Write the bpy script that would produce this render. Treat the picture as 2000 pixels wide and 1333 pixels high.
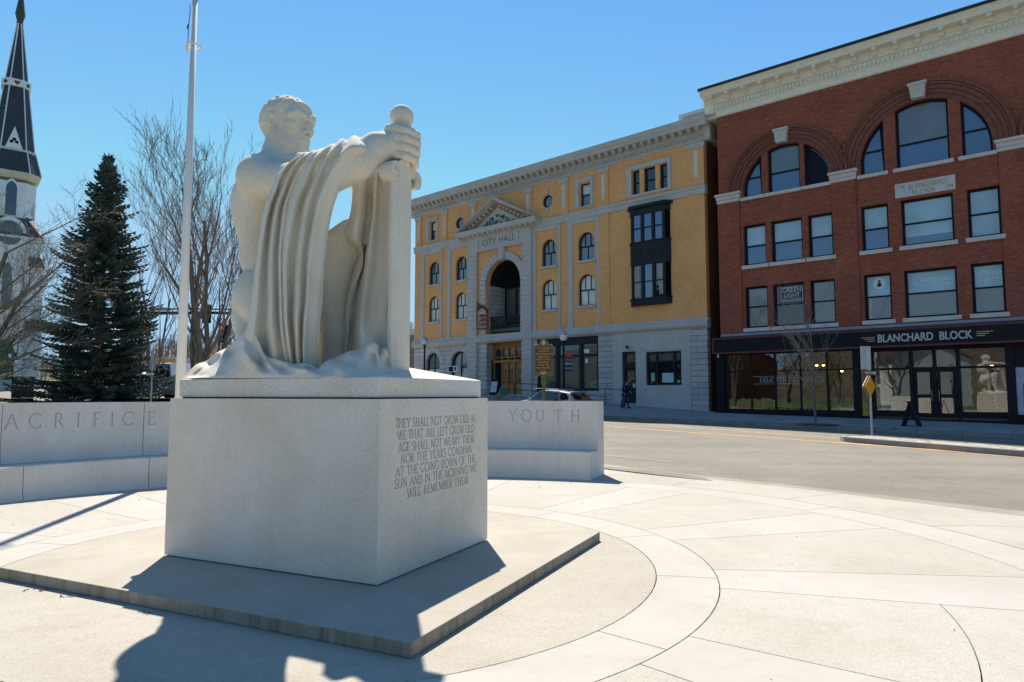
import bpy, bmesh, math, random
import numpy as np
from mathutils import Vector, Matrix
from mathutils.geometry import delaunay_2d_cdt

for _o in list(bpy.data.objects):
    bpy.data.objects.remove(_o)
SC = bpy.context.scene
COL = SC.collection
PI = math.pi
R = math.radians

# ------------------------------------------------------------------ camera
FPX = 1333.0                                  # focal length in photo pixels (2000 wide) = 24 mm
EYE = 1.65
PITCH = math.atan((771 - 666.5) / FPX)
cam_d = bpy.data.cameras.new('camera')
cam_d.lens = 24.0; cam_d.sensor_width = 36.0
cam_d.clip_start = 0.05; cam_d.clip_end = 4000
cam = bpy.data.objects.new('camera', cam_d)
cam.location = (0, 0, EYE)
cam.rotation_euler = (PI / 2 + PITCH, 0, 0)
COL.objects.link(cam); SC.camera = cam

# ------------------------------------------------------------------ sky, sun, exposure
SUN_EL = R(53.3); SUN_AZ = math.atan2(-0.19, 0.98)      # azimuth from +Y towards +X
w = bpy.data.worlds.new('World'); SC.world = w; w.use_nodes = True
nt = w.node_tree
sky = nt.nodes.new('ShaderNodeTexSky'); sky.sky_type = 'NISHITA'; sky.sun_disc = False
sky.sun_elevation = SUN_EL; sky.sun_rotation = SUN_AZ
sky.air_density = 1.0; sky.dust_density = 0.0; sky.ozone_density = 3.6
sky.altitude = 200
bg = nt.nodes['Background']; bg.inputs['Strength'].default_value = 0.103
hs = nt.nodes.new('ShaderNodeHueSaturation'); hs.inputs['Saturation'].default_value = 1.15; hs.inputs['Hue'].default_value = 0.492
nt.links.new(sky.outputs[0], hs.inputs['Color']); cl = nt.nodes.new('ShaderNodeMix'); cl.data_type = 'RGBA'; cl.blend_type = 'DARKEN'; cl.inputs[0].default_value = 1.0     # keeps the low sky from burning out
cl.inputs[7].default_value = (2.35, 3.9, 5.4, 1); nt.links.new(hs.outputs[0], cl.inputs[6]); nt.links.new(cl.outputs[2], bg.inputs['Color'])
sd = bpy.data.lights.new('sun', 'SUN'); sd.energy = 5.0; sd.angle = R(0.55); sd.color = (1.0, 0.925, 0.81)
sun = bpy.data.objects.new('sun', sd); COL.objects.link(sun)
_sv = Vector((math.sin(SUN_AZ) * math.cos(SUN_EL), math.cos(SUN_AZ) * math.cos(SUN_EL), math.sin(SUN_EL)))
sun.rotation_euler = _sv.to_track_quat('Z', 'Y').to_euler()
sun.location = _sv * 60
SC.view_settings.view_transform = 'Standard'
SC.view_settings.look = 'None'
SC.view_settings.exposure = 0.72
SC.view_settings.gamma = 1.0
SC.view_settings.use_curve_mapping = False

# ------------------------------------------------------------------ pixel -> world helpers (used for measuring only)
_cp, _sp = math.cos(PITCH), math.sin(PITCH)
def ray(px, py):
    x = (px - 1000) / FPX; z = -(py - 666.5) / FPX
    return Vector((x, _cp - z * _sp, _sp + z * _cp))
ORG = Vector((0, 0, EYE))
def at_z(px, py, z=0.0):
    r = ray(px, py); return ORG + r * ((z - EYE) / r.z)
def at_y(px, py, Y):
    r = ray(px, py); return ORG + r * (Y / r.y)
def at_plane(px, py, P0, n):
    r = ray(px, py); return ORG + r * ((Vector(P0) - ORG).dot(n) / r.dot(n))

# ------------------------------------------------------------------ object helpers
def tag(o, label=None, cat=None, group=None, kind=None):
    if label: o['label'] = label
    if cat: o['category'] = cat
    if group: o['group'] = group
    if kind: o['kind'] = kind
    return o
def thing(name, label, cat, loc=(0, 0, 0), rz=0.0, group=None, scale=1.0):
    o = bpy.data.objects.new(name, None); COL.objects.link(o)
    o.empty_display_size = 0.2
    o.location = loc; o.rotation_euler = (0, 0, rz); o.scale = (scale,) * 3
    return tag(o, label, cat, group)
def link_mesh(name, me, mats, parent=None, smooth=False):
    o = bpy.data.objects.new(name, me); COL.objects.link(o)
    for m in (mats if isinstance(mats, (list, tuple)) else [mats]):
        me.materials.append(m)
    if smooth:
        me.polygons.foreach_set('use_smooth', [True] * len(me.polygons))
    if parent: o.parent = parent
    return o
def dup(root, loc, rz=0.0, label=None, group=None, scale=None):
    r = root.copy(); COL.objects.link(r); r.location = loc; r.rotation_euler = (0, 0, rz)
    if label: r['label'] = label
    if group: r['group'] = group
    if scale: r.scale = (scale,) * 3
    for ch in list(root.children):
        c = ch.copy(); COL.objects.link(c); c.parent = r
        for g in list(ch.children):
            d = g.copy(); COL.objects.link(d); d.parent = c
    return r

class MB:
    """collects simple solids and links them as one mesh object"""
    def __init__(s): s.v = []; s.f = []; s.m = []
    def add(s, vs, fs, m=0):
        b = len(s.v); s.v += [tuple(p) for p in vs]
        for f in fs: s.f.append(tuple(i + b for i in f)); s.m.append(m)
        return s
    def box(s, x0, x1, y0, y1, z0, z1, m=0):
        vs = [(x, y, z) for z in (z0, z1) for y in (y0, y1) for x in (x0, x1)]
        return s.add(vs, [(0, 2, 3, 1), (4, 5, 7, 6), (0, 1, 5, 4), (2, 6, 7, 3), (0, 4, 6, 2), (1, 3, 7, 5)], m)
    def obox(s, c, ax, ay, az, hx, hy, hz, m=0):
        c = Vector(c); vs = []
        for k in (-1, 1):
            for j in (-1, 1):
                for i in (-1, 1):
                    vs.append(c + Vector(ax) * hx * i + Vector(ay) * hy * j + Vector(az) * hz * k)
        return s.add(vs, [(0, 2, 3, 1), (4, 5, 7, 6), (0, 1, 5, 4), (2, 6, 7, 3), (0, 4, 6, 2), (1, 3, 7, 5)], m)
    def prism(s, poly, y0, y1, m=0, axis='y'):
        """poly in the (a, b) plane extruded from y0 to y1 along axis"""
        def P(a, b, c):
            return {'y': (a, c, b), 'x': (c, a, b), 'z': (a, b, c)}[axis]
        n = len(poly)
        vs = [P(a, b, y0) for a, b in poly] + [P(a, b, y1) for a, b in poly]
        fs = [tuple(range(n)), tuple(range(2 * n - 1, n - 1, -1))]
        fs += [(i, i + n, (i + 1) % n + n, (i + 1) % n) for i in range(n)]
        return s.add(vs, fs, m)
    def lathe(s, prof, c=(0, 0, 0), n=24, m=0, sx=1, sy=1):
        vs = []; fs = []
        for r, z in prof:
            for k in range(n):
                a = 2 * PI * k / n
                vs.append((c[0] + r * sx * math.cos(a), c[1] + r * sy * math.sin(a), c[2] + z))
        for i in range(len(prof) - 1):
            for k in range(n):
                a = i * n + k; b = i * n + (k + 1) % n
                fs.append((a, b, b + n, a + n))
        fs.append(tuple(range(n - 1, -1, -1))); L = (len(prof) - 1) * n
        fs.append(tuple(range(L, L + n)))
        return s.add(vs, fs, m)
    def tube(s, pts, rad, n=8, m=0, cap=True):
        pts = [Vector(p) for p in pts]
        rs = rad if isinstance(rad, (list, tuple)) else [rad] * len(pts)
        vs = []; fs = []; up = Vector((0, 0, 1)); prev = None
        for i, p in enumerate(pts):
            t = (pts[min(i + 1, len(pts) - 1)] - pts[max(i - 1, 0)])
            if t.length < 1e-9: t = Vector((0, 0, 1))
            t.normalize()
            if prev is None:
                a = t.cross(up)
                if a.length < .05: a = t.cross(Vector((1, 0, 0)))
                a.normalize()
            else:
                a = prev - t * prev.dot(t)
                if a.length < 1e-4: a = t.cross(Vector((1, 0, 0)))
                a.normalize()
            prev = a; b = t.cross(a)
            for k in range(n):
                q = 2 * PI * k / n
                vs.append(p + (a * math.cos(q) + b * math.sin(q)) * rs[i])
        for i in range(len(pts) - 1):
            for k in range(n):
                a = i * n + k; b = i * n + (k + 1) % n
                fs.append((a, b, b + n, a + n))
        if cap:
            fs.append(tuple(range(n - 1, -1, -1))); L = (len(pts) - 1) * n
            fs.append(tuple(range(L, L + n)))
        return s.add(vs, fs, m)
    def cyl(s, p0, p1, r0, r1=None, n=16, m=0):
        return s.tube([p0, p1], [r0, r0 if r1 is None else r1], n, m)
    def grid(s, P, m=0, closed_u=False, flip=False):
        """P[i][j] points"""
        ni = len(P); nj = len(P[0]); vs = [p for row in P for p in row]; fs = []
        for i in range(ni - 1):
            for j in range(nj - (0 if closed_u else 1)):
                a = i * nj + j; b = i * nj + (j + 1) % nj
                q = (a, b, b + nj, a + nj)
                fs.append(q[::-1] if flip else q)
        return s.add(vs, fs, m)
    def sphere(s, c, r, m=0, nu=16, nv=10, sz=1.0):
        prof = [(max(r * math.sin(PI * i / nv), 1e-4), -r * sz * math.cos(PI * i / nv)) for i in range(nv + 1)]
        return s.lathe(prof, c, nu, m)
    def mesh(s, name='mesh', weld=False):
        me = bpy.data.meshes.new(name); me.from_pydata(s.v, [], s.f)
        if any(s.m): me.polygons.foreach_set('material_index', s.m)
        bm = bmesh.new(); bm.from_mesh(me)
        if weld: bmesh.ops.remove_doubles(bm, verts=bm.verts, dist=1e-5)
        bmesh.ops.recalc_face_normals(bm, faces=bm.faces)
        bm.to_mesh(me); bm.free()
        return me
    def build(s, name, mats, parent=None, smooth=False, bevel=0, weld=False, recalc=True):
        if recalc: me = s.mesh(name, weld)
        else:
            me = bpy.data.meshes.new(name); me.from_pydata(s.v, [], s.f)
            if any(s.m): me.polygons.foreach_set('material_index', s.m)
        o = link_mesh(name, me, mats, parent, smooth)
        if bevel:
            b = o.modifiers.new('bevel', 'BEVEL'); b.width = bevel; b.segments = 2; b.limit_method = 'ANGLE'; b.angle_limit = R(40)
            b.harden_normals = False
        return o

def auto_smooth(o, ang=35):
    me = o.data
    me.polygons.foreach_set('use_smooth', [True] * len(me.polygons))
    bm = bmesh.new(); bm.from_mesh(me)
    for e in bm.edges:
        if len(e.link_faces) == 2 and e.calc_face_angle(0) > R(ang): e.smooth = False
    bm.to_mesh(me); bm.free()
    return o

def curve_plate(polys, thick, name='plate'):
    """filled 2D shape with holes (even-odd), extruded; returns a mesh in the XY plane, z from 0 to thick"""
    cu = bpy.data.curves.new(name, 'CURVE'); cu.dimensions = '2D'; cu.fill_mode = 'BOTH'; cu.extrude = thick / 2
    for poly in polys:
        sp = cu.splines.new('POLY'); sp.points.add(len(poly) - 1)
        for i, (a, b) in enumerate(poly): sp.points[i].co = (a, b, 0, 1)
        sp.use_cyclic_u = True
    ob = bpy.data.objects.new(name, cu); COL.objects.link(ob)
    dg = bpy.context.evaluated_depsgraph_get()
    me = bpy.data.meshes.new_from_object(ob.evaluated_get(dg))
    bpy.data.objects.remove(ob); bpy.data.curves.remove(cu)
    me.transform(Matrix.Translation((0, 0, thick / 2)))
    return me
# XY-plane mesh (z up = outwards) -> facade frame (x right, z up, outwards = -y)
FAC = Matrix(((1, 0, 0, 0), (0, 0, -1, 0), (0, 1, 0, 0), (0, 0, 0, 1)))
def plate(polys, y_back, thick, name, mat, parent):
    """front face at y = y_back - thick in the facade frame"""
    me = curve_plate(polys, thick, name); me.transform(FAC); me.transform(Matrix.Translation((0, y_back, 0)))
    return link_mesh(name, me, mat, parent)
def text_mesh(s, size, thick=0.005, width=None, align='CENTER', space=1.0, offset=0.0, shear=0.0):
    cu = bpy.data.curves.new('txt', 'FONT'); cu.body = s; cu.size = size; cu.extrude = thick / 2
    cu.align_x = align; cu.align_y = 'CENTER'; cu.space_character = space; cu.offset = offset; cu.shear = shear
    cu.resolution_u = 3
    ob = bpy.data.objects.new('txt', cu); COL.objects.link(ob)
    dg = bpy.context.evaluated_depsgraph_get()
    me = bpy.data.meshes.new_from_object(ob.evaluated_get(dg))
    bpy.data.objects.remove(ob); bpy.data.curves.remove(cu)
    if width and len(me.vertices):
        xs = [v.co.x for v in me.vertices]; k = width / (max(xs) - min(xs))
        me.transform(Matrix.Diagonal((k, 1, 1, 1)))
    return me
def text_on(name, s, size, x, z, y, mat, parent, thick=0.006, **kw):
    """lettering standing on the facade plane y (outwards -y)"""
    me = text_mesh(s, size, thick, **kw); me.transform(FAC); me.transform(Matrix.Translation((x, y - thick / 2, z)))
    return link_mesh(name, me, mat, parent)
def arc(cx, cy, r, a0, a1, n=16, ry=None):
    ry = r if ry is None else ry
    return [(cx + r * math.cos(R(a0 + (a1 - a0) * i / n)), cy + ry * math.sin(R(a0 + (a1 - a0) * i / n))) for i in range(n + 1)]
def rect(x0, x1, z0, z1): return [(x0, z0), (x1, z0), (x1, z1), (x0, z1)]
def arched(x0, x1, z0, z1, n=14):
    """round-headed opening whose crown is at z1"""
    r = (x1 - x0) / 2
    return [(x0, z0), (x1, z0)] + arc((x0 + x1) / 2, z1 - r, r, 0, 180, n)

# ------------------------------------------------------------------ materials
def _n(nt, t, **kw):
    n = nt.nodes.new(t)
    for k, v in kw.items():
        if k in n.inputs: n.inputs[k].default_value = v
        else: setattr(n, k, v)
    return n
def _ramp(nt, fac, stops):
    r = nt.nodes.new('ShaderNodeValToRGB'); el = r.color_ramp.elements
    while len(el) > 1: el.remove(el[-1])
    el[0].position = stops[0][0]; el[0].color = (*stops[0][1], 1)
    for p, c in stops[1:]:
        e = el.new(p); e.color = (*c, 1)
    nt.links.new(fac, r.inputs[0]); return r.outputs[0]
def base_mat(name):
    m = bpy.data.materials.new(name); m.use_nodes = True
    return m, m.node_tree, m.node_tree.nodes['Principled BSDF']
def mix(nt, a, b, fac, mode='MIX'):
    n = nt.nodes.new('ShaderNodeMix'); n.data_type = 'RGBA'; n.blend_type = mode
    for s_, v in ((n.inputs[6], a), (n.inputs[7], b)):
        if isinstance(v, tuple): s_.default_value = (*v[:3], 1)
        else: nt.links.new(v, s_)
    if isinstance(fac, (int, float)): n.inputs[0].default_value = fac
    else: nt.links.new(fac, n.inputs[0])
    return n.outputs[2]
def noise(nt, co, scale, detail=3.0, rough=0.55, dist=0.0):
    n = _n(nt, 'ShaderNodeTexNoise'); n.inputs['Scale'].default_value = scale
    n.inputs['Detail'].default_value = detail; n.inputs['Roughness'].default_value = rough; n.inputs['Distortion'].default_value = dist
    nt.links.new(co, n.inputs['Vector']); return n.outputs['Fac']
def coords(nt, scale=(1, 1, 1)):
    t = nt.nodes.new('ShaderNodeTexCoord'); mp = nt.nodes.new('ShaderNodeMapping')
    mp.inputs['Scale'].default_value = scale
    nt.links.new(t.outputs['Object'], mp.inputs['Vector']); return mp.outputs['Vector']
def bump(nt, b, h, strength=0.3, dist=0.01):
    n = nt.nodes.new('ShaderNodeBump'); n.inputs['Strength'].default_value = strength; n.inputs['Distance'].default_value = dist
    nt.links.new(h, n.inputs['Height']); nt.links.new(n.outputs[0], b.inputs['Normal'])
def simple(name, c, rough=0.6, metal=0.0, var=0.12, vs=3.0, spec=None, bs=0.0, fine=60.0):
    """painted or plain surface with slight uneven colour and fine grain"""
    m, nt, b = base_mat(name); co = coords(nt)
    d = tuple(x * (1 - var) for x in c); l = tuple(min(x * (1 + var), 1) for x in c)
    k = _ramp(nt, noise(nt, co, vs, 5, 0.6), [(0.3, d), (0.7, l)])
    nt.links.new(k, b.inputs['Base Color'])
    b.inputs['Roughness'].default_value = rough; b.inputs['Metallic'].default_value = metal
    b.inputs['Specular IOR Level'].default_value = spec if spec is not None else (0.12 if max(c) < 0.06 else 0.3)
    if bs: bump(nt, b, noise(nt, co, fine, 3), bs, 0.004)
    return m
def granite(name, base, speck=0.35, scale=150.0, stain=0.12, bumpd=0.0015, streak=0.0, warm=(1.05, 1.0, 0.9)):
    """fine-grained granite: dark mica specks, pale feldspar grains, soft broad staining"""
    m, nt, b = base_mat(name); co = coords(nt)
    g = noise(nt, co, scale, 3, 0.75)
    dk = tuple(x * (1 - speck) for x in base); lt = tuple(min(1, x * (1 + speck * 0.45)) for x in base)
    c = _ramp(nt, g, [(0.34, dk), (0.44, base), (0.58, base), (0.70, lt)])
    big = noise(nt, co, 1.3, 6, 0.6, 0.6)
    st = _ramp(nt, big, [(0.35, (1, 1, 1)), (0.70, (1 - stain * warm[2] * 0.9, 1 - stain, 1 - stain * 1.35))])
    c = mix(nt, c, st, 1.0, 'MULTIPLY')
    if streak:
        co2 = coords(nt, (9, 9, 0.5)); s = noise(nt, co2, 1.6, 5, 0.6)
        sr = _ramp(nt, s, [(0.46, (1, 1, 1)), (0.72, (1 - streak, 1 - streak * 1.0, 1 - streak * 1.15))])
        c = mix(nt, c, sr, 1.0, 'MULTIPLY')
    nt.links.new(c, b.inputs['Base Color']); b.inputs['Roughness'].default_value = 0.85
    b.inputs['Specular IOR Level'].default_value = 0.12
    bump(nt, b, g, 0.5, bumpd)
    return m
def brick(name, c1, c2, mortar, bw=0.21, bh=0.07, ms=0.012, var=0.25, rough=0.85, stain=0.2, sc=0.75):
    scf = sc; m, nt, b = base_mat(name)
    t = nt.nodes.new('ShaderNodeTexCoord'); sp = nt.nodes.new('ShaderNodeSeparateXYZ'); cb = nt.nodes.new('ShaderNodeCombineXYZ')
    nt.links.new(t.outputs['Object'], sp.inputs[0])
    ad = nt.nodes.new('ShaderNodeMath'); ad.operation = 'ADD'
    nt.links.new(sp.outputs[0], ad.inputs[0]); nt.links.new(sp.outputs[1], ad.inputs[1])
    nt.links.new(ad.outputs[0], cb.inputs[0]); nt.links.new(sp.outputs[2], cb.inputs[1])
    br = nt.nodes.new('ShaderNodeTexBrick'); nt.links.new(cb.outputs[0], br.inputs['Vector'])
    br.inputs['Color1'].default_value = (*c1, 1); br.inputs['Color2'].default_value = (*c2, 1); br.inputs['Mortar'].default_value = (*mortar, 1)
    br.inputs['Scale'].default_value = 1.0; br.inputs['Mortar Size'].default_value = ms; br.inputs['Mortar Smooth'].default_value = 0.3
    br.inputs['Brick Width'].default_value = bw; br.inputs['Row Height'].default_value = bh; br.inputs['Bias'].default_value = -0.1
    co = t.outputs['Object']
    v = _ramp(nt, noise(nt, co, 9, 4, 0.7), [(0.3, (1 - var,) * 3), (0.7, (1.0,) * 3)])
    c = mix(nt, br.outputs['Color'], v, 1.0, 'MULTIPLY')
    s = _ramp(nt, noise(nt, co, 0.35, 6, 0.65, 0.5), [(0.35, (1 - stain, 1 - stain, 1 - stain * 0.9)), (0.65, (1, 1, 1))])
    c = mix(nt, c, s, 1.0, 'MULTIPLY')
    # per-brick scatter: pale / burnt bricks
    vo = nt.nodes.new('ShaderNodeTexVoronoi'); vo.inputs['Scale'].default_value = 1.0
    mp = nt.nodes.new('ShaderNodeMapping'); mp.inputs['Scale'].default_value = (1 / bw, 1 / bh, 1)
    nt.links.new(cb.outputs[0], mp.inputs['Vector']); nt.links.new(mp.outputs[0], vo.inputs['Vector'])
    sc = nt.nodes.new('ShaderNodeSeparateColor'); nt.links.new(vo.outputs['Color'], sc.inputs[0])
    f = _ramp(nt, sc.outputs[0], [(0.0, (0.72, 0.7, 0.7)), (0.12, (0.95, 0.95, 0.95)), (0.85, (1.0, 1.0, 1.0)), (0.97, (1.35, 1.3, 1.2))])
    c = mix(nt, c, f, scf, 'MULTIPLY')
    nt.links.new(c, b.inputs['Base Color']); b.inputs['Roughness'].default_value = rough
    b.inputs['Specular IOR Level'].default_value = 0.04
    bump(nt, b, br.outputs['Fac'], -0.35, 0.006)
    return m
def pane_mat(name, c, refl=1.0, rough=0.02, ior=1.6, wave=0.02):
    """window pane seen from outside: what lies just behind (blind, dark room) or a painted sky tone, under reflective glass"""
    m, nt, b = base_mat(name); co = coords(nt)
    k = _ramp(nt, noise(nt, co, 1.2, 3), [(0.3, tuple(x * 0.85 for x in c)), (0.7, tuple(x * 1.1 for x in c))])
    nt.links.new(k, b.inputs['Base Color']); b.inputs['Roughness'].default_value = 0.6
    b.inputs['Specular IOR Level'].default_value = 0.0
    b.inputs['Coat Weight'].default_value = refl; b.inputs['Coat Roughness'].default_value = rough; b.inputs['Coat IOR'].default_value = ior
    n = nt.nodes.new('ShaderNodeBump'); n.inputs['Strength'].default_value = wave; n.inputs['Distance'].default_value = 0.05
    nt.links.new(noise(nt, co, 1.4, 2), n.inputs['Height']); nt.links.new(n.outputs[0], b.inputs['Coat Normal'])
    return m
def glass_mat(name, tint=(0.9, 0.95, 0.95), ior=1.7, alpha=0.0):
    m = bpy.data.materials.new(name); m.use_nodes = True; nt = m.node_tree
    for n in list(nt.nodes): nt.nodes.remove(n)
    out = nt.nodes.new('ShaderNodeOutputMaterial'); tr = nt.nodes.new('ShaderNodeBsdfTransparent'); gl = nt.nodes.new('ShaderNodeBsdfGlossy')
    tr.inputs[0].default_value = (*tint, 1); gl.inputs['Roughness'].default_value = 0.0; gl.inputs['Color'].default_value = (1, 1, 1, 1)
    fr = nt.nodes.new('ShaderNodeFresnel'); fr.inputs[0].default_value = ior
    co = coords(nt); bp = nt.nodes.new('ShaderNodeBump'); bp.inputs['Strength'].default_value = 0.03; bp.inputs['Distance'].default_value = 0.05
    nt.links.new(noise(nt, co, 1.1, 2), bp.inputs['Height']); nt.links.new(bp.outputs[0], gl.inputs['Normal'])
    mx = nt.nodes.new('ShaderNodeMixShader'); nt.links.new(fr.outputs[0], mx.inputs[0]); nt.links.new(tr.outputs[0], mx.inputs[1]); nt.links.new(gl.outputs[0], mx.inputs[2])
    nt.links.new(mx.outputs[0], out.inputs[0]); return m
def emit_mat(name, c, s):
    m, nt, b = base_mat(name); b.inputs['Base Color'].default_value = (*c, 1)
    b.inputs['Emission Color'].default_value = (*c, 1); b.inputs['Emission Strength'].default_value = s
    return m

M = {}
M['black'] = simple('black_paint', (0.012, 0.012, 0.016), 0.4)
M['white'] = simple('white_paint', (0.80, 0.80, 0.78), 0.5, var=0.06)
M['steel'] = simple('galvanised_steel', (0.42, 0.43, 0.44), 0.45, 0.6, spec=.5)
M['dark_metal'] = simple('dark_metal', (0.03, 0.032, 0.036), 0.45, 0.2)
M['rubber'] = simple('rubber', (0.02, 0.02, 0.02), 0.8)
# ------------------------------------------------------------------ street frame: s along the facades (to the right), t from the facades towards the camera
J = Vector((11.31, 37.69, 0)); SE = Vector((0.755, -0.656, 0)); TN = Vector((-0.656, -0.755, 0))
def st(x, y):
    d = Vector((x, y, 0)) - J; return d.dot(SE), d.dot(TN)
def xy(s, t):
    p = J + SE * s + TN * t; return p.x, p.y
def lerp(a, b, k): return a + (b - a) * k
def zf(s):                                   # ground level along the foot of the facades
    if s > 0: return 0.66 - 0.021 * s
    if s > -17: return 0.66 - 0.060 * s
    return 1.68 - 0.030 * (s + 17)
def znear(s): return 0.1 + 0.028 * (7.6 - s)   # level of the near road edge
KERB = 5.2; NEAR = 22.8
PC = Vector((-1.77, 7.0, 0))                   # centre of the round plaza
def sstep(a, b, x):
    k = min(max((x - a) / (b - a), 0), 1); return k * k * (3 - 2 * k)
def road_z(s, t):
    k = (t - KERB) / (NEAR - KERB)
    return lerp(zf(s) - drop(s) - 0.15, znear(s), k) + 0.06 * math.sin(PI * min(max(k, 0), 1))
def drop(s): return 0.16 + 0.24 * min(max((1.0 - s) / 5.0, 0), 1)     # fall of the sidewalk towards its kerb
def H(x, y):
    """ground height anywhere"""
    s, t = st(x, y)
    if t <= KERB: z = zf(s) - drop(s) * t / KERB if t > 0 else zf(s)
    elif t <= NEAR: z = road_z(s, t)
    else:
        z = znear(s) + max(0.0, -s) * 0.004
        if s > 12: z = max(z, -0.12)
        z = min(z, 1.25)
    r = math.hypot(x - PC.x, y - PC.y)
    if t > KERB + 1:
        k = sstep(7.3, 9.4, r) if y > 6 else sstep(7.3, 16, r)
        z = z * k
    if y < -2: z = lerp(z, 0.0, sstep(-2, -20, y) if y > -20 else 1)
    return z
def ground_hit(px, py):
    r = ray(px, py); t = 3.0
    while t < 160:
        p = ORG + r * t
        if p.z < H(p.x, p.y): return p
        t += 0.03
    return ORG + r * 160

# --- materials of the ground
def concrete(name, c, speck=0.1, sc=220, stain=0.1, agg=False):
    m, nt, b = base_mat(name); co = coords(nt)
    g = noise(nt, co, sc, 2, 0.7)
    col = _ramp(nt, g, [(0.3, tuple(x * (1 - speck) for x in c)), (0.5, c), (0.72, tuple(min(1, x * (1 + speck * .6)) for x in c))])
    if agg:
        vo = nt.nodes.new('ShaderNodeTexVoronoi'); vo.inputs['Scale'].default_value = 95; nt.links.new(co, vo.inputs['Vector'])
        sc_ = nt.nodes.new('ShaderNodeSeparateColor'); nt.links.new(vo.outputs['Color'], sc_.inputs[0])
        a = _ramp(nt, sc_.outputs[0], [(0.0, (0.62, 0.6, 0.56)), (0.25, (0.9, 0.88, 0.84)), (0.75, (1.04, 1.02, 0.98)), (1.0, (1.2, 1.18, 1.14))])
        col = mix(nt, col, a, 0.45, 'MULTIPLY')
    big = _ramp(nt, noise(nt, co, 0.55, 6, 0.62, 0.8), [(0.33, (1 - stain, 1 - stain * 1.1, 1 - stain * 1.4)), (0.62, (1, 1, 1))])
    col = mix(nt, col, big, 1.0, 'MULTIPLY')
    mid = _ramp(nt, noise(nt, co, 4.5, 5, 0.7, 0.4), [(0.28, (0.9, 0.89, 0.86)), (0.5, (1, 1, 1))])
    col = mix(nt, col, mid, 0.8, 'MULTIPLY')
    nt.links.new(col, b.inputs['Base Color']); b.inputs['Roughness'].default_value = 0.85; b.inputs['Specular IOR Level'].default_value = 0.3
    bump(nt, b, g, 0.35, 0.002)
    return m
M['conc_band'] = concrete('smooth_concrete', (0.435, 0.41, 0.372), 0.08, 230, 0.09)
M['conc_agg'] = concrete('exposed_aggregate', (0.432, 0.406, 0.362), 0.16, 160, 0.10, True)
M['conc_disc'] = concrete('inner_concrete', (0.412, 0.382, 0.332), 0.14, 200, 0.13, True)
M['conc_apron'] = concrete('apron_concrete', (0.42, 0.392, 0.342), 0.08, 240, 0.13)
M['conc_tan'] = concrete('gutter_concrete', (0.32, 0.29, 0.245), 0.15, 200, 0.22)
M['joint'] = simple('joint_sealant', (0.07, 0.065, 0.06), 0.9)
M['sidewalk'] = concrete('sidewalk_concrete', (0.36, 0.36, 0.37), 0.08, 200, 0.2)
M['kerb'] = granite('kerb_granite', (0.30, 0.285, 0.27), 0.3, 90, 0.3)

def asphalt(name, c):
    m, nt, b = base_mat(name); co = coords(nt)
    g = noise(nt, co, 130, 3, 0.8)
    col = _ramp(nt, g, [(0.32, tuple(x * .72 for x in c)), (0.5, c), (0.7, tuple(x * 1.28 for x in c))])
    big = _ramp(nt, noise(nt, co, 0.3, 6, 0.6, 1.0), [(0.35, (0.86, 0.86, 0.85)), (0.65, (1.05, 1.04, 1.02))])
    col = mix(nt, col, big, 1.0, 'MULTIPLY')
    # tyre-polished strips running along the street, and small dark cracks
    mp = nt.nodes.new('ShaderNodeMapping'); mp.inputs['Rotation'].default_value = (0, 0, math.atan2(0.656, 0.755)); mp.inputs['Scale'].default_value = (0.04, 0.55, 1)
    tc = nt.nodes.new('ShaderNodeTexCoord'); nt.links.new(tc.outputs['Object'], mp.inputs['Vector'])
    stp = _ramp(nt, noise(nt, mp.outputs[0], 1.6, 3, 0.6), [(0.35, (0.9, 0.9, 0.9)), (0.6, (1.06, 1.05, 1.04))])
    col = mix(nt, col, stp, 0.9, 'MULTIPLY')
    mp2 = nt.nodes.new('ShaderNodeMapping'); mp2.inputs['Rotation'].default_value = (0, 0, math.atan2(0.656, 0.755)); mp2.inputs['Scale'].default_value = (0.35, 5.0, 1)
    nt.links.new(tc.outputs['Object'], mp2.inputs['Vector'])
    ck = _ramp(nt, noise(nt, mp2.outputs[0], 1.3, 4, 0.7, 0.5), [(0.22, (0.45, 0.44, 0.43)), (0.30, (1, 1, 1))])
    col = mix(nt, col, ck, 0.85, 'MULTIPLY')
    vo = nt.nodes.new('ShaderNodeTexVoronoi'); vo.feature = 'DISTANCE_TO_EDGE'; vo.inputs['Scale'].default_value = 0.42
    wp = nt.nodes.new('ShaderNodeVectorMath'); wp.operation = 'ADD'; nz = nt.nodes.new('ShaderNodeTexNoise'); nz.inputs['Scale'].default_value = 1.4; nz.inputs['Detail'].default_value = 6; nt.links.new(co, nz.inputs['Vector'])
    nt.links.new(co, wp.inputs[0]); nt.links.new(nz.outputs['Color'], wp.inputs[1]); nt.links.new(wp.outputs[0], vo.inputs['Vector'])
    crk = _ramp(nt, vo.outputs['Distance'], [(0.0, (0.50, 0.49, 0.47)), (0.012, (0.95, 0.95, 0.95)), (0.03, (1, 1, 1))])
    col = mix(nt, col, crk, 0.35, 'MULTIPLY')
    spt = _ramp(nt, noise(nt, co, 1.7, 7, 0.7), [(0.28, (0.78, 0.77, 0.76)), (0.40, (1, 1, 1))]); col = mix(nt, col, spt, 1.0, 'MULTIPLY')
    nt.links.new(col, b.inputs['Base Color']); b.inputs['Roughness'].default_value = 0.88; b.inputs['Specular IOR Level'].default_value = 0.25
    bump(nt, b, g, 0.5, 0.004)
    return m
M['asphalt'] = asphalt('asphalt', (0.225, 0.206, 0.176))
M['yellow_line'] = simple('faded_yellow_paint', (0.62, 0.38, 0.13), 0.8, var=0.25, vs=2.5)
M['white_line'] = simple('faded_white_paint', (0.30, 0.285, 0.26), 0.8, var=0.25, vs=2.5)
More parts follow.
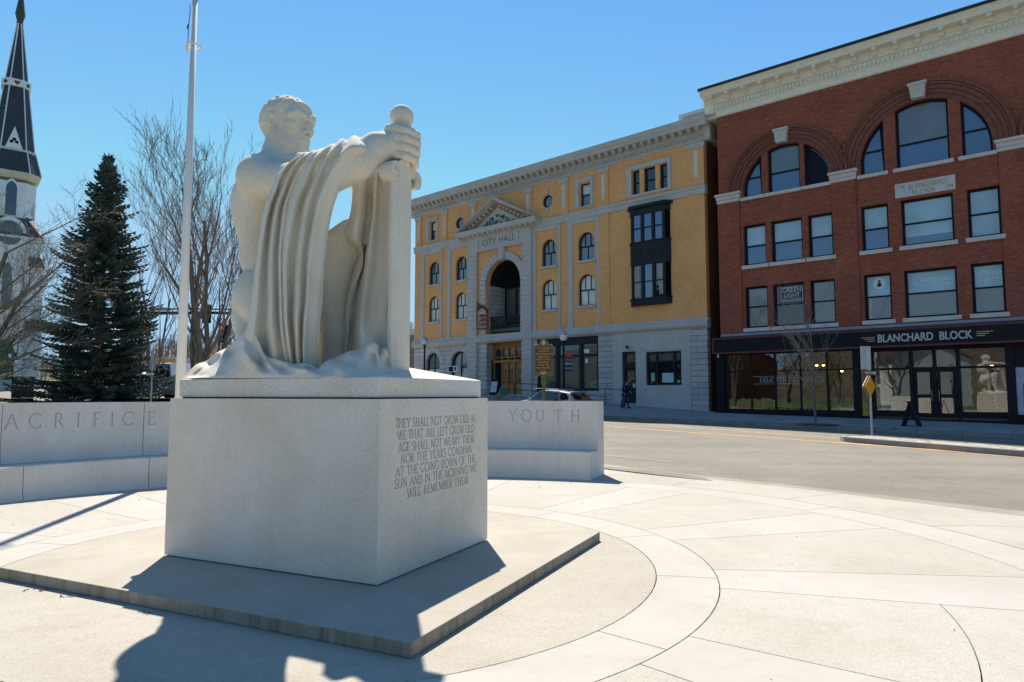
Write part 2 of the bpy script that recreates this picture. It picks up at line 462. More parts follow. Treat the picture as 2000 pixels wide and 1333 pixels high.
def grass_mat():
    m, nt, b = base_mat('grass'); co = coords(nt)
    c = _ramp(nt, noise(nt, co, 0.8, 8, 0.75), [(0.3, (0.075, 0.10, 0.025)), (0.5, (0.11, 0.15, 0.035)), (0.7, (0.19, 0.17, 0.08))])
    f = _ramp(nt, noise(nt, co, 45, 3, 0.8), [(0.3, (0.55,) * 3), (0.7, (1.25,) * 3)])
    nt.links.new(mix(nt, c, f, 1.0, 'MULTIPLY'), b.inputs['Base Color']); b.inputs['Roughness'].default_value = 0.9
    bump(nt, b, noise(nt, co, 45, 4), 0.7, 0.05); return m
M['grass'] = grass_mat()
M['dirt'] = simple('bare_soil', (0.16, 0.13, 0.095), 0.95, var=0.3, vs=2.0, bs=0.5, fine=30)

# --- the ground sheet (lawn and earth) far out to the horizon
def axis_pts(a, b, fine0, fine1, step):
    l = [a, a * 0.6 + fine0 * 0.4, fine0 - 30] if a < fine0 - 60 else [a]
    x = fine0
    while x < fine1: l.append(x); x += step
    return l + [fine1, fine1 + 30, b * 0.4, b]
mb = MB()
xs = axis_pts(-1500, 1500, -70, 60, 1.3); ys = axis_pts(-1500, 1500, -45, 110, 1.3)
P = []
for y in ys:
    row = []
    for x in xs:
        cx = min(max(x, -80), 70); cy = min(max(y, -45), 120)
        s, t = st(cx, cy)
        z = H(cx, cy) - 0.07
        r = math.hypot(x - PC.x, y - PC.y)
        if r < 8.6: z = -0.25
        if -1.5 < t < NEAR + 0.4: z -= 0.35
        row.append((x, y, z))
    P.append(row)
mb.grid(P)
tag(mb.build('ground', M['grass'], smooth=True), kind='structure')

# --- road
mb = MB(); P = []
s_ = -75.0; ss = []
while s_ <= 60: ss.append(s_); s_ += 1.5
tt = [KERB + (NEAR + 0.7 - KERB) * i / 14 for i in range(15)]
for s in ss:
    P.append([(*xy(s, t), road_z(s, t)) for t in tt])
mb.grid(P); tag(mb.build('road', M['asphalt'], smooth=True), kind='structure')
def strip(s0, s1, t0, t1, lift, n, name, m):
    mb = MB(); P = []
    for i in range(n + 1):
        s = lerp(s0, s1, i / n)
        ta = t0(s) if callable(t0) else t0; tb = t1(s) if callable(t1) else t1
        P.append([(*xy(s, ta), road_z(s, ta) + lift), (*xy(s, tb), road_z(s, tb) + lift)])
    mb.grid(P); o = mb.build(name, m); return tag(o, kind='structure')

# --- far sidewalk with its kerb
mb = MB(); P = []
for s in ss:
    P.append([(*xy(s, t), zf(s) - drop(s) * t / KERB) for t in (-0.6, 0.0, 1.2, 2.6, 4.0, KERB - 0.16)])
    P[-1][0] = (*xy(s, -0.6), zf(s))
mb.grid(P); tag(mb.build('sidewalk', M['sidewalk'], smooth=True), kind='structure')
mb = MB()
for s0 in [x for x in ss if -60 < x < 50]:
    for k in range(1):
        s1 = s0 + 1.485
        a = [(*xy(s0, KERB - 0.155), zf(s0) - drop(s0)), (*xy(s1, KERB - 0.155), zf(s1) - drop(s1)), (*xy(s1, KERB), zf(s1) - drop(s1) - .005), (*xy(s0, KERB), zf(s0) - drop(s0) - .005)]
        b = [(x, y, z - 0.3) for x, y, z in a]
        mb.add(a + b, [(0, 1, 2, 3), (4, 5, 6, 7), (0, 1, 5, 4), (1, 2, 6, 5), (2, 3, 7, 6), (3, 0, 4, 7)])
tag(mb.build('kerb', M['kerb'], bevel=0.012), kind='structure')
# sidewalk score lines
mb = MB()
for s0 in [x for x in ss if -40 < x < 40][::1]:
    a = []
    for t in (0.1, KERB - 0.2):
        z = zf(s0) - drop(s0) * t / KERB + 0.004
        a += [(*xy(s0, t), z), (*xy(s0 + 0.015, t), z - 0.0005)]
    mb.add([a[0], a[1], a[3], a[2]], [(0, 1, 2, 3)])
tag(mb.build('sidewalk_joint', M['joint']), kind='structure')
# ------------------------------------------------------------------ round plaza: slabs with real 9 mm gaps over a dark bed
def sector(mb, r0, r1, a0, a1, m, z=0.0, gap=0.009, th=0.08, blend=None):
    """annular slab, angles in degrees, with a gap shaved off each side"""
    n = max(2, int(abs(a1 - a0) * max(r1, 1) / 14) + 2)
    g = gap / 2; top = []; 
    def pt(r, a, side):
        da = math.degrees(g / max(r, .3)) * side
        x = PC.x + r * math.cos(R(a + da)); y = PC.y + r * math.sin(R(a + da))
        zz = z if blend is None else blend(x, y)
        return (x, y, zz)
    nr = 1 if blend is None else 5
    rows = []
    for k in range(nr + 1):
        r = lerp(r0 + g, r1 - g, k / nr)
        row = []
        for i in range(n + 1):
            a = lerp(a0, a1, i / n); side = 1 if i == 0 else (-1 if i == n else 0)
            row.append(pt(r, a, side))
        rows.append(row)
    mb.grid(rows, m)
    def skirt(line):
        mb.grid([line, [(x, y, zz - th) for x, y, zz in line]], m)
    skirt(rows[0]); skirt(rows[-1]); skirt([r[0] for r in rows]); skirt([r[-1] for r in rows])
mb = MB()
MATS = [M['conc_band'], M['conc_agg'], M['conc_disc'], M['conc_apron'], M['conc_tan']]
SP = [-11 + 30.2 * k for k in range(-6, 6)]
# centre disc under and round the monument
mb.add([(PC.x + 3.145 * math.cos(2 * PI * i / 96), PC.y + 3.145 * math.sin(2 * PI * i / 96), 0) for i in range(96)], [tuple(range(96))], 2)
dsk = [(PC.x + 3.145 * math.cos(2 * PI * i / 96), PC.y + 3.145 * math.sin(2 * PI * i / 96), 0) for i in range(97)]
mb.grid([dsk, [(x, y, -.08) for x, y, _ in dsk]], 2)
for k, a in enumerate(SP):
    nx = a + 30.2 if k < len(SP) - 1 else SP[0] + 360
    sector(mb, 3.15, 3.69, a, nx, 0)
    sector(mb, 3.69, 6.6, a - 5, a + 5, 0)
    if k in (4, 5):
        sector(mb, 3.69, 5.35, a + 5, nx - 5, 1); sector(mb, 5.35, 6.6, a + 5, nx - 5, 1)
    else:
        sector(mb, 3.69, 6.6, a + 5, nx - 5, 1)
    sector(mb, 6.6, 7.25, a + 7, nx + 7, 0)
    # outer apron slabs, falling or rising to meet the road
    def fl(x, y): return H(x, y) + 0.02 if math.hypot(x - PC.x, y - PC.y) > 7.3 else 0.0
# apron: runs out to the road edge
def edge_r(a):
    """distance from PC to the near road edge along angle a"""
    d = Vector((math.cos(R(a)), math.sin(R(a)), 0)); s0, t0 = st(PC.x, PC.y)
    dt = d.dot(TN)
    if dt > -0.15: return 13.0
    return min(13.0, (NEAR + 0.15 - t0) / dt)
def apr(x, y):
    r = math.hypot(x - PC.x, y - PC.y)
    s, t = st(x, y); tgt = znear(s) + 0.012
    if s > 12: tgt = max(tgt, -0.11)
    return lerp(0.0, tgt, sstep(7.25, 9.3, r))
def apron(a0, a1, m0=3):
    n = 8; g = 0.0045
    for (f0, f1, m) in ((0, 0.80, m0), (0.80, 1.0, 4)):
        rows = []
        for k in range(6):
            row = []
            for i in range(n + 1):
                a = lerp(a0, a1, i / n); R1 = edge_r(a)
                side = 1 if i == 0 else (-1 if i == n else 0)
                rr0 = 7.255; r = lerp(lerp(rr0, R1, f0) + g, lerp(rr0, R1, f1) - g, k / 5)
                da = math.degrees(g / r) * side
                x = PC.x + r * math.cos(R(a + da)); y = PC.y + r * math.sin(R(a + da))
                row.append((x, y, apr(x, y)))
            rows.append(row)
        mb.grid(rows, m)
        mb.grid([rows[-1], [(x, y, z - .12) for x, y, z in rows[-1]]], m)
for a0, a1 in ((-178, -150), (-150, -122), (-122, -95), (-95, -66), (-66, -40), (-40, -22), (-22, -4), (-4, 14), (14, 33), (33, 50), (50, 66), (66, 90), (90, 118), (118, 148), (148, 182)):
    apron(a0, a1)
tag(mb.build('plaza', MATS), kind='structure')
mb = MB()
ring = lambda r: [(PC.x + r * math.cos(2 * PI * i / 90), PC.y + r * math.sin(2 * PI * i / 90)) for i in range(91)]
mb.grid([[(PC.x, PC.y, -0.022)] * 91, [(x, y, -0.022) for x, y in ring(7.3)]])
rows = []
for r in (7.3, 8.0, 8.7, 9.4, 10.5, 12.5):
    row = []
    for i in range(91):
        a = 360 * i / 90 ; a = a if a <= 180 else a - 360
        rr = min(r, edge_r(a) - 0.1); x = PC.x + rr * math.cos(R(a)); y = PC.y + rr * math.sin(R(a)); row.append((x, y, apr(x, y) - 0.022))
    rows.append(row)
mb.grid(rows); tag(mb.build('plaza_bed', M['joint']), kind='structure')

# --- road paint
ylw = 0.13
def yl(px, py):
    p = ground_hit(px, py); return st(p.x, p.y)
# ------------------------------------------------------------------ median island and painted lines (measured from the picture on the sloping road)
def stpx(px, py): p = ground_hit(px, py); return st(p.x, p.y)
mtip = stpx(1640, 863); mfar = stpx(1998, 893)
yl1 = [stpx(1190, 834), stpx(1420, 849), stpx(1640, 866)]; yl0 = [stpx(1190, 826), stpx(1420, 839), stpx(1620, 856)]
print('median', mtip, mfar, 'yl', yl1, yl0)
m_t0 = mtip[1]; slope_m = (mfar[1] - mtip[1]) / (mfar[0] - mtip[0])
def med_t(s): return m_t0 + slope_m * (s - mtip[0])      # near edge of the island
MW = 1.7
mb = MB(); n = 40; s0 = mtip[0] - .15; L_ = 26.0
out = []
for i in range(n + 1):
    s = s0 + MW / 2 + (L_ - MW / 2) * i / n; out.append((s, med_t(s)))
far = [(s, t - MW) for s, t in out]
nose = [(s0 + MW / 2 - MW / 2 * math.sin(PI * k / 8), med_t(s0 + MW / 2) - MW / 2 - MW / 2 * math.cos(PI * k / 8)) for k in range(1, 8)]
loop = out[::-1] + [(s, t) for s, t in nose[::-1]][::-1][::-1] + far
loop = out[::-1] + nose[::-1] + far
def off(lp, d):
    q = inset(lp, d); return q
def inset2(poly, d):
    n = len(poly); res = []
    A_ = sum(poly[i][0] * poly[(i + 1) % n][1] - poly[(i + 1) % n][0] * poly[i][1] for i in range(n)); sg = 1 if A_ > 0 else -1
    for i in range(n):
        p0, p1, p2 = Vector(poly[i - 1]), Vector(poly[i]), Vector(poly[(i + 1) % n]); e1 = (p1 - p0); e2 = (p2 - p1)
        e1 = e1.normalized() if e1.length > 1e-6 else e2.normalized(); e2 = e2.normalized() if e2.length > 1e-6 else e1
        b = Vector((-e1.y, e1.x)) * sg + Vector((-e2.y, e2.x)) * sg; b = b.normalized() if b.length > 1e-6 else Vector((-e1.y, e1.x)) * sg
        res.append(tuple(p1 + b * d))
    return res
inn_ = inset2(loop, .16)
def P3(q, dz): return (*xy(*q), road_z(*q) + dz)
rows = [[P3(q, -.1) for q in loop + loop[:1]], [P3(q, .15) for q in inset2(loop, .01) + inset2(loop, .01)[:1]], [P3(q, .165) for q in inset2(loop, .025) + inset2(loop, .025)[:1]], [P3(q, .165) for q in inn_ + inn_[:1]], [P3(q, .14) for q in inn_ + inn_[:1]]]
mb.grid(rows); tag(mb.build('median_kerb', M['kerb']), kind='structure')
mb = MB(); k = len(out)
nr = []
for i in range(k): a = inn_[k - 1 - i]; b = inn_[len(loop) - k + i]; nr.append([P3(a, .15), P3(b, .15)])
mb.grid(nr); nose_i = inn_[k - 1:len(loop) - k + 1]; mb.add([P3(q, .15) for q in nose_i], [tuple(range(len(nose_i)))])
def cobble():
    m, nt, b = base_mat('cobble_paving'); co = coords(nt); vo = nt.nodes.new('ShaderNodeTexVoronoi'); vo.inputs['Scale'].default_value = 7; nt.links.new(co, vo.inputs['Vector'])
    sc = nt.nodes.new('ShaderNodeSeparateColor'); nt.links.new(vo.outputs['Color'], sc.inputs[0])
    c = _ramp(nt, sc.outputs[0], [(0, (.20, .17, .14)), (.5, (.34, .30, .25)), (1, (.46, .43, .38))]); nt.links.new(c, b.inputs['Base Color']); b.inputs['Roughness'].default_value = .85
    bump(nt, b, vo.outputs['Distance'], -.8, .03); return m
M['cobble'] = cobble(); tag(mb.build('median_paving', M['cobble']), kind='structure')
def line_fit(a, b): k_ = (b[1] - a[1]) / (b[0] - a[0]); return lambda s: a[1] + k_ * (s - a[0])
f1 = line_fit(yl1[0], yl1[2]); f0 = line_fit(yl0[0], yl0[2])
strip(-45, mtip[0] + 4, lambda s: f1(s) - .10, lambda s: f1(s) + .08, .006, 60, 'road_marking', M['yellow_line'])
strip(-45, mtip[0] - .4, lambda s: f0(s) - .09, lambda s: f0(s) + .09, .006, 60, 'road_marking', M['yellow_line'])
strip(mtip[0], 40, lambda s: med_t(s) + .22, lambda s: med_t(s) + .34, .006, 60, 'road_marking', M['yellow_line'])
wl0 = stpx(1190, 891); strip(-45, wl0[0] + 1.6, wl0[1] - .05, wl0[1] + .05, .006, 60, 'road_marking', M['white_line'])
# distant crossing street on the left and the far park ground
# blown leaves and grit caught along edges
rg = random.Random(3); mb = MB()
def leaf(x, y, z, s):
    a = rg.uniform(0, 6.28); c, d = math.cos(a), math.sin(a); b = rg.uniform(.3, .6)
    mb.add([(x - s * c, y - s * d, z + .002), (x - s * b * d, y + s * b * c, z + rg.uniform(.004, .018)), (x + s * c, y + s * d, z + .003), (x + s * b * d, y - s * b * c, z + rg.uniform(.003, .01))], [(0, 1, 2, 3)])
S_ = [at_z(60, 1153), at_z(135, 1168), at_z(280, 1200), (at_z(120, 1165))]
for q in S_:
    for _ in range(9): leaf(q.x + rg.gauss(0, .07), q.y + rg.gauss(.02, .03), 0, rg.uniform(.008, .022))
for px_, py_ in ((235, 960), (290, 975), (213, 964), (1048, 953), (1100, 945), (445, 1108)):
    q = at_z(px_, py_)
    for _ in range(6): leaf(q.x + rg.gauss(0, .09), q.y + rg.gauss(0, .05), 0 if py_ < 1000 else .1, rg.uniform(.008, .02))
for _ in range(70):
    a = rg.uniform(-60, 170); r = rg.uniform(3.6, 7.0); leaf(PC.x + r * math.cos(R(a)), PC.y + r * math.sin(R(a)), .001, rg.uniform(.005, .013))
tag(mb.build('fallen_leaves', simple('dry_leaf', (.10, .065, .035), .9, var=.4, vs=9), recalc=False), 'scattered dry brown leaf bits on the pale paving', 'leaves', kind='stuff')
# ------------------------------------------------------------------ stroke lettering (thin roman capitals) used for the carved words
def _L(x0, y0, x1, y1, w=1.0): return ('L', x0, y0, x1, y1, w)
def _A(cx, cy, rx, ry, a0, a1, w=1.0): return ('A', cx, cy, rx, ry, a0, a1, w)
def _V(x): return [_L(x, 0, x, 1, 1.25), _L(x - .07, 0, x + .07, 0, .7), _L(x - .07, 1, x + .07, 1, .7)]
GLY = {
 'A': (.78, [_L(.04, 0, .40, 1, .8), _L(.40, 1, .74, 0, 1.3), _L(.16, .34, .62, .34, .8), _L(-.03, 0, .12, 0, .7), _L(.66, 0, .81, 0, .7)]),
 'B': (.58, _V(.1) + [_A(.26, .76, .20, .24, -90, 90), _A(.28, .27, .24, .27, -90, 90), _L(.1, 1, .26, 1, .8), _L(.1, .53, .28, .53, .8), _L(.1, 0, .28, 0, .8)]),
 'C': (.78, [_A(.46, .5, .42, .51, 50, 310, 1.1), _L(.74, .78, .74, .95, .8), _L(.74, .05, .74, .2, .8)]),
 'D': (.76, _V(.1) + [_A(.24, .5, .46, .5, -90, 90, 1.1), _L(.1, 1, .24, 1, .8), _L(.1, 0, .24, 0, .8)]),
 'E': (.54, _V(.1) + [_L(.1, 1, .48, 1, .8), _L(.1, .52, .40, .52, .8), _L(.1, 0, .5, 0, .8), _L(.48, .88, .48, 1, .8), _L(.5, 0, .5, .14, .8)]),
 'F': (.50, _V(.1) + [_L(.1, 1, .46, 1, .8), _L(.1, .52, .38, .52, .8), _L(.46, .88, .46, 1, .8)]),
 'G': (.82, [_A(.46, .5, .42, .51, 45, 318, 1.1), _L(.74, .78, .74, .95, .8), _L(.74, .12, .74, .42, 1.2), _L(.62, .42, .82, .42, .7)]),
 'H': (.80, _V(.1) + _V(.68) + [_L(.1, .52, .68, .52, .8)]),
 'I': (.22, _V(.1)),
 'K': (.66, _V(.1) + [_L(.1, .42, .56, 1, .8), _L(.28, .62, .62, 0, 1.2)]),
 'L': (.52, _V(.1) + [_L(.1, 0, .48, 0, .8), _L(.48, 0, .48, .16, .8)]),
 'M': (.94, [_L(.1, 0, .16, 1, .8), _L(.16, 1, .47, .04, 1.2), _L(.47, .04, .78, 1, .8), _L(.78, 1, .84, 0, 1.2), _L(.03, 0, .17, 0, .7), _L(.77, 0, .91, 0, .7)]),
 'N': (.80, [_L(.1, 0, .1, 1, .8), _L(.1, 1, .68, 0, 1.2), _L(.68, 0, .68, 1, .8), _L(.03, 0, .17, 0, .7), _L(.61, 1, .75, 1, .7)]),
 'O': (.88, [_A(.44, .5, .42, .51, 0, 360, 1.1)]),
 'P': (.56, _V(.1) + [_A(.26, .73, .23, .27, -90, 90), _L(.1, 1, .26, 1, .8), _L(.1, .46, .26, .46, .8)]),
 'R': (.64, _V(.1) + [_A(.26, .74, .22, .26, -90, 90), _L(.1, 1, .26, 1, .8), _L(.1, .48, .26, .48, .8), _L(.28, .48, .60, 0, 1.2)]),
 'S': (.54, [_A(.27, .75, .19, .25, 30, 270, 1.0), _A(.27, .25, .21, .25, -150, 90, 1.1)]),
 'T': (.66, [_L(.33, 0, .33, 1, 1.25), _L(.03, 1, .63, 1, .8), _L(.26, 0, .40, 0, .7), _L(.03, .86, .03, 1, .8), _L(.63, .86, .63, 1, .8)]),
 'U': (.76, [_L(.1, .34, .1, 1, 1.2), _A(.38, .34, .28, .35, 180, 360, 1.0), _L(.66, .34, .66, 1, .9), _L(.03, 1, .17, 1, .7), _L(.59, 1, .73, 1, .7)]),
 'V': (.76, [_L(.04, 1, .40, 0, 1.3), _L(.40, 0, .74, 1, .8)]),
 'W': (1.08, [_L(.04, 1, .30, 0, 1.2), _L(.30, 0, .54, 1, .8), _L(.54, 1, .80, 0, 1.2), _L(.80, 0, 1.04, 1, .8), _L(-.03, 1, .11, 1, .7), _L(.97, 1, 1.11, 1, .7)]),
 'Y': (.72, [_L(.04, 1, .36, .5, 1.2), _L(.68, 1, .36, .5, .8), _L(.36, 0, .36, .5, 1.25), _L(.29, 0, .43, 0, .7), _L(-.02, 1, .10, 1, .7), _L(.62, 1, .74, 1, .7)]),
 ' ': (.34, []), '.': (.2, [_L(.06, .03, .12, .03, 1.5)]),
}
def stroke_text(s, x0, y0, x1, y1, h, th, sp=0.12):
    """closed polygons for a line of capitals from (x0,y0) to (x1,y1) (baseline ends), cap height h"""
    tot = sum(GLY[c][0] for c in s) + sp * (len(s) - 1)
    kx = (x1 - x0) / tot; dy = (y1 - y0) / (x1 - x0); out = []; x = 0
    for c in s:
        wd, st_ = GLY[c]
        for q in st_:
            if q[0] == 'L':
                pts = [(q[1], q[2]), (q[3], q[4])]; t = q[5]; closed = False
            else:
                n = max(4, int(abs(q[6] - q[5]) / 22)); t = q[7]; closed = abs(q[6] - q[5]) >= 360
                pts = [(q[1] + q[3] * math.cos(R(q[5] + (q[6] - q[5]) * i / n)), q[2] + q[4] * math.sin(R(q[5] + (q[6] - q[5]) * i / n))) for i in range(n + 1)]
            P = [(x0 + (x + a) * kx, y0 + (x + a) * kx * dy + b * h) for a, b in pts]
            for (ax, ay), (bx, by) in zip(P[:-1], P[1:]):
                dx, dy_ = bx - ax, by - ay; l = math.hypot(dx, dy_) or 1; nx, ny = -dy_ / l * th * t / 2, dx / l * th * t / 2
                ex, ey = dx / l * th * .15, dy_ / l * th * .15
                out.append([(ax + nx - ex, ay + ny - ey), (ax - nx - ex, ay - ny - ey), (bx - nx + ex, by - ny + ey), (bx + nx + ex, by + ny + ey)])
        x += wd + sp
    return out
def incise(rects, polys, depth, grid=None):
    """flat rectangle with sunk polygons. returns verts2d, front tris, floor tris, wall edges"""
    x0, x1, y0, y1 = rects
    vs = [Vector(p) for p in ((x0, y0), (x1, y0), (x1, y1), (x0, y1))]; fs = [[0, 1, 2, 3]]
    for p in polys:
        b = len(vs); vs += [Vector(q) for q in p]; fs.append(list(range(b, b + len(p))))
    ed = []
    if grid:
        gx, gy = grid
        for i in range(1, gx):
            x = x0 + (x1 - x0) * i / gx; b = len(vs); vs += [Vector((x, y0)), Vector((x, y1))]; ed.append((b, b + 1))
        for yy in gy:
            b = len(vs); vs += [Vector((x0, yy)), Vector((x1, yy))]; ed.append((b, b + 1))
    V, E, F, _, _, of = delaunay_2d_cdt(vs, ed, fs, 0, 1e-6, True)
    sunk = [any(i > 0 for i in o) for o in of]
    return [tuple(v) for v in V], F, sunk
def incised_mesh(rects, polys, depth, fmap, grid=None, name='face'):
    """fmap(u, v, d) -> xyz, d = depth below the face"""
    V, F, sunk = incise(rects, polys, depth, grid)
    vs = [fmap(u, v, 0.0) for u, v in V]; n = len(vs); vs += [fmap(u, v, depth) for u, v in V]
    fs = []; cnt = {}; mi = []
    for f, s in zip(F, sunk):
        f = list(f)
        fs.append(tuple(i + n for i in f) if s else tuple(f)); mi.append(1 if s else 0)
        for a, b in zip(f, f[1:] + f[:1]):
            cnt.setdefault((min(a, b), max(a, b)), []).append(s)
    for (a, b), l in cnt.items():
        if len(l) == 2 and l[0] != l[1]: fs.append((a, b, b + n, a + n)); mi.append(1)
    me = bpy.data.meshes.new(name); me.from_pydata(vs, [], fs); me.polygons.foreach_set('material_index', mi); bm = bmesh.new(); bm.from_mesh(me)
    bmesh.ops.delete(bm, geom=[v for v in bm.verts if not v.link_faces], context='VERTS')
    bmesh.ops.recalc_face_normals(bm, faces=bm.faces); bm.to_mesh(me); bm.free(); return me

# ------------------------------------------------------------------ pedestal
CT = Vector((-1.81, 7.08, 0)); FW = Vector((.905, -.4253, 0)); LT = Vector((.4253, .905, 0))
MROT = math.atan2(-.4253, .905)
def to_local(P): d = Vector(P) - CT; return (d.dot(FW), d.dot(LT), P[2])
M['ped'] = granite('pedestal_granite', (0.72, 0.66, 0.585), 0.42, 75, 0.15, streak=0.035)
M['slab'] = granite('slab_granite', (0.42, 0.388, 0.335), 0.30, 80, 0.16)
def slab_edge_mat():
    m = granite('weathered_slab_edge', (0.34, 0.31, 0.26), 0.35, 110, 0.25, streak=0.45); return m
M['slab_edge'] = slab_edge_mat()
M['cut'] = granite('shade_toned_letter', (0.43, 0.395, 0.35), 0.3, 90, 0.1); M['cut2'] = granite('light_shade_toned_letter', (0.52, 0.495, 0.46), 0.3, 90, 0.1)      # shade painted into the cut letters as a darker stone tone
ped = thing('monument_pedestal', 'square grey granite pedestal with a carved verse, standing on a broad low slab', 'pedestal', CT, MROT)
mb = MB(); mb.box(-2.2, 2.2, -1.915, 1.915, 0.002, 0.10, 0)
mb.m = [0, 0, 1, 1, 1, 1]; mb.m[1] = 0
o = mb.build('base_slab', [M['slab'], M['slab_edge']], ped, bevel=0.008)
# block: three plain faces plus the face with the verse
mb = MB(); x0, x1, y0, y1, z0, z1 = -1.25, 1.25, -.975, .975, .112, 1.612
vs = [(x, y, z) for z in (z0, z1) for y in (y0, y1) for x in (x0, x1)]
mb.add(vs, [(0, 2, 3, 1), (4, 5, 7, 6), (0, 1, 5, 4), (2, 6, 7, 3), (0, 4, 6, 2)])
LIN = [("THEY SHALL NOT GROW OLD AS", 165, 400, 968, 325), ("WE THAT ARE LEFT GROW OLD", 187, 515, 952, 430), ("AGE SHALL NOT WEARY THEM", 192, 640, 950, 530),
       ("NOR THE YEARS CONDEMN", 222, 752, 935, 635), ("AT THE GOING DOWN OF THE", 168, 885, 967, 728), ("SUN AND IN THE MORNING WE", 158, 1008, 978, 822), ("WILL REMEMBER THEM", 282, 1090, 892, 948)]
polys = []; PF = CT + FW * 1.25
for s_, ax, ay, bx, by in LIN:
    a = to_local(at_plane(740 + ax / 5.127, 760 + ay / 5.127, PF, FW)); b = to_local(at_plane(740 + bx / 5.127, 760 + by / 5.127, PF, FW))
    zz = (a[2] + b[2]) / 2
    polys += stroke_text(s_, a[1], zz, b[1], zz, 0.079, 0.0082)
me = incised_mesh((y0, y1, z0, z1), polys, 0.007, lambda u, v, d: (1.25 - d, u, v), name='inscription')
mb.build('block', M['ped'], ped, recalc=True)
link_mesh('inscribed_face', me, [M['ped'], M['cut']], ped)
# cap course with a low hipped top that carries the statue
mb = MB(); a, b = 1.195, .925; zc = 1.80
mb.add([(-a, -b, 1.625), (a, -b, 1.625), (a, b, 1.625), (-a, b, 1.625), (-a, -b, zc), (a, -b, zc), (a, b, zc), (-a, b, zc), (-.6, 0.42, zc + .13), (.62, 0.42, zc + .13)],
       [(0, 1, 2, 3), (0, 1, 5, 4), (1, 2, 6, 5), (2, 3, 7, 6), (3, 0, 4, 7), (4, 5, 9, 8), (6, 7, 8, 9), (5, 6, 9), (7, 4, 8)])
mb.build('cap_course', M['ped'], ped, bevel=0.012)
mb = MB(); mb.box(-1.17, 1.17, -.90, .90, 1.606, 1.63); mb.build('bed_joint', M['joint'], ped)
mb = MB(); mb.box(-1.22, 1.22, -.945, .945, 0.098, 0.12); mb.build('bed_joint', M['joint'], ped)

# ------------------------------------------------------------------ curved bench wall behind
M['wallg'] = granite('bench_granite', (0.66, 0.63, 0.59), 0.34, 75, 0.12, streak=0.06)
WC = Vector((-1.62, 6.85, 0)); WR = 7.22
wall = thing('memorial_bench_wall', 'long curved granite bench wall behind the pedestal, carved with large capitals', 'bench wall', WC)
A_END = math.degrees(math.atan2(14.05 - WC.y, 1.85 - WC.x)); A_0 = A_END + 118
def wface(z, base, foot):          # concave foot curve
    k = max(0.0, 1 - (z - base) / 0.16); return -foot * k * k
def wpt(a, r, z): return (r * math.cos(R(a)), r * math.sin(R(a)), z)
SEAT = .535; TOP = 1.515; SD = .52; WT = .34
joints = [A_END]
# joints measured: seat joints at px 28, 285 (left); wall joints at px 3, 272
def ang_of(px, py, z=0.0):
    p = at_z(px, py, z) - WC; return math.degrees(math.atan2(p.y, p.x))
sj = sorted([ang_of(285, 952), ang_of(28, 975)])
stp_ = sj[1] - sj[0]
def segs(first, step):
    l = [first]
    while l[-1] - step > A_END + 4: l.append(l[-1] - step)
    l = l[::-1]; l[0] = A_END if l[0] - A_END < step * .6 else l[0]
    if l[0] != A_END: l = [A_END] + l
    while l[-1] < A_0: l.append(l[-1] + step)
    return l
seat_s = segs(sj[0], stp_)
wj = sorted([math.degrees(math.atan2(p.y, p.x)) for p in [at_y(272, 800, at_z(272, 952).y + .55) - WC, at_y(3, 800, at_z(3, 984).y + .5) - WC]])
wall_s = segs(wj[0], wj[1] - wj[0])
LET = []       # letters on the wall: word, centre px of each letter
def wletters():
    """local arc coordinates u = angle in degrees (decreasing to the right in the picture)"""
    res = []
    for ch, px, py in [('A', 20, 838), ('C', 68, 837), ('R', 115, 836), ('I', 153, 835), ('F', 189, 833), ('I', 219, 832), ('C', 250, 830), ('E', 292, 829), ('S', -28, 840),
                       ('Y', 1001, 822), ('O', 1028, 822), ('U', 1055, 822), ('T', 1090, 822), ('H', 1124, 822)]:
        # intersect the ray with the wall cylinder
        d = ray(px, py); lo, hi = 5.0, 25.0
        for _ in range(50):
            mid = (lo + hi) / 2; p = ORG + d * mid
            if math.hypot(p.x - WC.x, p.y - WC.y) < WR + SD: lo = mid
            else: hi = mid
        res.append((ch, math.degrees(math.atan2(p.y - WC.y, p.x - WC.x)), p.z))
    return res
WL = wletters()
print('letters', [(c, round(a, 1), round(z, 2)) for c, a, z in WL], 'A_END', A_END, 'joint', sj, wj)
rw = WR + SD
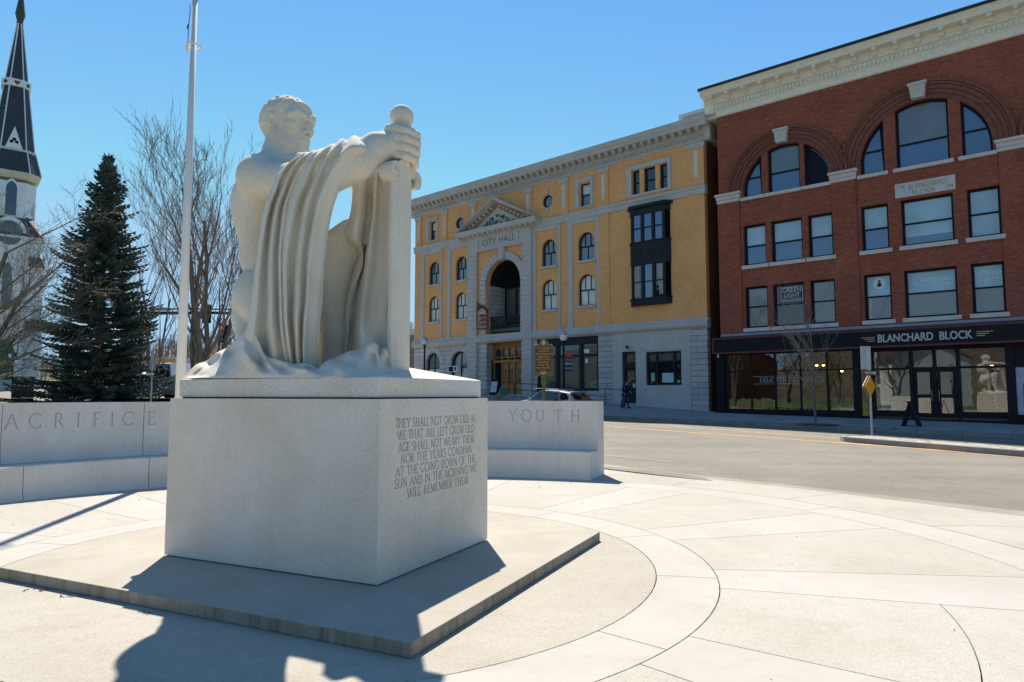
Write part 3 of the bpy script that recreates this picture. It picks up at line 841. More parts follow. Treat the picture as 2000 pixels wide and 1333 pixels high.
for i in range(len(wall_s) - 1):
    a0, a1 = wall_s[i], wall_s[i + 1]; g = math.degrees(.005 / rw)
    u0, u1 = -(a1 - g) * R(1) * rw, -(a0 + g) * R(1) * rw     # arc length, growing to the right
    polys = []
    for ch, a, z in WL:
        if a0 + .25 < a < a1 - .25:
            uc = -min(max(a, a0 + .95), a1 - .95) * R(1) * rw; wd = GLY[ch][0] * .235
            polys += stroke_text(ch, uc - wd / 2, 1.10, uc + wd / 2, 1.10, .235, .020)
    def fm(u, v, d, s=1):
        a = -u / rw; r = rw + wface(v, SEAT, .05) + d + 0.012 * (v - SEAT)
        return (r * math.cos(a), r * math.sin(a), v)
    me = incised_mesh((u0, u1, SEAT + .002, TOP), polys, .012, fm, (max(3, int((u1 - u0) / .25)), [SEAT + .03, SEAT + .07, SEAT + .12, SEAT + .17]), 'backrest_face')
    bm = bmesh.new(); bm.from_mesh(me)
    # back, top and ends of the panel
    n = max(4, int((a1 - a0) / 2.0)); P = []
    for k in range(n + 1):
        a = lerp(a0 + g, a1 - g, k / n)
        P.append([wpt(a, rw + .012 * (TOP - SEAT), TOP), wpt(a, rw + WT, TOP - .004), wpt(a, rw + WT, -.2)])
    m2 = MB(); m2.grid(P)
    for a in (a0 + g, a1 - g):
        col = [wpt(a, rw + wface(z, SEAT, .05) + .012 * (z - SEAT), z) for z in (SEAT + .002, SEAT + .03, SEAT + .07, SEAT + .12, SEAT + .17, TOP)]
        m2.add(col + [wpt(a, rw + WT, TOP - .004), wpt(a, rw + WT, -.2), wpt(a, rw, -.2)], [tuple(range(9))])
    m3 = m2.mesh('x'); bm.from_mesh(m3); bpy.data.meshes.remove(m3)
    bmesh.ops.remove_doubles(bm, verts=bm.verts, dist=1e-5); bmesh.ops.recalc_face_normals(bm, faces=bm.faces); bm.to_mesh(me); bm.free()
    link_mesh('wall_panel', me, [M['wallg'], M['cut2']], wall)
for i in range(len(seat_s) - 1):
    a0, a1 = seat_s[i], seat_s[i + 1]; g = math.degrees(.005 / WR)
    n = max(4, int((a1 - a0) / 2.0)); mb = MB()
    prof = [(WR - .06, .001), (WR - .035, .035), (WR - .012, .09), (WR, .17), (WR + .004, .3), (WR + .006, SEAT - .014), (WR + .02, SEAT), (rw + .02, SEAT - .004), (rw + .02, .001)]
    P = [[wpt(lerp(a0 + g, a1 - g, k / n), r, z) for r, z in prof] for k in range(n + 1)]
    mb.grid(P); m_ = len(prof)
    mb.add(P[0], [tuple(range(m_))]); mb.add(P[-1], [tuple(range(m_))])
    o = mb.build('seat_stone', M['wallg'], wall, weld=True); auto_smooth(o, 40)
# ------------------------------------------------------------------ statue: body grown as one signed-distance solid, meshed with surface nets
M['stone'] = granite('statue_granite', (0.72, 0.66, 0.57), 0.42, 95, 0.12, bumpd=0.003)
def SPX(px, py, l):
    P = at_plane(px, py, CT + LT * l, LT); d = P - CT
    return np.array((d.dot(FW), l, P.z))
VX = 0.0092
B0 = np.array((-1.38, -.95, 1.78)); B1 = np.array((1.45, .95, 5.05))
NX, NY, NZ = [int(v) for v in np.ceil((B1 - B0) / VX)]
FLD = np.full((NX, NY, NZ), 0.6, np.float32)
AX = [(B0[i] + VX * np.arange(n)).astype(np.float32) for i, n in enumerate((NX, NY, NZ))]
def _sub(lo, hi):
    i0 = [max(0, int((lo[i] - B0[i]) / VX)) for i in range(3)]; i1 = [min((NX, NY, NZ)[i], int((hi[i] - B0[i]) / VX) + 2) for i in range(3)]
    if any(i1[i] <= i0[i] for i in range(3)): return None
    sl = tuple(slice(i0[i], i1[i]) for i in range(3))
    return sl, AX[0][sl[0]][:, None, None], AX[1][sl[1]][None, :, None], AX[2][sl[2]][None, None, :]
def smin(a, b, k):
    h = np.clip(0.5 + 0.5 * (b - a) / k, 0, 1); return b * (1 - h) + a * h - k * h * (1 - h)
def put(sl, d, k, op):
    a = FLD[sl]
    if op == 'u': FLD[sl] = smin(a, d, k) if k > 0 else np.minimum(a, d)
    elif op == 's': FLD[sl] = -smin(-a, d, k)
    elif op == 'w': FLD[sl] = d
def cap3(a, b, ra, rb, k=.06, op='u', mg=.22):
    a = np.array(a, float); b = np.array(b, float); r = max(ra, rb) + mg
    S = _sub(np.minimum(a, b) - r, np.maximum(a, b) + r)
    if S is None: return
    sl, X, Y, Z = S; d = b - a; L2 = max(float(d @ d), 1e-9)
    t = np.clip(((X - a[0]) * d[0] + (Y - a[1]) * d[1] + (Z - a[2]) * d[2]) / L2, 0, 1)
    dist = np.sqrt((X - a[0] - t * d[0]) ** 2 + (Y - a[1] - t * d[1]) ** 2 + (Z - a[2] - t * d[2]) ** 2) - (ra + (rb - ra) * t)
    put(sl, dist.astype(np.float32), k, op)
def ell3(c, r, k=.06, op='u', yaw=0.0, pitch=0.0, roll=0.0, mg=.22):
    c = np.array(c, float); r = np.array(r, float); S = _sub(c - r.max() - mg, c + r.max() + mg)
    if S is None: return
    sl, X, Y, Z = S
    Rm = np.array((Matrix.Rotation(yaw, 3, 'Z') @ Matrix.Rotation(pitch, 3, 'Y') @ Matrix.Rotation(roll, 3, 'X')).transposed())
    x = X - c[0]; y = Y - c[1]; z = Z - c[2]
    q = [Rm[i][0] * x + Rm[i][1] * y + Rm[i][2] * z for i in range(3)]
    k0 = np.sqrt((q[0] / r[0]) ** 2 + (q[1] / r[1]) ** 2 + (q[2] / r[2]) ** 2)
    k1 = np.sqrt((q[0] / r[0] ** 2) ** 2 + (q[1] / r[1] ** 2) ** 2 + (q[2] / r[2] ** 2) ** 2)
    d = k0 * (k0 - 1) / np.maximum(k1, 1e-6); d = np.where(k0 < .05, -r.min(), d)
    put(sl, d.astype(np.float32), k, op)
def chain(pts, rs, k=.05, op='u'):
    for i in range(len(pts) - 1): cap3(pts[i], pts[i + 1], rs[i], rs[i + 1], k if i else k, op)

# trunk
ell3(SPX(541, 405, 0), (.385, .53, .44), .05)                    # rib cage
ell3(SPX(533, 503, 0), (.31, .385, .36), .16)                    # waist
ell3(SPX(540, 575, 0), (.36, .44, .27), .12)                    # pelvis
ell3(SPX(506, 578, -.24), (.245, .25, .28), .12)                 # right buttock
ell3(SPX(562, 578, .26), (.25, .25, .28), .10)                  # left buttock
ell3(SPX(492, 412, -.33), (.165, .16, .34), .14, pitch=R(6))     # right shoulder blade / lat
ell3(SPX(545, 400, .30), (.2, .2, .36), .12)
ell3(SPX(592, 395, .18), (.22, .24, .20), .10)                  # left breast
ell3(SPX(590, 410, -.22), (.24, .24, .20), .10)
ell3(SPX(560, 335, 0), (.24, .44, .15), .10)                    # shoulder girdle
ell3(SPX(604, 452, .20), (.20, .24, .30), .12)                  # belly side
chain([SPX(553, 345, 0), SPX(553, 300, 0), SPX(562, 272, 0)], [.22, .195, .18], .09)    # neck
cap3(SPX(519, 335, -.30), SPX(540, 300, -.1), .13, .12, .10)    # trapezius
# arms
ell3(SPX(506, 346, -.5), (.235, .215, .235), .12)               # right deltoid
chain([SPX(508, 352, -.52), SPX(575, 358, -.56), SPX(645, 338, -.56)], [.205, .185, .185], .06)
cap3(SPX(548, 322, -.30), SPX(590, 318, -.42), .11, .10, .06)   # front of the shoulder
chain([SPX(645, 335, -.55), SPX(690, 317, -.42), SPX(735, 291, -.24), SPX(757, 283, -.15)], [.195, .19, .150, .125], .05)
ell3(SPX(635, 348, .48), (.23, .215, .23), .07)
chain([SPX(640, 345, .5), SPX(700, 338, .50), SPX(738, 330, .44)], [.17, .155, .15], .06)
chain([SPX(738, 330, .43), SPX(768, 312, .22), SPX(784, 300, .10)], [.15, .125, .11], .05)
cap3(SPX(466, 527, -.30), SPX(500, 523, -.46), .014, .014, .05, 's')     # fold of the waist
cap3(SPX(470, 430, -.05), SPX(476, 530, -.05), .02, .02, .07, 's')       # spine
cap3(SPX(652, 352, -.74), SPX(742, 300, -.40), .008, .006, .04, 's')     # forearm muscle line
# legs: right knee down on the base, left leg forward
chain([SPX(508, 590, -.26), SPX(550, 640, -.32), SPX(572, 690, -.34)], [.24, .22, .18], .09)
chain([SPX(474, 585, -.34), SPX(474, 622, -.34), SPX(484, 668, -.36)], [.105, .11, .11], .03)
chain([SPX(570, 700, -.34), SPX(520, 705, -.32), SPX(470, 700, -.22)], [.17, .16, .13], .08)
ell3(SPX(477, 612, .12), (.125, .14, .31), .05, pitch=R(-6))   # upturned right foot under the buttock
chain([SPX(575, 560, .26), SPX(630, 512, .24), SPX(686, 462, .20)], [.27, .235, .185], .09)     # left thigh
ell3(SPX(676, 487, .18), (.175, .155, .20), .06)                 # knee
chain([SPX(668, 500, .18), SPX(654, 548, .16), SPX(650, 610, .14), SPX(655, 655, .14), SPX(652, 708, .14)], [.155, .165, .130, .122, .14], .05)
ell3(SPX(638, 545, .14), (.12, .13, .24), .06)                   # calf muscle
ell3(SPX(682, 715, .16), (.30, .13, .10), .06)                   # foot
# ---- right hand on the hilt
HC = SPX(785, 286, 0)
ell3(HC + (-.085, -.115, -.005), (.155, .085, .165), .04, yaw=R(8))
ell3(HC + (-.12, -.06, .0), (.12, .09, .15), .04)
FIN = [(267, .152, .044), (283, .154, .044), (299, .148, .042), (315, .130, .038)]
for k, (py, rad, fr) in enumerate(FIN):
    c0 = SPX(785, py, 0); pts = []
    for i in range(7):
        a = R(-112 + 32 * i); dz = .012 * (3 - i) if i < 4 else 0
        pts.append(c0 + (rad * math.cos(a), rad * math.sin(a), dz))
    for i in range(6): cap3(pts[i], pts[i + 1], fr * (1.08 if i < 2 else 1), fr, .012)
cap3(HC + (-.14, -.02, .10), HC + (-.02, .10, .15), .05, .045, .03); cap3(HC + (-.02, .10, .15), HC + (.09, .11, .13), .045, .04, .02)  # thumb
# ---- left hand below, on the far side
ell3(HC + (-.05, .13, -.09), (.14, .08, .13), .04)
for q in range(3):
    c0 = HC + (0, 0, -.13 - .0 + .075 * q - .05); pts = [c0 + (.142 * math.cos(R(a)), .142 * math.sin(R(a)), 0) for a in (110, 80, 50, 20)]
    for i in range(3): cap3(pts[i], pts[i + 1], .038, .038, .012)
# ---- head (local frame: x forwards, y to his left, z up)
HD = SPX(561, 243, 0)
def hp(x, y, z): return HD + np.array((x, y, z))
ell3(hp(-.03, 0, .045), (.295, .232, .258), .02)                # skull
ell3(hp(.085, 0, -.12), (.195, .172, .26), .06)                 # face
ell3(hp(-.02, 0, -.16), (.20, .168, .20), .06)                  # jaw and back of the head
for sg_ in (-1, 1):
    chain([hp(.015, sg_ * .170, -.17), hp(.12, sg_ * .125, -.285), hp(.20, sg_ * .04, -.335)], [.055, .058, .062], .05)   # jaw line
ell3(hp(.225, 0, -.325), (.062, .078, .055), .04)               # chin
ell3(hp(.215, 0, -.225), (.082, .095, .085), .04)               # muzzle
for sgn in (-1, 1):
    ell3(hp(.178, sgn * .125, -.085), (.085, .062, .06), .04)   # cheek bone
    ell3(hp(.298, sgn * .094, -.026), (.056, .066, .044), .02, 's')  # eye socket
    ell3(hp(.222, sgn * .094, -.034), (.056, .060, .040), .004) # eyeball with lids
    chain([hp(.214, sgn * .158, -.022), hp(.266, sgn * .108, .004), hp(.270, sgn * .056, -.022)], [.010, .013, .010], .006)   # upper lid
    chain([hp(.212, sgn * .158, -.034), hp(.256, sgn * .105, -.072), hp(.264, sgn * .056, -.044)], [.008, .010, .008], .01)   # lower lid
    chain([hp(.200, sgn * .182, .018), hp(.262, sgn * .115, .048), hp(.284, sgn * .035, .030)], [.028, .032, .030], .03)    # brow
    # ear
    ell3(hp(.010, sgn * .222, -.045), (.038, .030, .078), .010, yaw=sgn * R(-14), pitch=R(10))
    ell3(hp(.024, sgn * .252, -.048), (.022, .024, .044), .006, 's', pitch=R(10))
    chain([hp(.044, sgn * .226, -.01), hp(.016, sgn * .248, .026), hp(-.024, sgn * .252, -.008), hp(-.020, sgn * .246, -.070), hp(.016, sgn * .228, -.112)], [.011, .014, .014, .013, .016], .008)
ell3(hp(.232, 0, .10), (.045, .15, .085), .05)                  # forehead
chain([hp(.272, 0, .005), hp(.302, 0, -.07), hp(.332, 0, -.145)], [.026, .029, .037], .018)      # nose
for sgn in (-1, 1): ell3(hp(.300, sgn * .038, -.150), (.030, .023, .026), .012)
chain([hp(.262, -.060, -.213), hp(.294, -.015, -.202), hp(.294, .015, -.202), hp(.262, .060, -.213)], [.014, .022, .022, .014], .010)   # upper lip
chain([hp(.262, -.054, -.240), hp(.290, 0, -.248), hp(.262, .054, -.240)], [.014, .026, .014], .010)
chain([hp(.272, -.066, -.225), hp(.322, 0, -.224), hp(.272, .066, -.225)], [.007, .009, .007], .006, 's')
# cropped hair: a raised cap with tufts
S = _sub(HD - .42, HD + .42); sl, X, Y, Z = S
x = X - HD[0]; y = Y - HD[1]; z = Z - HD[2]
k0 = np.sqrt(((x + .03) / .295) ** 2 + (y / .232) ** 2 + ((z - .045) / .262) ** 2)
rng = np.random.RandomState(4); tuft = 0
for i in range(14):
    a = rng.rand(3) * 6.28; w3 = rng.randn(3); w3 = w3 / np.linalg.norm(w3) * (70 + rng.rand() * 70)
    tuft = tuft + np.sin(w3[0] * x + w3[1] * y + w3[2] * z + a[0])
line = np.minimum(z - (.115 + .25 * np.clip(.12 - x, 0, .12) * 0) + .0 * x, 1)
hair_mask = 1 / (1 + np.exp(-(z - (.150 - np.clip((.17 - x) * 1.05, 0, .40))) / .008))
back = 1 / (1 + np.exp((x - .19) / .012))
hair = (.014 + .0042 * tuft / 2.2) * hair_mask * np.maximum(back, 1 / (1 + np.exp(-(z - .15) / .01)))
nearf = np.clip(1 - np.abs(k0 - 1) / .35, 0, 1)
earz = 1 - np.exp(-((x - .01) ** 2 + (z + .04) ** 2) / .010) * (np.abs(y) > .12)
FLD[sl] -= (hair * nearf * earz).astype(np.float32)

def surface_nets(F, org, vx):
    S = F < 0; nx, ny, nz = F.shape
    c = [S[dx:nx - 1 + dx, dy:ny - 1 + dy, dz:nz - 1 + dz] for dx in (0, 1) for dy in (0, 1) for dz in (0, 1)]
    n = sum(a.astype(np.int8) for a in c); act = (n > 0) & (n < 8)
    idx = np.argwhere(act); vid = -np.ones(act.shape, np.int64); vid[act] = np.arange(len(idx))
    offs = [(dx, dy, dz) for dx in (0, 1) for dy in (0, 1) for dz in (0, 1)]
    acc = np.zeros((len(idx), 3)); cnt = np.zeros(len(idx))
    vals = [F[idx[:, 0] + o[0], idx[:, 1] + o[1], idx[:, 2] + o[2]] for o in offs]
    for i in range(8):
        for j in range(i + 1, 8):
            a, b = offs[i], offs[j]
            if sum(abs(a[k] - b[k]) for k in range(3)) != 1: continue
            va, vb = vals[i], vals[j]; m = (va < 0) != (vb < 0)
            t = np.where(m, va / np.where(m, va - vb, 1), 0)
            p = np.array(a)[None] + t[:, None] * (np.array(b) - np.array(a))[None]
            acc[m] += p[m]; cnt[m] += 1
    V = (idx + acc / cnt[:, None]) * vx + org
    Q = []
    for ax in range(3):
        sl0 = [slice(1, -1)] * 3; sl0[ax] = slice(0, -1)
        a = S[tuple(slice(1, -1) if k != ax else slice(0, -1) for k in range(3))]
        b = S[tuple(slice(1, -1) if k != ax else slice(1, None) for k in range(3))]
        e = np.argwhere(a != b); 
        if not len(e): continue
        inside = a[tuple(e.T)]
        base = e + 1; base[:, ax] -= 1
        u, v = [(1, 2), (2, 0), (0, 1)][ax]
        def g(du, dv):
            q = base.copy(); q[:, u] -= du; q[:, v] -= dv; return vid[tuple(q.T)]
        q = np.stack([g(1, 1), g(0, 1), g(0, 0), g(1, 0)], 1)
        q[~inside] = q[~inside][:, ::-1]; Q.append(q)
    Q = np.concatenate(Q); Q = Q[(Q >= 0).all(1)]
    return V, Q
V, Q = surface_nets(FLD, B0, VX)
V[:, 2] = np.maximum(V[:, 2], 1.79)
statue = thing('kneeling_statue', 'pale granite statue of a kneeling nude man holding a draped upright sword', 'statue', CT, MROT)
me = bpy.data.meshes.new('figure'); me.from_pydata(V.tolist(), [], Q.tolist()); me.validate()
fig = link_mesh('figure', me, M['stone'], statue, smooth=True)
del FLD

# ------------------------------------------------------------------ cloth: closed carved sheets with modelled folds
def cr(p0, p1, p2, p3, t):
    return 0.5 * ((2 * p1) + (-p0 + p2) * t + (2 * p0 - 5 * p1 + 4 * p2 - p3) * t * t + (-p0 + 3 * p1 - 3 * p2 + p3) * t ** 3)
def spline(P, n):
    P = np.asarray(P, float); m = len(P); out = []
    for i in range(m - 1):
        a = P[max(i - 1, 0)]; b = P[i]; c = P[i + 1]; d = P[min(i + 2, m - 1)]
        for k in range(n): out.append(cr(a, b, c, d, k / n))
    out.append(P[-1]); return np.array(out)
def sheet(rows, thick, nu=5, nv=7, name='cloth', back=(0, 1, 0), wob=0.0):
    """rows of (px, py, l) control points, top to bottom; thick = how far the solid reaches back"""
    G = np.array([[SPX(*q) for q in r] for r in rows])
    A = np.array([spline(r, nu) for r in G]); A = np.array([spline(A[:, j], nv) for j in range(A.shape[1])]).transpose(1, 0, 2)
    if wob:
        ni, nj, _ = A.shape; rg = np.random.RandomState(3)
        for i in range(ni):
            for j in range(nj):
                A[i, j, 1] += wob * math.sin(j * .9 + i * .11) * math.sin(i * .07 + 1)
    ni, nj, _ = A.shape; t = thick if callable(thick) else (lambda i, j: thick)
    Bk = A.copy()
    for i in range(ni):
        for j in range(nj):
            e = min(1, min(j, nj - 1 - j) / 4.0); 
            Bk[i, j] = A[i, j] + np.array(back) * t(i / (ni - 1), j / (nj - 1)) * (.35 + .65 * math.sqrt(e))
    mb = MB(); P = [[tuple(p) for p in r] for r in A]; Qb = [[tuple(p) for p in r] for r in Bk]
    mb.grid(P); mb.grid(Qb, flip=True)
    mb.grid([P[0], Qb[0]]); mb.grid([P[-1], Qb[-1]]); mb.grid([[r[0] for r in P], [r[0] for r in Qb]]); mb.grid([[r[-1] for r in P], [r[-1] for r in Qb]])
    for k, v in enumerate(mb.v): mb.v[k] = (v[0], v[1], max(v[2], 1.785))
    o = mb.build(name, M['stone'], statue, weld=True); auto_smooth(o, 70)
    return o
W1 = -.82
def row1(pts, base, amp, rise=0.0):
    """pts: px list (13 columns: ridge/valley alternating), amp: valley depth"""
    sg = [0, -1, 1, -.7, 1, -.45, .05, -1, 1, -.8, .9, -.8, .6]
    out = []
    for k, (px, py) in enumerate(pts):
        out.append((px, py, base + (amp * .42) * (1 + sg[k]) + rise * (k / 12.0) ** 4))
    return out
def yrow(y, xs, base, amp, rise=0.0): return row1([(x, y) for x in xs], base, amp, rise)
D1 = [
  # wrap over the arm (behind), crest, front lip
  [(600, 306, -.40), (606, 305, -.40), (612, 304, -.41), (618, 303, -.40), (624, 301, -.41), (630, 299, -.41), (637, 296, -.41), (648, 291, -.40), (658, 286, -.41), (668, 283, -.40), (682, 280, -.40), (698, 280, -.39), (714, 284, -.38)],
  row1([(592, 300), (598, 297), (606, 298), (614, 294), (621, 295), (626, 291), (634, 289), (646, 282), (655, 281), (668, 271), (678, 274), (692, 265), (712, 275)], -.60, .03, .22),
  row1([(572, 312), (579, 308), (588, 310), (598, 303), (606, 304), (612, 300), (620, 300), (632, 294), (642, 297), (655, 288), (668, 292), (684, 284), (704, 284)], -.76, .05, .15),
  row1([(554, 328), (560, 324), (567, 326), (577, 320), (586, 322), (594, 318), (601, 320), (612, 314), (622, 318), (635, 310), (648, 314), (664, 306), (684, 300)], W1, .08, .12),
  yrow(350, (538, 546, 552, 562, 570, 577, 583, 597, 610, 618, 632, 640, 650), W1, .10, .04),
  yrow(375, (529, 537, 543, 553, 561, 567, 573, 586, 599, 608, 622, 630, 638), W1, .11),
  yrow(400, (518, 527, 534, 544, 552, 558, 564, 577, 590, 600, 615, 622, 630), W1, .12),
  yrow(440, (510, 518, 526, 536, 546, 552, 559, 569, 583, 594, 607, 614, 621), W1, .12),
  yrow(490, (503, 511, 521, 531, 541, 547, 553, 561, 576, 587, 599, 607, 615), W1, .12),
  yrow(540, (496, 506, 518, 530, 541, 547, 552, 559, 572, 584, 596, 603, 609), W1, .12),
  yrow(585, (491, 503, 518, 531, 542, 548, 553, 560, 569, 583, 594, 601, 606), W1 - .01, .13),
  yrow(620, (487, 500, 517, 531, 543, 549, 554, 560, 568, 581, 590, 597, 603), W1 - .02, .14),
  yrow(655, (478, 496, 516, 533, 546, 552, 557, 563, 571, 581, 589, 595, 600), W1 - .01, .15),
  yrow(690, (468, 492, 514, 535, 551, 557, 562, 567, 574, 582, 589, 594, 598), W1 + .05, .13),
  yrow(722, (455, 486, 512, 537, 556, 562, 567, 571, 577, 584, 590, 595, 598), W1 + .12, .10),
]
sheet(D1, lambda u, v: .20, 4, 5, 'shoulder_drape')
# trailing cloth on the base, left: from its crest down to the edge of the cap course
PL = [
  [(352, 742, -.60), (380, 726, -.42), (402, 712, -.40), (424, 697, -.42), (446, 684, -.44), (468, 668, -.46), (486, 650, -.50), (500, 660, -.55), (520, 690, -.60), (545, 704, -.60), (575, 710, -.60), (600, 712, -.55), (622, 722, -.45)],
  [(358, 739, -.66), (384, 715, -.56), (405, 704, -.56), (425, 691, -.58), (446, 677, -.60), (468, 661, -.64), (486, 641, -.72), (502, 655, -.78), (520, 692, -.80), (545, 704, -.76), (575, 709, -.74), (600, 711, -.66), (622, 720, -.55)],
  [(362, 738.5, -.72), (388, 720, -.66), (409, 711, -.63), (431, 697, -.68), (450, 690, -.66), (472, 672, -.76), (484, 668, -.84), (506, 690, -.80), (524, 703, -.84), (548, 711, -.80), (578, 714, -.80), (602, 716, -.72), (624, 723, -.62)],
  [(365, 738.5, -.80), (384, 730, -.78), (408, 722, -.72), (430, 707, -.80), (450, 706, -.74), (468, 688, -.86), (484, 690, -.90), (508, 708, -.82), (528, 714, -.84), (552, 719, -.84), (582, 719, -.84), (606, 719, -.78), (628, 726, -.70)],
  [(370, 738.6, -.86), (388, 734, -.86), (406, 730, -.82), (428, 720, -.88), (448, 720, -.84), (466, 704, -.92), (488, 708, -.93), (512, 719, -.88), (532, 723, -.86), (556, 725, -.88), (586, 723, -.90), (610, 723, -.86), (632, 729, -.78)],
  [(378, 738.6, -.915), (392, 737, -.915), (410, 736, -.915), (430, 732, -.915), (450, 732, -.915), (470, 724, -.93), (492, 724, -.93), (514, 729, -.92), (536, 731, -.915), (560, 732, -.915), (590, 729, -.915), (614, 728, -.90), (636, 732, -.86)],
  [(384, 738.6, -.925), (398, 738.6, -.925), (414, 738.6, -.925), (434, 738.6, -.925), (454, 738.6, -.925), (474, 738.6, -.925), (496, 738.6, -.925), (518, 738.6, -.925), (540, 738.6, -.925), (564, 738.6, -.925), (592, 738.6, -.925), (616, 738, -.925), (640, 736.5, -.90)],
]
for i, r in enumerate(PL[1:5]):
    for k in range(1, len(r) - 1):
        q = r[k]; sg2 = (-1) ** (k + (i > 1)); r[k] = (q[0] + (2 if i % 2 else -2), q[1] + sg2 * 1.6, q[2] + sg2 * .038)
sheet(PL, .30, 4, 5, 'trailing_cloth', back=(0, .9, -.12))
D3 = [[(584, y, .10), (598, y, .16), (610, y, .12), (622, y, .22), (634, y, .28), (648, y, .30)] for y in (450, 500, 550, 600, 650, 700, 724)]
sheet(D3, .25, 3, 3, 'inner_drape')
# cloth hanging from the far arm, behind the knee and round the blade
D2 = [
  [(694, 330, .10), (704, 330, .08), (716, 328, .14), (728, 322, .18), (740, 318, .16), (752, 314, .16), (764, 312, .14), (772, 312, .10)],
  [(689, 350, .02), (700, 348, -.04), (713, 347, .02), (724, 345, .14), (735, 342, .06), (745, 340, .14), (755, 340, .10), (768, 340, .06)],
  [(688, 385, -.02), (700, 385, -.10), (712, 385, -.02), (721, 385, .14), (732, 385, .04), (744, 385, .12), (756, 385, .08), (768, 385, .05)],
  [(684, 418, -.04), (698, 418, -.12), (711, 418, -.02), (720, 418, .16), (730, 418, .02), (743, 418, .11), (755, 418, .06), (768, 418, .05)],
  [(675, 452, -.04), (692, 453, -.12), (706, 454, -.02), (715, 455, .18), (724, 455, -.02), (741, 455, .09), (754, 455, .05), (768, 455, .05)],
  [(682, 470, -.04), (696, 472, -.08), (706, 474, .02), (714, 476, .20), (722, 476, -.03), (740, 476, .08), (754, 476, .04), (768, 476, .05)],
  [(678, 492, .36), (704, 493, .14), (709, 494, .10), (712, 495, .22), (720, 496, -.04), (739, 496, .07), (754, 496, .04), (768, 496, .05)],
  [(676, 518, .36), (702, 519, .16), (708, 520, .12), (710, 520, .22), (717, 520, -.06), (737, 520, .06), (754, 520, .04), (768, 520, .05)],
  [(668, 548, .36), (690, 549, .16), (698, 550, .16), (703, 550, .24), (713, 550, -.08), (732, 550, .04), (752, 550, .03), (768, 550, .05)],
  [(662, 578, .34), (680, 578, .16), (690, 578, .18), (698, 578, .24), (709, 578, -.10), (727, 578, .03), (748, 578, .00), (768, 578, .04)],
  [(660, 605, .30), (677, 605, .14), (687, 605, .18), (695, 605, .22), (706, 605, -.13), (724, 605, .01), (746, 605, -.05), (768, 605, .04)],
  [(660, 645, .26), (679, 645, .08), (685, 645, .16), (690, 645, .16), (702, 645, -.20), (722, 645, -.10), (748, 645, .00), (768, 645, .03)],
  [(668, 690, .14), (675, 690, .04), (681, 690, .08), (688, 690, .06), (702, 690, -.26), (726, 690, -.26), (748, 690, -.06), (768, 690, .02)],
  [(664, 728, .08), (670, 728, .00), (677, 728, .03), (686, 728, .00), (700, 728, -.32), (726, 728, -.32), (748, 728, -.10), (768, 728, .01)],
]
sheet(D2, .22, 5, 5, 'arm_drape')
# gathered cloth at the foot of the blade
PR = [
  [(606, 735, -.66), (630, 716, -.40), (652, 702, -.30), (676, 692, -.22), (700, 683, -.16), (722, 673, -.10), (740, 672, -.06), (756, 690, -.02)],
  [(610, 736, -.78), (634, 709, -.58), (655, 698, -.50), (678, 689, -.44), (700, 681, -.38), (720, 671, -.34), (736, 672, -.28), (752, 694, -.06)],
  [(614, 736.5, -.86), (638, 712, -.72), (658, 704, -.62), (680, 698, -.58), (702, 690, -.52), (722, 680, -.44), (736, 682, -.34), (750, 702, -.05)],
  [(618, 737, -.90), (642, 719, -.84), (664, 713, -.74), (686, 706, -.64), (706, 700, -.58), (726, 694, -.44), (738, 698, -.34), (750, 712, -.08)],
  [(622, 737.5, -.92), (646, 727, -.91), (668, 723, -.84), (690, 716, -.72), (708, 710, -.62), (726, 705, -.46), (740, 712, -.36), (752, 722, -.16)],
  [(628, 738, -.925), (650, 735, -.925), (674, 733, -.90), (696, 727, -.80), (714, 723, -.66), (730, 722, -.50), (744, 728, -.38), (756, 734, -.22)],
  [(634, 738.6, -.925), (654, 738.6, -.925), (678, 738.6, -.925), (700, 738.2, -.90), (718, 736, -.78), (734, 735, -.60), (746, 737, -.44), (758, 738, -.28)],
]
for i, r in enumerate(PR[1:5]):
    for k in range(1, len(r) - 1):
        q = r[k]; sg2 = (-1) ** (k + (i > 1)); r[k] = (q[0], q[1] + sg2 * 1.4, q[2] + sg2 * .035)
sheet(PR, .26, 5, 5, 'gathered_cloth', back=(0, .9, -.12))

# ------------------------------------------------------------------ sword: blade, guard with scrolled ends, grip, pommel
GC = SPX(783, 350, 0); fx = GC[0]
mb = MB(); hw, ht = .165, .056; zb, zt = 1.80, GC[2] + .06
prof = [(-ht, -hw * .62), (-ht * .35, -hw), (ht * .35, -hw), (ht, -hw * .62), (ht * 1.12, 0), (ht, hw * .62), (ht * .35, hw), (-ht * .35, hw), (-ht, hw * .62)]
prof = [(fx + a, b) for a, b in prof]; mb.prism(prof, zb, zt, axis='z')
sw = mb.build('sword_blade', M['stone'], statue, bevel=.006)
# guard: one arched bar ending in drooping rolls
zg = SPX(783, 316, 0)[2]
def guard_section():
    up = []; lo = []; n = 28
    for i in range(n + 1):
        y = -.17 + .34 * i / n; up.append((y, zg - .055 * (y / .17) ** 2 * 1.3)); lo.append((y, zg - .125 - .03 * abs(y / .17)))
    L_ = arc(-.175, zg - .155, .098, 80, 290, 16); R_ = arc(.175, zg - .155, .098, -110, 100, 16)
    return up + R_[::-1] + lo[::-1] + L_[::-1]
mb = MB(); mb.prism(guard_section(), fx - .075, fx + .075, axis='x')
o = mb.build('sword_guard', M['stone'], statue, bevel=.03); o.modifiers[0].segments = 4
for s in (-1, 1):
    m_ = MB(); m_.lathe([(.034, 0), (.034, .012), (.024, .016), (.020, .006), (.008, .006), (.008, .016), (.002, .018)], n=20)
    e = m_.build('scroll_eye', M['stone'], o); e.rotation_euler = (0, PI / 2, 0); e.location = (fx + .073, s * .175, zg - .155)
zp = SPX(785, 229, 0); mb = MB()
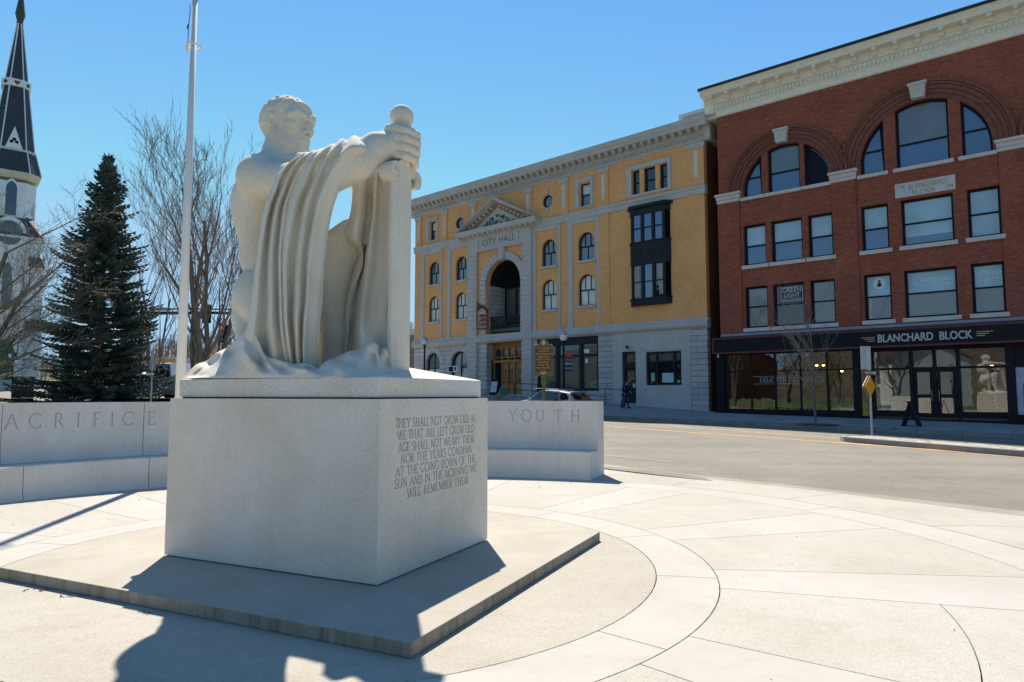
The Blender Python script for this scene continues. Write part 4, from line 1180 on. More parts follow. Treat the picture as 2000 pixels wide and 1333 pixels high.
mb.lathe([(.088, zg - .06), (.088, zg + .1), (.082, zp[2] - .30), (.092, zp[2] - .14), (.100, zp[2] - .125), (.094, zp[2] - .09), (.09, zp[2] - .06)], (zp[0], 0, 0), 32)
mb.build('sword_grip', M['stone'], statue, smooth=True)
mb = MB(); mb.sphere((zp[0], 0, zp[2]), .121, nu=36, nv=20); mb.build('sword_pommel', M['stone'], statue, smooth=True)
# ------------------------------------------------------------------ shared facade parts
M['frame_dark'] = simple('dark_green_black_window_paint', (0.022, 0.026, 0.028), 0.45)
M['frame_navy'] = simple('navy_black_window_paint', (0.010, 0.011, 0.020), 0.4)
M['blind_pale'] = pane_mat('pale_blind_behind_glass', (0.62, 0.62, 0.54), 0.9, ior=1.6)
M['blind_blue'] = pane_mat('blue_grey_blind_behind_glass', (0.36, 0.52, 0.60), 0.9, ior=1.6)
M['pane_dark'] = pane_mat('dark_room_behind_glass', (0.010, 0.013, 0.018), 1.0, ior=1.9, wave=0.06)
M['pane_blue'] = pane_mat('sky_toned_glass', (0.035, 0.075, 0.17), 1.0, ior=2.2, wave=0.05)  # reflected sky blue painted into the base colour of the pane
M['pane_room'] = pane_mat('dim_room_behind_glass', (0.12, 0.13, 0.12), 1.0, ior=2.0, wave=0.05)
M['curtain'] = pane_mat('pink_curtain_behind_glass', (0.38, 0.29, 0.27), 0.8)
def inset(poly, d, cx=None):
    """shrinks a convex polygon towards its inside by d"""
    n = len(poly); out = []
    A_ = sum(poly[i][0] * poly[(i + 1) % n][1] - poly[(i + 1) % n][0] * poly[i][1] for i in range(n))
    sg = 1 if A_ > 0 else -1
    for i in range(n):
        p0 = Vector(poly[i - 1]); p1 = Vector(poly[i]); p2 = Vector(poly[(i + 1) % n])
        e1 = (p1 - p0).normalized(); e2 = (p2 - p1).normalized()
        n1 = Vector((-e1.y, e1.x)) * sg; n2 = Vector((-e2.y, e2.x)) * sg
        b = n1 + n2; L_ = b.length
        if L_ < 1e-6: out.append(tuple(p1 + n1 * d)); continue
        b /= L_; out.append(tuple(p1 + b * (d / max(b.dot(n1), .35))))
    return out
def clip_poly(poly, z0=None, z1=None):
    def clip(P, f):
        out = []
        for i in range(len(P)):
            a, b = P[i], P[(i + 1) % len(P)]; fa, fb = f(a), f(b)
            if fa >= 0: out.append(a)
            if (fa >= 0) != (fb >= 0):
                t = fa / (fa - fb); out.append((a[0] + (b[0] - a[0]) * t, a[1] + (b[1] - a[1]) * t))
        return out
    if z0 is not None: poly = clip(poly, lambda p: p[1] - z0)
    if z1 is not None: poly = clip(poly, lambda p: z1 - p[1])
    return poly
def window(parent, poly, y, fm, panes, rail=None, fw=.07, munt=(), name='window', depth=.10):
    """framed sash window as one part with its panes as sub-parts. panes: [(z0, z1, material)]"""
    me = curve_plate([poly, inset(poly, fw)], depth, name); me.transform(FAC); me.transform(Matrix.Translation((0, y + depth, 0)))
    bm = bmesh.new(); bm.from_mesh(me); mb = MB()
    xs = [p[0] for p in poly]; zs = [p[1] for p in poly]; x0, x1, z0, z1 = min(xs), max(xs), min(zs), max(zs)
    for r in (rail or []): mb.box(x0 + fw * .8, x1 - fw * .8, y + .012, y + depth - .01, r - .035, r + .035)
    for (a, b, c, d) in munt: mb.box(a, c, y + .03, y + depth - .02, b, d)
    if mb.v:
        m2 = mb.mesh('x'); bm.from_mesh(m2); bpy.data.meshes.remove(m2)
    bm.to_mesh(me); bm.free()
    o = link_mesh(name, me, fm, parent)
    for (a, b, m) in panes:
        pp = clip_poly(inset(poly, fw * .6), a, b)
        if len(pp) > 2:
            pm = curve_plate([pp], .012, 'pane'); pm.transform(FAC); pm.transform(Matrix.Translation((0, y + depth - .005, 0)))
            link_mesh('pane', pm, m, o)
    return o
def arcwin(cx, cz, r, x0, x1, z0, n=12):
    """opening cut from a half disc between x0 and x1 above z0"""
    a0 = math.degrees(math.acos(max(-1, min(1, (x1 - cx) / r)))); a1 = math.degrees(math.acos(max(-1, min(1, (x0 - cx) / r))))
    top = arc(cx, cz, r, a0, a1, n)
    pts = [(x0, z0), (x1, z0)] + [p for p in top if p[1] > z0 + .01]
    out = [pts[0]]
    for p in pts[1:]:
        if (p[0] - out[-1][0]) ** 2 + (p[1] - out[-1][1]) ** 2 > 1e-4: out.append(p)
    if (out[0][0] - out[-1][0]) ** 2 + (out[0][1] - out[-1][1]) ** 2 < 1e-4: out.pop()
    return out
def mould(parent, name, mat, x0, x1, prof, ends=True):
    """horizontal moulding: prof = [(projection, z)] bottom to top, in front of y = 0"""
    P = [(-p, z) for p, z in prof]; poly = P + [(0.25, prof[-1][1]), (0.25, prof[0][1])]
    mb = MB(); mb.prism(poly, x0, x1, axis='x')
    return mb.build(name, mat, parent)
# ------------------------------------------------------------------ yellow brick city hall
C0 = Vector((11.06189, 38.5, 0)); CROT = math.atan2(-0.66799514, 0.74416563)
CUC, CD = 17.49, 36.04
def coff(u, z, y):          # measured on the wall plane -> true position on a plane y in front (y < 0) or behind
    k = (CD + y) / CD; return CUC + (u - CUC) * k, EYE + (z - EYE) * k
M['ybrick'] = brick('yellow_brick', (0.93, 0.45, 0.155), (0.87, 0.40, 0.135), (0.64, 0.40, 0.24), 0.21, 0.072, 0.008, 0.10, stain=0.12, sc=.3)
M['ygran'] = granite('building_granite', (0.52, 0.50, 0.475), 0.18, 70, 0.16, streak=0.08)
def rust_mat():
    m, nt, b = base_mat('rusticated_granite'); 
    t = nt.nodes.new('ShaderNodeTexCoord'); sp = nt.nodes.new('ShaderNodeSeparateXYZ'); cb = nt.nodes.new('ShaderNodeCombineXYZ')
    nt.links.new(t.outputs['Object'], sp.inputs[0]); ad = nt.nodes.new('ShaderNodeMath'); ad.operation = 'ADD'
    nt.links.new(sp.outputs[0], ad.inputs[0]); nt.links.new(sp.outputs[1], ad.inputs[1]); nt.links.new(ad.outputs[0], cb.inputs[0]); nt.links.new(sp.outputs[2], cb.inputs[1])
    br = nt.nodes.new('ShaderNodeTexBrick'); nt.links.new(cb.outputs[0], br.inputs['Vector'])
    br.inputs['Color1'].default_value = (.54, .52, .495, 1); br.inputs['Color2'].default_value = (.46, .445, .425, 1); br.inputs['Mortar'].default_value = (.13, .13, .13, 1)
    br.inputs['Scale'].default_value = 1; br.inputs['Mortar Size'].default_value = .016; br.inputs['Mortar Smooth'].default_value = .1
    br.inputs['Brick Width'].default_value = 1.25; br.inputs['Row Height'].default_value = .335
    g = noise(nt, t.outputs['Object'], 60, 4, .7); r = _ramp(nt, g, [(.3, (.8,) * 3), (.7, (1.1,) * 3)])
    c = mix(nt, br.outputs['Color'], r, 1.0, 'MULTIPLY')
    s = _ramp(nt, noise(nt, t.outputs['Object'], .7, 5, .6), [(.35, (.82, .82, .82)), (.65, (1, 1, 1))])
    nt.links.new(mix(nt, c, s, 1.0, 'MULTIPLY'), b.inputs['Base Color']); b.inputs['Roughness'].default_value = .85
    bump(nt, b, br.outputs['Fac'], -.9, .02); return m
M['rust'] = rust_mat()
M['copper'] = simple('green_copper_ornament', (0.035, 0.12, 0.065), 0.6, var=.3, vs=8)
M['oak'] = simple('varnished_oak', (0.36, 0.17, 0.05), 0.4, var=.22, vs=5)
M['limewhite'] = simple('white_stone_panel', (0.60, 0.56, 0.52), 0.7)
ch = thing('city_hall', 'four storey yellow brick and grey granite city hall with pedimented arched entrance', 'building', C0, CROT)
W = -25.6
# window shapes (x0, x1) shared by the two arched storeys
AW = [(-23.85, -22.63), (-20.72, -19.48), (-12.10, -10.84), (-9.00, -7.68)]
SQ = [(-23.75, -22.95), (-8.79, -7.98)]
TR = [(-4.80, -4.26), (-3.96, -3.16), (-2.86, -2.33)]
CR = [(-20.33, 14.92), (-11.57, 14.95)]
def circ(c, r, n=24): return arc(c[0], c[1], r, 0, 360 - 360 / n, n - 1)
PX0, PX1 = -18.28, -13.70        # portal bay between the granite piers
holes = [arched(a, b, 10.42, 12.27) for a, b in AW] + [arched(a, b, 7.43, 9.48) for a, b in AW]
portal = [(PX0 + .85, 6.05), (PX1 - .35, 6.05)] + arc(-15.68, 9.72, 1.70, 0, 180, 20)
portal = [(-17.38, 6.05), (-13.98, 6.05)] + arc(-15.68, 9.72, 1.70, 0, 180, 20)
bayh = rect(-4.92, -2.20, 7.1, 13.0)
plate([rect(W, 0, 5.9, 13.25)] + holes + [portal, bayh], .34, .34, 'brick_wall', M['ybrick'], ch)
ah = [rect(a, b, 14.04, 15.55) for a, b in SQ + TR] + [circ(c, .44) for c in CR]
plate([rect(W, 0, 13.6, 16.35)] + ah, .34, .34, 'attic_wall', M['ybrick'], ch)
# ground storey
ga = [arched(-24.1, -22.5, 2.0, 4.95), arched(-21.2, -19.3, 2.0, 4.97)]
gh = [rect(-17.38, -13.98, .2, 5.44), rect(-12.54, -7.46, 1.88, 5.42), rect(-5.68, -4.72, 1.12, 4.28), rect(-3.98, -1.66, 2.2, 4.2)]
plate([rect(W, 0, .02, 5.5)] + ga + gh, .34, .34, 'granite_base', M['rust'], ch)
mb = MB(); mb.box(-6.38, -1.05, -.03, 0.3, 4.29, 5.44); mb.box(-6.38, -5.69, -.03, .3, 1.6, 4.29); mb.box(-4.70, -4.0, -.03, .3, 1.6, 4.29); mb.box(-1.64, -1.05, -.03, .3, 1.6, 4.29)
mb.box(-4.70, -1.05, -.05, .3, .3, 1.6); mb.box(-6.38, -5.70, -.05, .3, .3, 1.6); mb.box(-4.0, -1.64, -.03, .3, 1.6, 2.19)
mb.build('smooth_granite_panel', M['ygran'], ch, bevel=.01)
# belts, cornice
mould(ch, 'belt_course', M['ygran'], W - .05, .10, [(.06, 5.43), (.20, 5.55), (.24, 5.68), (.20, 5.80), (.10, 5.90), (.10, 6.03)])
mould(ch, 'belt_course', M['ygran'], W - .05, .10, [(.06, 13.20), (.10, 13.22), (.10, 13.5), (.16, 13.56), (.16, 13.71)])
mould(ch, 'frieze', M['ybrick'], W, .02, [(.03, 16.0), (.03, 16.28)])
cor = mould(ch, 'cornice', M['ygran'], W - .45, .50, [(.06, 16.28), (.14, 16.36), (.14, 16.66), (.20, 16.70), (.20, 17.02), (.62, 17.04), (.66, 17.20), (.74, 17.30), (.78, 17.50), (.78, 17.56)])
mb = MB(); x = W
while x < .1: mb.box(x, x + .085, -.225, -.13, 16.44, 16.62); x += .165
mb.build('dentil_row', M['ygran'], cor)
mb = MB(); mb.prism([(-.58, 17.03), (-.58, 16.93), (-.42, 16.82), (-.22, 16.76), (-.19, 16.76), (-.19, 17.03)], 0, .20, axis='x'); k0 = mb.build('bracket', M['ygran'], cor); k0.location.x = W - .1
for i in range(1, 50):
    q = k0.copy(); COL.objects.link(q); q.parent = cor; q.location.x = W - .1 + .52 * i
for i in range(26):
    mb = MB(); mb.box(.20, .42, .2 + .52 * i, .40 + .52 * i, 16.78, 17.03); mb.build('bracket', M['ygran'], cor)
# pilasters of the attic with their pale inlaid panels and caps
for a, b in ((-.94, .04), (-7.32, -6.54), (-10.50, -9.78), (-13.66, -12.95), (-19.18, -18.47), (-22.37, -21.69), (-25.52, -24.80)):
    mb = MB(); mb.box(a, b, -.07, .3, 13.72, 16.0); o = mb.build('pilaster', M['ybrick'], ch)
    mb = MB(); mb.box(a - .06, b + .06, -.13, .2, 15.98, 16.24); mb.box(a - .02, b + .02, -.10, .2, 15.9, 15.98); mb.build('pilaster_cap', M['ygran'], o)
    c = (a + b) / 2; mb = MB(); mb.box(c - .12, c + .12, -.085, 0, 14.18, 15.80); mb.build('inlaid_panel', M['limewhite'], o, bevel=.01)
# right end pier and shallow vertical strip joints
for a, b in ((-7.32, -6.54), (-.94, .03)):
    mb = MB(); mb.box(a, b, -.05, .3, 6.03, 13.2); mb.build('brick_pier', M['ybrick'], ch)
# granite frames round the arched windows
for a, b in ((-24.80, -22.24), (-21.66, -19.19), (-13.0, -10.46), (-9.82, -7.32)):
    mb = MB()
    mb.box(a, a + .40, -.06, .2, 6.03, 12.94); mb.box(b - .18, b, -.06, .2, 6.03, 12.94); mb.box(a, b, -.06, .2, 12.94, 13.2)
    mb.box(a - .03, a + .43, -.09, .2, 6.03, 6.42); mb.box(b - .21, b + .03, -.09, .2, 6.03, 6.42)
    mb.build('granite_strip', M['ygran'], ch, bevel=.008)
def munts(x0, x1, z0, z1, rail, n=3):
    return [(x0 + (x1 - x0) * k / n - .018, rail, x0 + (x1 - x0) * k / n + .018, z1 - (.10 if k in (1, 2) else 0)) for k in range(1, n)] + [((x0 + x1) / 2 - .018, z0 + .06, (x0 + x1) / 2 + .018, rail)]
for i, (a, b) in enumerate(AW):
    for z0, z1, lo in ((10.42, 12.27, 'pane_room'), (7.43, 9.48, 'blind_pale')):
        rz = z0 + (z1 - z0) * .50
        window(ch, arched(a, b, z0, z1), .16, M['frame_dark'], [(z0, rz, M[lo]), (rz, z1, M['blind_pale'] if z0 < 8 else M['pane_room'])], [rz], munt=munts(a, b, z0, z1, rz))
        mb = MB(); mb.box(a - .12, b + .12, -.12, .15, z0 - .16, z0 - .003); mb.build('sill', M['ygran'], ch, bevel=.008)
for i, (a, b) in enumerate(SQ + TR):
    rz = 14.80
    window(ch, rect(a, b, 14.04, 15.55), .16, M['frame_dark'], [(14.0, rz, M['pane_dark' if i > 1 else 'pane_room']), (rz, 15.6, M['pane_dark' if i > 1 else 'blind_pale'])], [rz], fw=.06)
for a, b in ((-24.2, -22.80), (-9.2, -7.74)):
    mb = MB(); mb.box(a, a + .32, -.07, .2, 13.95, 15.93); mb.box(b - .22, b, -.07, .2, 13.95, 15.93); mb.box(a + .32, b - .22, -.07, .2, 15.62, 15.93); mb.box(a + .32, b - .22, -.07, .2, 13.95, 14.03)
    mb.build('window_surround', M['ygran'], ch, bevel=.008)
mb = MB(); mb.box(-5.17, -4.82, -.07, .2, 13.88, 15.89); mb.box(-2.31, -2.09, -.07, .2, 13.88, 15.89); mb.box(-4.82, -2.31, -.07, .2, 15.58, 15.89); mb.box(-4.82, -2.31, -.07, .2, 13.88, 14.02)
mb.build('window_surround', M['ygran'], ch, bevel=.008)
for c in CR:
    window(ch, circ(c, .44), .10, M['frame_dark'], [(14, 16, M['pane_room'])], fw=.10)
    mb = MB(); mb.box(c[0] - .09, c[0] + .09, -.08, .1, c[1] + .46, c[1] + .86); mb.box(c[0] - .09, c[0] + .09, -.08, .1, c[1] - .84, c[1] - .46); mb.build('keystone', M['ygran'], ch)
# two storey metal bay window
bay = MB(); y = -.34
bp = [(-4.98, -.02), (-4.72, y), (-2.42, y), (-2.16, -.02), (-2.16, .3), (-4.98, .3)]
bay.prism(bp, 7.02, 7.45, axis='z'); bay.prism(bp, 9.50, 10.95, axis='z'); bay.prism(bp, 12.62, 13.0, axis='z')
bay.prism([(-5.14, -.02), (-4.82, y - .14), (-2.32, y - .14), (-2.00, -.02), (-2.0, .2), (-5.14, .2)], 13.0, 13.19, axis='z')
bay.prism([(-5.04, -.02), (-4.76, y - .06), (-2.38, y - .06), (-2.10, -.02), (-2.1, .2), (-5.04, .2)], 7.38, 7.46, axis='z'); bay.prism([(-5.04, -.02), (-4.76, y - .06), (-2.38, y - .06), (-2.10, -.02), (-2.1, .2), (-5.04, .2)], 10.86, 10.93, axis='z')
for k in range(3):
    cx = -4.32 + .75 * k; bay.box(cx - .28, cx + .28, y - .03, y + .1, 9.75, 10.55); bay.box(cx - .16, cx + .16, y - .06, y + .1, 9.98, 10.32)
for z0, z1 in ((7.45, 9.5), (10.95, 12.62)):
    for cx in (-4.66, -3.95, -3.20, -2.48): bay.box(cx - .07, cx + .07, y, y + .14, z0, z1)
bo = bay.build('bay_window', M['frame_dark'], ch, bevel=.01)
for z0, z1 in ((7.45, 9.5), (10.95, 12.62)):
    rz = z0 + (z1 - z0) * .49
    for k, (a, b) in enumerate(((-4.60, -4.02), (-3.88, -3.27), (-3.13, -2.55))):
        for (p, q) in ((z0 + .02, rz), (rz, z1 - .02)):
            m_ = MB(); m_.box(a, b, y + .09, y + .10, p, q)
            up = z0 > 9
            m_.build('pane', M['pane_blue'] if up or k == 1 else M['pane_dark'], bo)
        m_ = MB(); m_.box(a, b, y + .03, y + .12, rz - .03, rz + .03); m_.box(a, a + .035, y + .03, y + .12, z0, z1); m_.box(b - .035, b, y + .03, y + .12, z0, z1); m_.build('sash_bar', M['frame_dark'], bo)
    if z0 < 8:
        for a, b, s in ((-4.56, -4.18, 1), (-3.0, -2.58, -1)):
            P = []
            for i in range(9):
                zz = lerp(7.6, 9.42, i / 8); row = []
                for j in range(9):
                    xx = lerp(a, b, j / 8); 
                    if s < 0: xx = lerp(b, lerp(a, b, .35 * (1 - i / 8)), 1 - j / 8)
                    row.append((xx, y + .085 - .008 * math.cos(j * PI), zz))
                P.append(row)
            m_ = MB(); m_.grid(P); m_.build('curtain', M['curtain'], bo)
# entrance: granite piers, arch, recess, entablature, pediment
for a, b in ((-19.20, -18.27), (-13.72, -12.92)):
    mb = MB(); z = .3
    while z < 12.3:
        z1 = min(z + .325, 12.30); mb.box(a, b, -.20, .3, z, z1); mb.box(a + .02, b - .02, -.17, .3, z1, z1 + .02); z = z1 + .02
    mb.build('rusticated_pier', M['ygran'], ch, bevel=.012)
vo = MB(); cx, cz = -15.68, 9.72; R0_, R1_ = 1.72, 2.26
for k in range(17):
    a0, a1 = 180 * k / 17 + .35, 180 * (k + 1) / 17 - .35
    poly = arc(cx, cz, R0_, a0, a1, 2) + arc(cx, cz, R1_, a1, a0, 2)
    vo.prism(poly, -.16, .3)
z = 6.05
while z < 9.6:
    vo.box(cx - R1_ + .02, cx - R0_, -.14, .3, z, z + .35); vo.box(cx + R0_, cx + R0_ + .26, -.14, .3, z, z + .35); z += .368
vo.build('arch_stone', M['ygran'], ch, bevel=.01)
mb = MB(); mb.prism([(cx - .18, cz + 1.66), (cx + .18, cz + 1.66), (cx + .27, cz + 2.55), (cx - .27, cz + 2.55)], -.30, .2); mb.build('keystone', M['ygran'], ch, bevel=.015)
ent = MB(); ent.box(-19.25, -12.88, -.24, .3, 12.28, 12.42); ent.box(-19.22, -12.90, -.20, .3, 12.42, 13.42)
ent.build('entablature', M['ygran'], ch, bevel=.01)
text_on('lettering', 'CITY HALL', .62, -16.05, 12.86, -.201, simple('carved_letter', (.14, .14, .14), .8), ch, thick=.006, width=3.3, space=1.08)
mb = MB()
for u in (-18.05, -14.05): mb.box(u - .015, u + .015, -.206, -.19, 12.55, 13.25)
mb.build('panel_line', M['joint'], ch)
pd = MB(); pd.prism([(-.2, 13.42), (-.38, 13.50), (-.72, 13.56), (-.78, 13.74), (-.80, 13.90), (.1, 13.90), (.1, 13.42)], -20.05, -12.10, axis='x')
ax_, az_ = -16.08, 16.02
for s, ex in ((-1, -20.05), (1, -12.10)):
    d = Vector((ax_ - ex, az_ - 13.90)); L_ = d.length; d /= L_; nn = Vector((-d.y, d.x)) * (1 if s < 0 else -1)
    for p0, p1, y0 in ((0, .12, -.80), (.12, .26, -.74), (.26, .40, -.52)):
        q = [(ex, 13.90), (ax_, az_)]
        a = [Vector(q[0]) - nn * p0 * 1, Vector(q[1]) - nn * p0, Vector(q[1]) - nn * p1, Vector(q[0]) - nn * p1]
        top = []
        for v in a: top.append((v.x, max(v.y, 13.901)))
        # clip at the centre line
        top = [(min(v[0], ax_) if s < 0 else max(v[0], ax_), v[1]) for v in top]
        pd.prism(top, y0 + .002 * (s > 0), .1)
    m2 = MB(); k = .55
    while k < L_ - .75:
        p = Vector((ex, 13.90)) + d * k - nn * .40
        if p.y > 14.05: m2 = MB(); m2.obox((p.x, -.36, p.y - .04), (d.x, 0, d.y), (0, 1, 0), (-nn.x, 0, -nn.y), .085, .17, .07); m2.build('bracket', M['ygran'], ch)
        k += .40
pd.build('pediment', M['ygran'], ch)
mb = MB(); mb.prism([(-18.6, 13.9), (-13.5, 13.9), (ax_, 15.3)], -.22, .1); mb.build('pediment_field', M['ygran'], ch)
x = -19.9
while x < -12.3: mb = MB(); mb.box(x, x + .2, -.66, -.2, 13.44, 13.57); mb.build('bracket', M['ygran'], ch); x += .52
orn = MB(); rg = random.Random(5)
for i in range(70):
    u = rg.uniform(-1, 1); x = ax_ + u * 1.75; zmax = 13.98 + (1 - abs(u)) * .98; z = rg.uniform(13.98, max(zmax, 14.0))
    r = rg.uniform(.05, .11); a0 = rg.uniform(0, 6.28); pts = [(x + r * math.cos(a0 + t * .7), -.25 - .02 * math.sin(t), z + r * math.sin(a0 + t * .7)) for t in range(7)]
    orn.tube(pts, .026, 5)
orn.build('scroll_ornament', M['copper'], ch)
# recess behind the arch
rc = MB(); rc.box(-17.40, -17.38, .34, 2.2, .3, 11.5); rc.box(-13.98, -13.96, .34, 2.2, .3, 11.5); rc.box(-17.4, -13.96, 2.2, 2.3, .3, 11.5)
rc.build('recess_wall', M['rust'], ch)
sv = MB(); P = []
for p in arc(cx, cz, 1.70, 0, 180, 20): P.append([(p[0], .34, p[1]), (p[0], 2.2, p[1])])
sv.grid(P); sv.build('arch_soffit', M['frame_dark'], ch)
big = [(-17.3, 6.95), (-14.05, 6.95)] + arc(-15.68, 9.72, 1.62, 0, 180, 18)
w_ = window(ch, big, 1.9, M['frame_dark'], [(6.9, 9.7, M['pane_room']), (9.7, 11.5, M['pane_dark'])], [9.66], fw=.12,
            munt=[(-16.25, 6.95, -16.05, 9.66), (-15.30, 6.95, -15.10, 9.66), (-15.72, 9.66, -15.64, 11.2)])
mb = MB()
for k in (30, 60, 120, 150): mb.tube([(cx, 1.93, cz), (cx + 1.55 * math.cos(R(k)), 1.93, cz + 1.55 * math.sin(R(k)))], .03, 4)
for q in range(9):
    for (a, b) in ((-17.18, -16.25), (-15.05, -14.15)):
        z = 7.0 + .3 * q; mb.tube([(a, 1.95, z), (b, 1.95, z + .3)], .010, 4); mb.tube([(b, 1.95, z), (a, 1.95, z + .3)], .010, 4)
mb.build('lattice', M['frame_dark'], w_)
bl = MB(); bl.box(-17.36, -14.0, .36, .50, 6.22, 6.36, 0); bl.box(-17.36, -14.0, .38, 1.9, 6.36, 6.44)
bl.build('balcony_slab', simple('green_painted_beam', (.07, .13, .09), .6), ch)
br = MB(); br.box(-17.36, -14.0, .40, .47, 7.28, 7.36); br.box(-17.36, -14.0, .41, .46, 6.5, 6.56); x = -17.3
while x < -14.0: br.lathe([(.02, 0), (.045, .18), (.028, .4), (.045, .6), (.02, .76)], (x, .435, 6.54), 6); x += .17
br.build('balustrade', M['frame_dark'], ch)
# timber entrance front
oak = MB(); oy = .75
oak.box(-17.36, -14.0, oy, oy + .1, 5.15, 6.22); oak.box(-17.36, -14.0, oy - .06, oy + .1, 5.10, 5.18); oak.box(-17.36, -14.0, oy - .10, oy + .1, 3.98, 4.16); oak.box(-17.36, -14.0, oy - .05, oy + .1, 4.32, 4.40)
for x in (-17.36, -16.55, -15.95, -15.30, -14.62, -14.10): oak.box(x, x + .09, oy - .05, oy + .1, 1.7, 5.15)
oak.build('timber_front', M['oak'], ch, bevel=.01)
ar = [arched(a, b, 4.40, 5.02, 10) for a, b in ((-16.44, -15.98), (-15.82, -15.34), (-15.18, -14.66), (-17.20, -16.62), (-14.50, -14.14))]
plate([rect(-17.36, -14.0, 4.39, 5.16)] + ar, oy + .08, .06, 'arcade_panel', M['oak'], ch)
mb = MB(); mb.box(-17.3, -14.05, oy + .085, oy + .10, 4.36, 5.1); mb.build('fanlight_glass', M['pane_dark'], ch)
for a, b in ((-16.46, -15.32), (-15.20, -14.12)):
    d = MB(); d.box(a, b, oy + .05, oy + .1, 1.66, 3.98)
    dd = d.build('door', M['oak'], ch); m_ = MB(); m_.box(a + .16, b - .16, oy + .03, oy + .05, 2.55, 3.5); m_.build('pane', M['pane_dark'], dd)
    
    for q in ((.12, 3.5, 3.56), (.12, 2.49, 2.55), (.15, 1.85, 2.35)): m_ = MB(); m_.box(a + q[0], b - q[0], oy + .02, oy + .05, q[1], q[2]); m_.build('door_rail', M['oak'], dd)
text_on('door_number', '66', .2, -14.66, 2.95, oy + .03, M['white'], ch)
mb = MB(); mb.box(-17.372, -17.33, .5, 1.9, 1.9, 4.2); mb.build('notice_board', simple('notice_board_grey', (.05, .05, .065), .5), ch)
mb = MB(); mb.box(-17.4, -13.95, .0, 2.2, .3, 1.66); mb.build('entrance_floor', M['ygran'], ch)
# ground floor arched windows
for k, (a, b) in enumerate(((-24.1, -22.5), (-21.2, -19.3))):
    cxx = (a + b) / 2; r = (b - a) / 2
    wv = MB()
    for q in range(11):
        a0, a1 = 180 * q / 11 + .6, 180 * (q + 1) / 11 - .6
        wv.prism(arc(cxx, 4.95 - r, r + .01, a0, a1, 2) + arc(cxx, 4.95 - r, r + .42 + .10 * (q % 2), a1, a0, 2), -.03, .2)
    wv.build('arch_stone', M['ygran'], ch, bevel=.008)
    window(ch, arched(a, b, 2.0, 4.95), .18, M['frame_dark'], [(2.0, 3.72, M['blind_pale']), (3.72, 5, M['pane_room'])], [3.72], fw=.12,
           munt=[(cxx - .05, 2.0, cxx + .05, 3.7), (cxx - .02, 3.7, cxx + .02, 4.9)])
ac = MB(); ac.box(-21.15, -20.18, -.35, .1, 3.36, 3.82); o = ac.build('air_conditioner', M['white'], ch, bevel=.02)
m_ = MB(); m_.box(-21.08, -20.55, -.356, -.34, 3.40, 3.78); m_.box(-20.45, -20.24, -.356, -.34, 3.46, 3.74); m_.build('grille', M['black'], o)
# shop window
sh = MB(); sh.box(-12.54, -7.46, .05, .25, 4.92, 5.42); sh.box(-12.54, -7.46, .10, .25, 4.12, 4.26); sh.box(-12.54, -7.46, .02, .25, 1.88, 2.05)
for x in (-12.54, -10.98, -9.02, -7.60): sh.box(x, x + .14 + (.10 if -12 < x < -8 else 0), .04, .26, 2.05, 4.92)
so = sh.build('shop_front', M['frame_dark'], ch, bevel=.01)
M['pane_green'] = pane_mat('green_tinted_shop_glass', (0.07, 0.10, 0.085), 1.0, ior=1.7, wave=0.05)
for a, b in ((-12.4, -10.98), (-10.74, -9.02), (-8.78, -7.60)):
    for p, q in ((2.05, 4.12), (4.26, 4.92)):
        m_ = MB(); m_.box(a, b, .19, .20, p, q); m_.build('pane', M['pane_green'], so)
for q in ((-8.62, -8.42, 3.7, 3.95), (-8.7, -8.3, 4.35, 4.6)): m_ = MB(); m_.box(q[0], q[1], .175, .185, q[2], q[3]); m_.build('window_poster', M['white'], so)
M['kick'] = simple('dark_panel', (.03, .033, .04), .5)
m_ = MB(); m_.box(-12.54, -7.46, .03, .25, .8, 1.88); m_.build('stall_riser', M['kick'], ch)
# side door and office window
dr = MB(); dr.box(-5.68, -5.52, .10, .3, 1.12, 4.28); dr.box(-4.82, -4.72, .10, .3, 1.12, 4.28); dr.box(-5.52, -4.82, .10, .3, 4.16, 4.28); dr.box(-5.52, -4.82, .10, .3, 3.28, 3.62)
dr.box(-5.52, -4.82, .20, .26, 1.14, 3.28); dd = dr.build('door', M['frame_dark'], ch, bevel=.008)
m_ = MB(); m_.box(-5.42, -4.92, .185, .198, 2.2, 3.1); m_.build('pane', M['pane_dark'], dd); m_ = MB(); m_.box(-5.52, -4.82, .20, .21, 3.62, 4.16); m_.build('pane', M['pane_dark'], dd)
m_ = MB(); m_.box(-5.05, -4.88, .178, .184, 2.08, 2.32); m_.build('notice', M['limewhite'], dd)
wn = MB(); wn.box(-3.98, -1.66, .06, .26, 2.2, 2.30); wn.box(-3.98, -1.66, .06, .26, 4.10, 4.2)
for x in (-3.98, -3.36, -2.20, -1.76): wn.box(x, x + .10, .06, .26, 2.3, 4.1)
wn.box(-3.98, -1.66, .07, .26, 3.58, 3.66); wo = wn.build('window', M['frame_dark'], ch)
for a, b in ((-3.88, -3.36), (-3.26, -2.20), (-2.10, -1.76)):
    m_ = MB(); m_.box(a, b, .20, .21, 3.66, 4.1); m_.build('pane', M['pane_room'], wo); m_ = MB(); m_.box(a, b, .20, .21, 2.3, 3.58); m_.build('pane', M['pane_dark'], wo)
m_ = MB(); m_.box(-3.02, -2.24, .185, .195, 2.36, 2.92); m_.build('paper_notice', simple('pale_blue_paper', (.42, .60, .62), .7), wo)
m_ = MB(); m_.box(-3.78, -3.52, .185, .195, 2.45, 2.95); m_.box(-2.05, -1.85, .185, .195, 2.34, 2.5); m_.build('paper_notice', simple('green_paper', (.30, .50, .40), .7), wo)
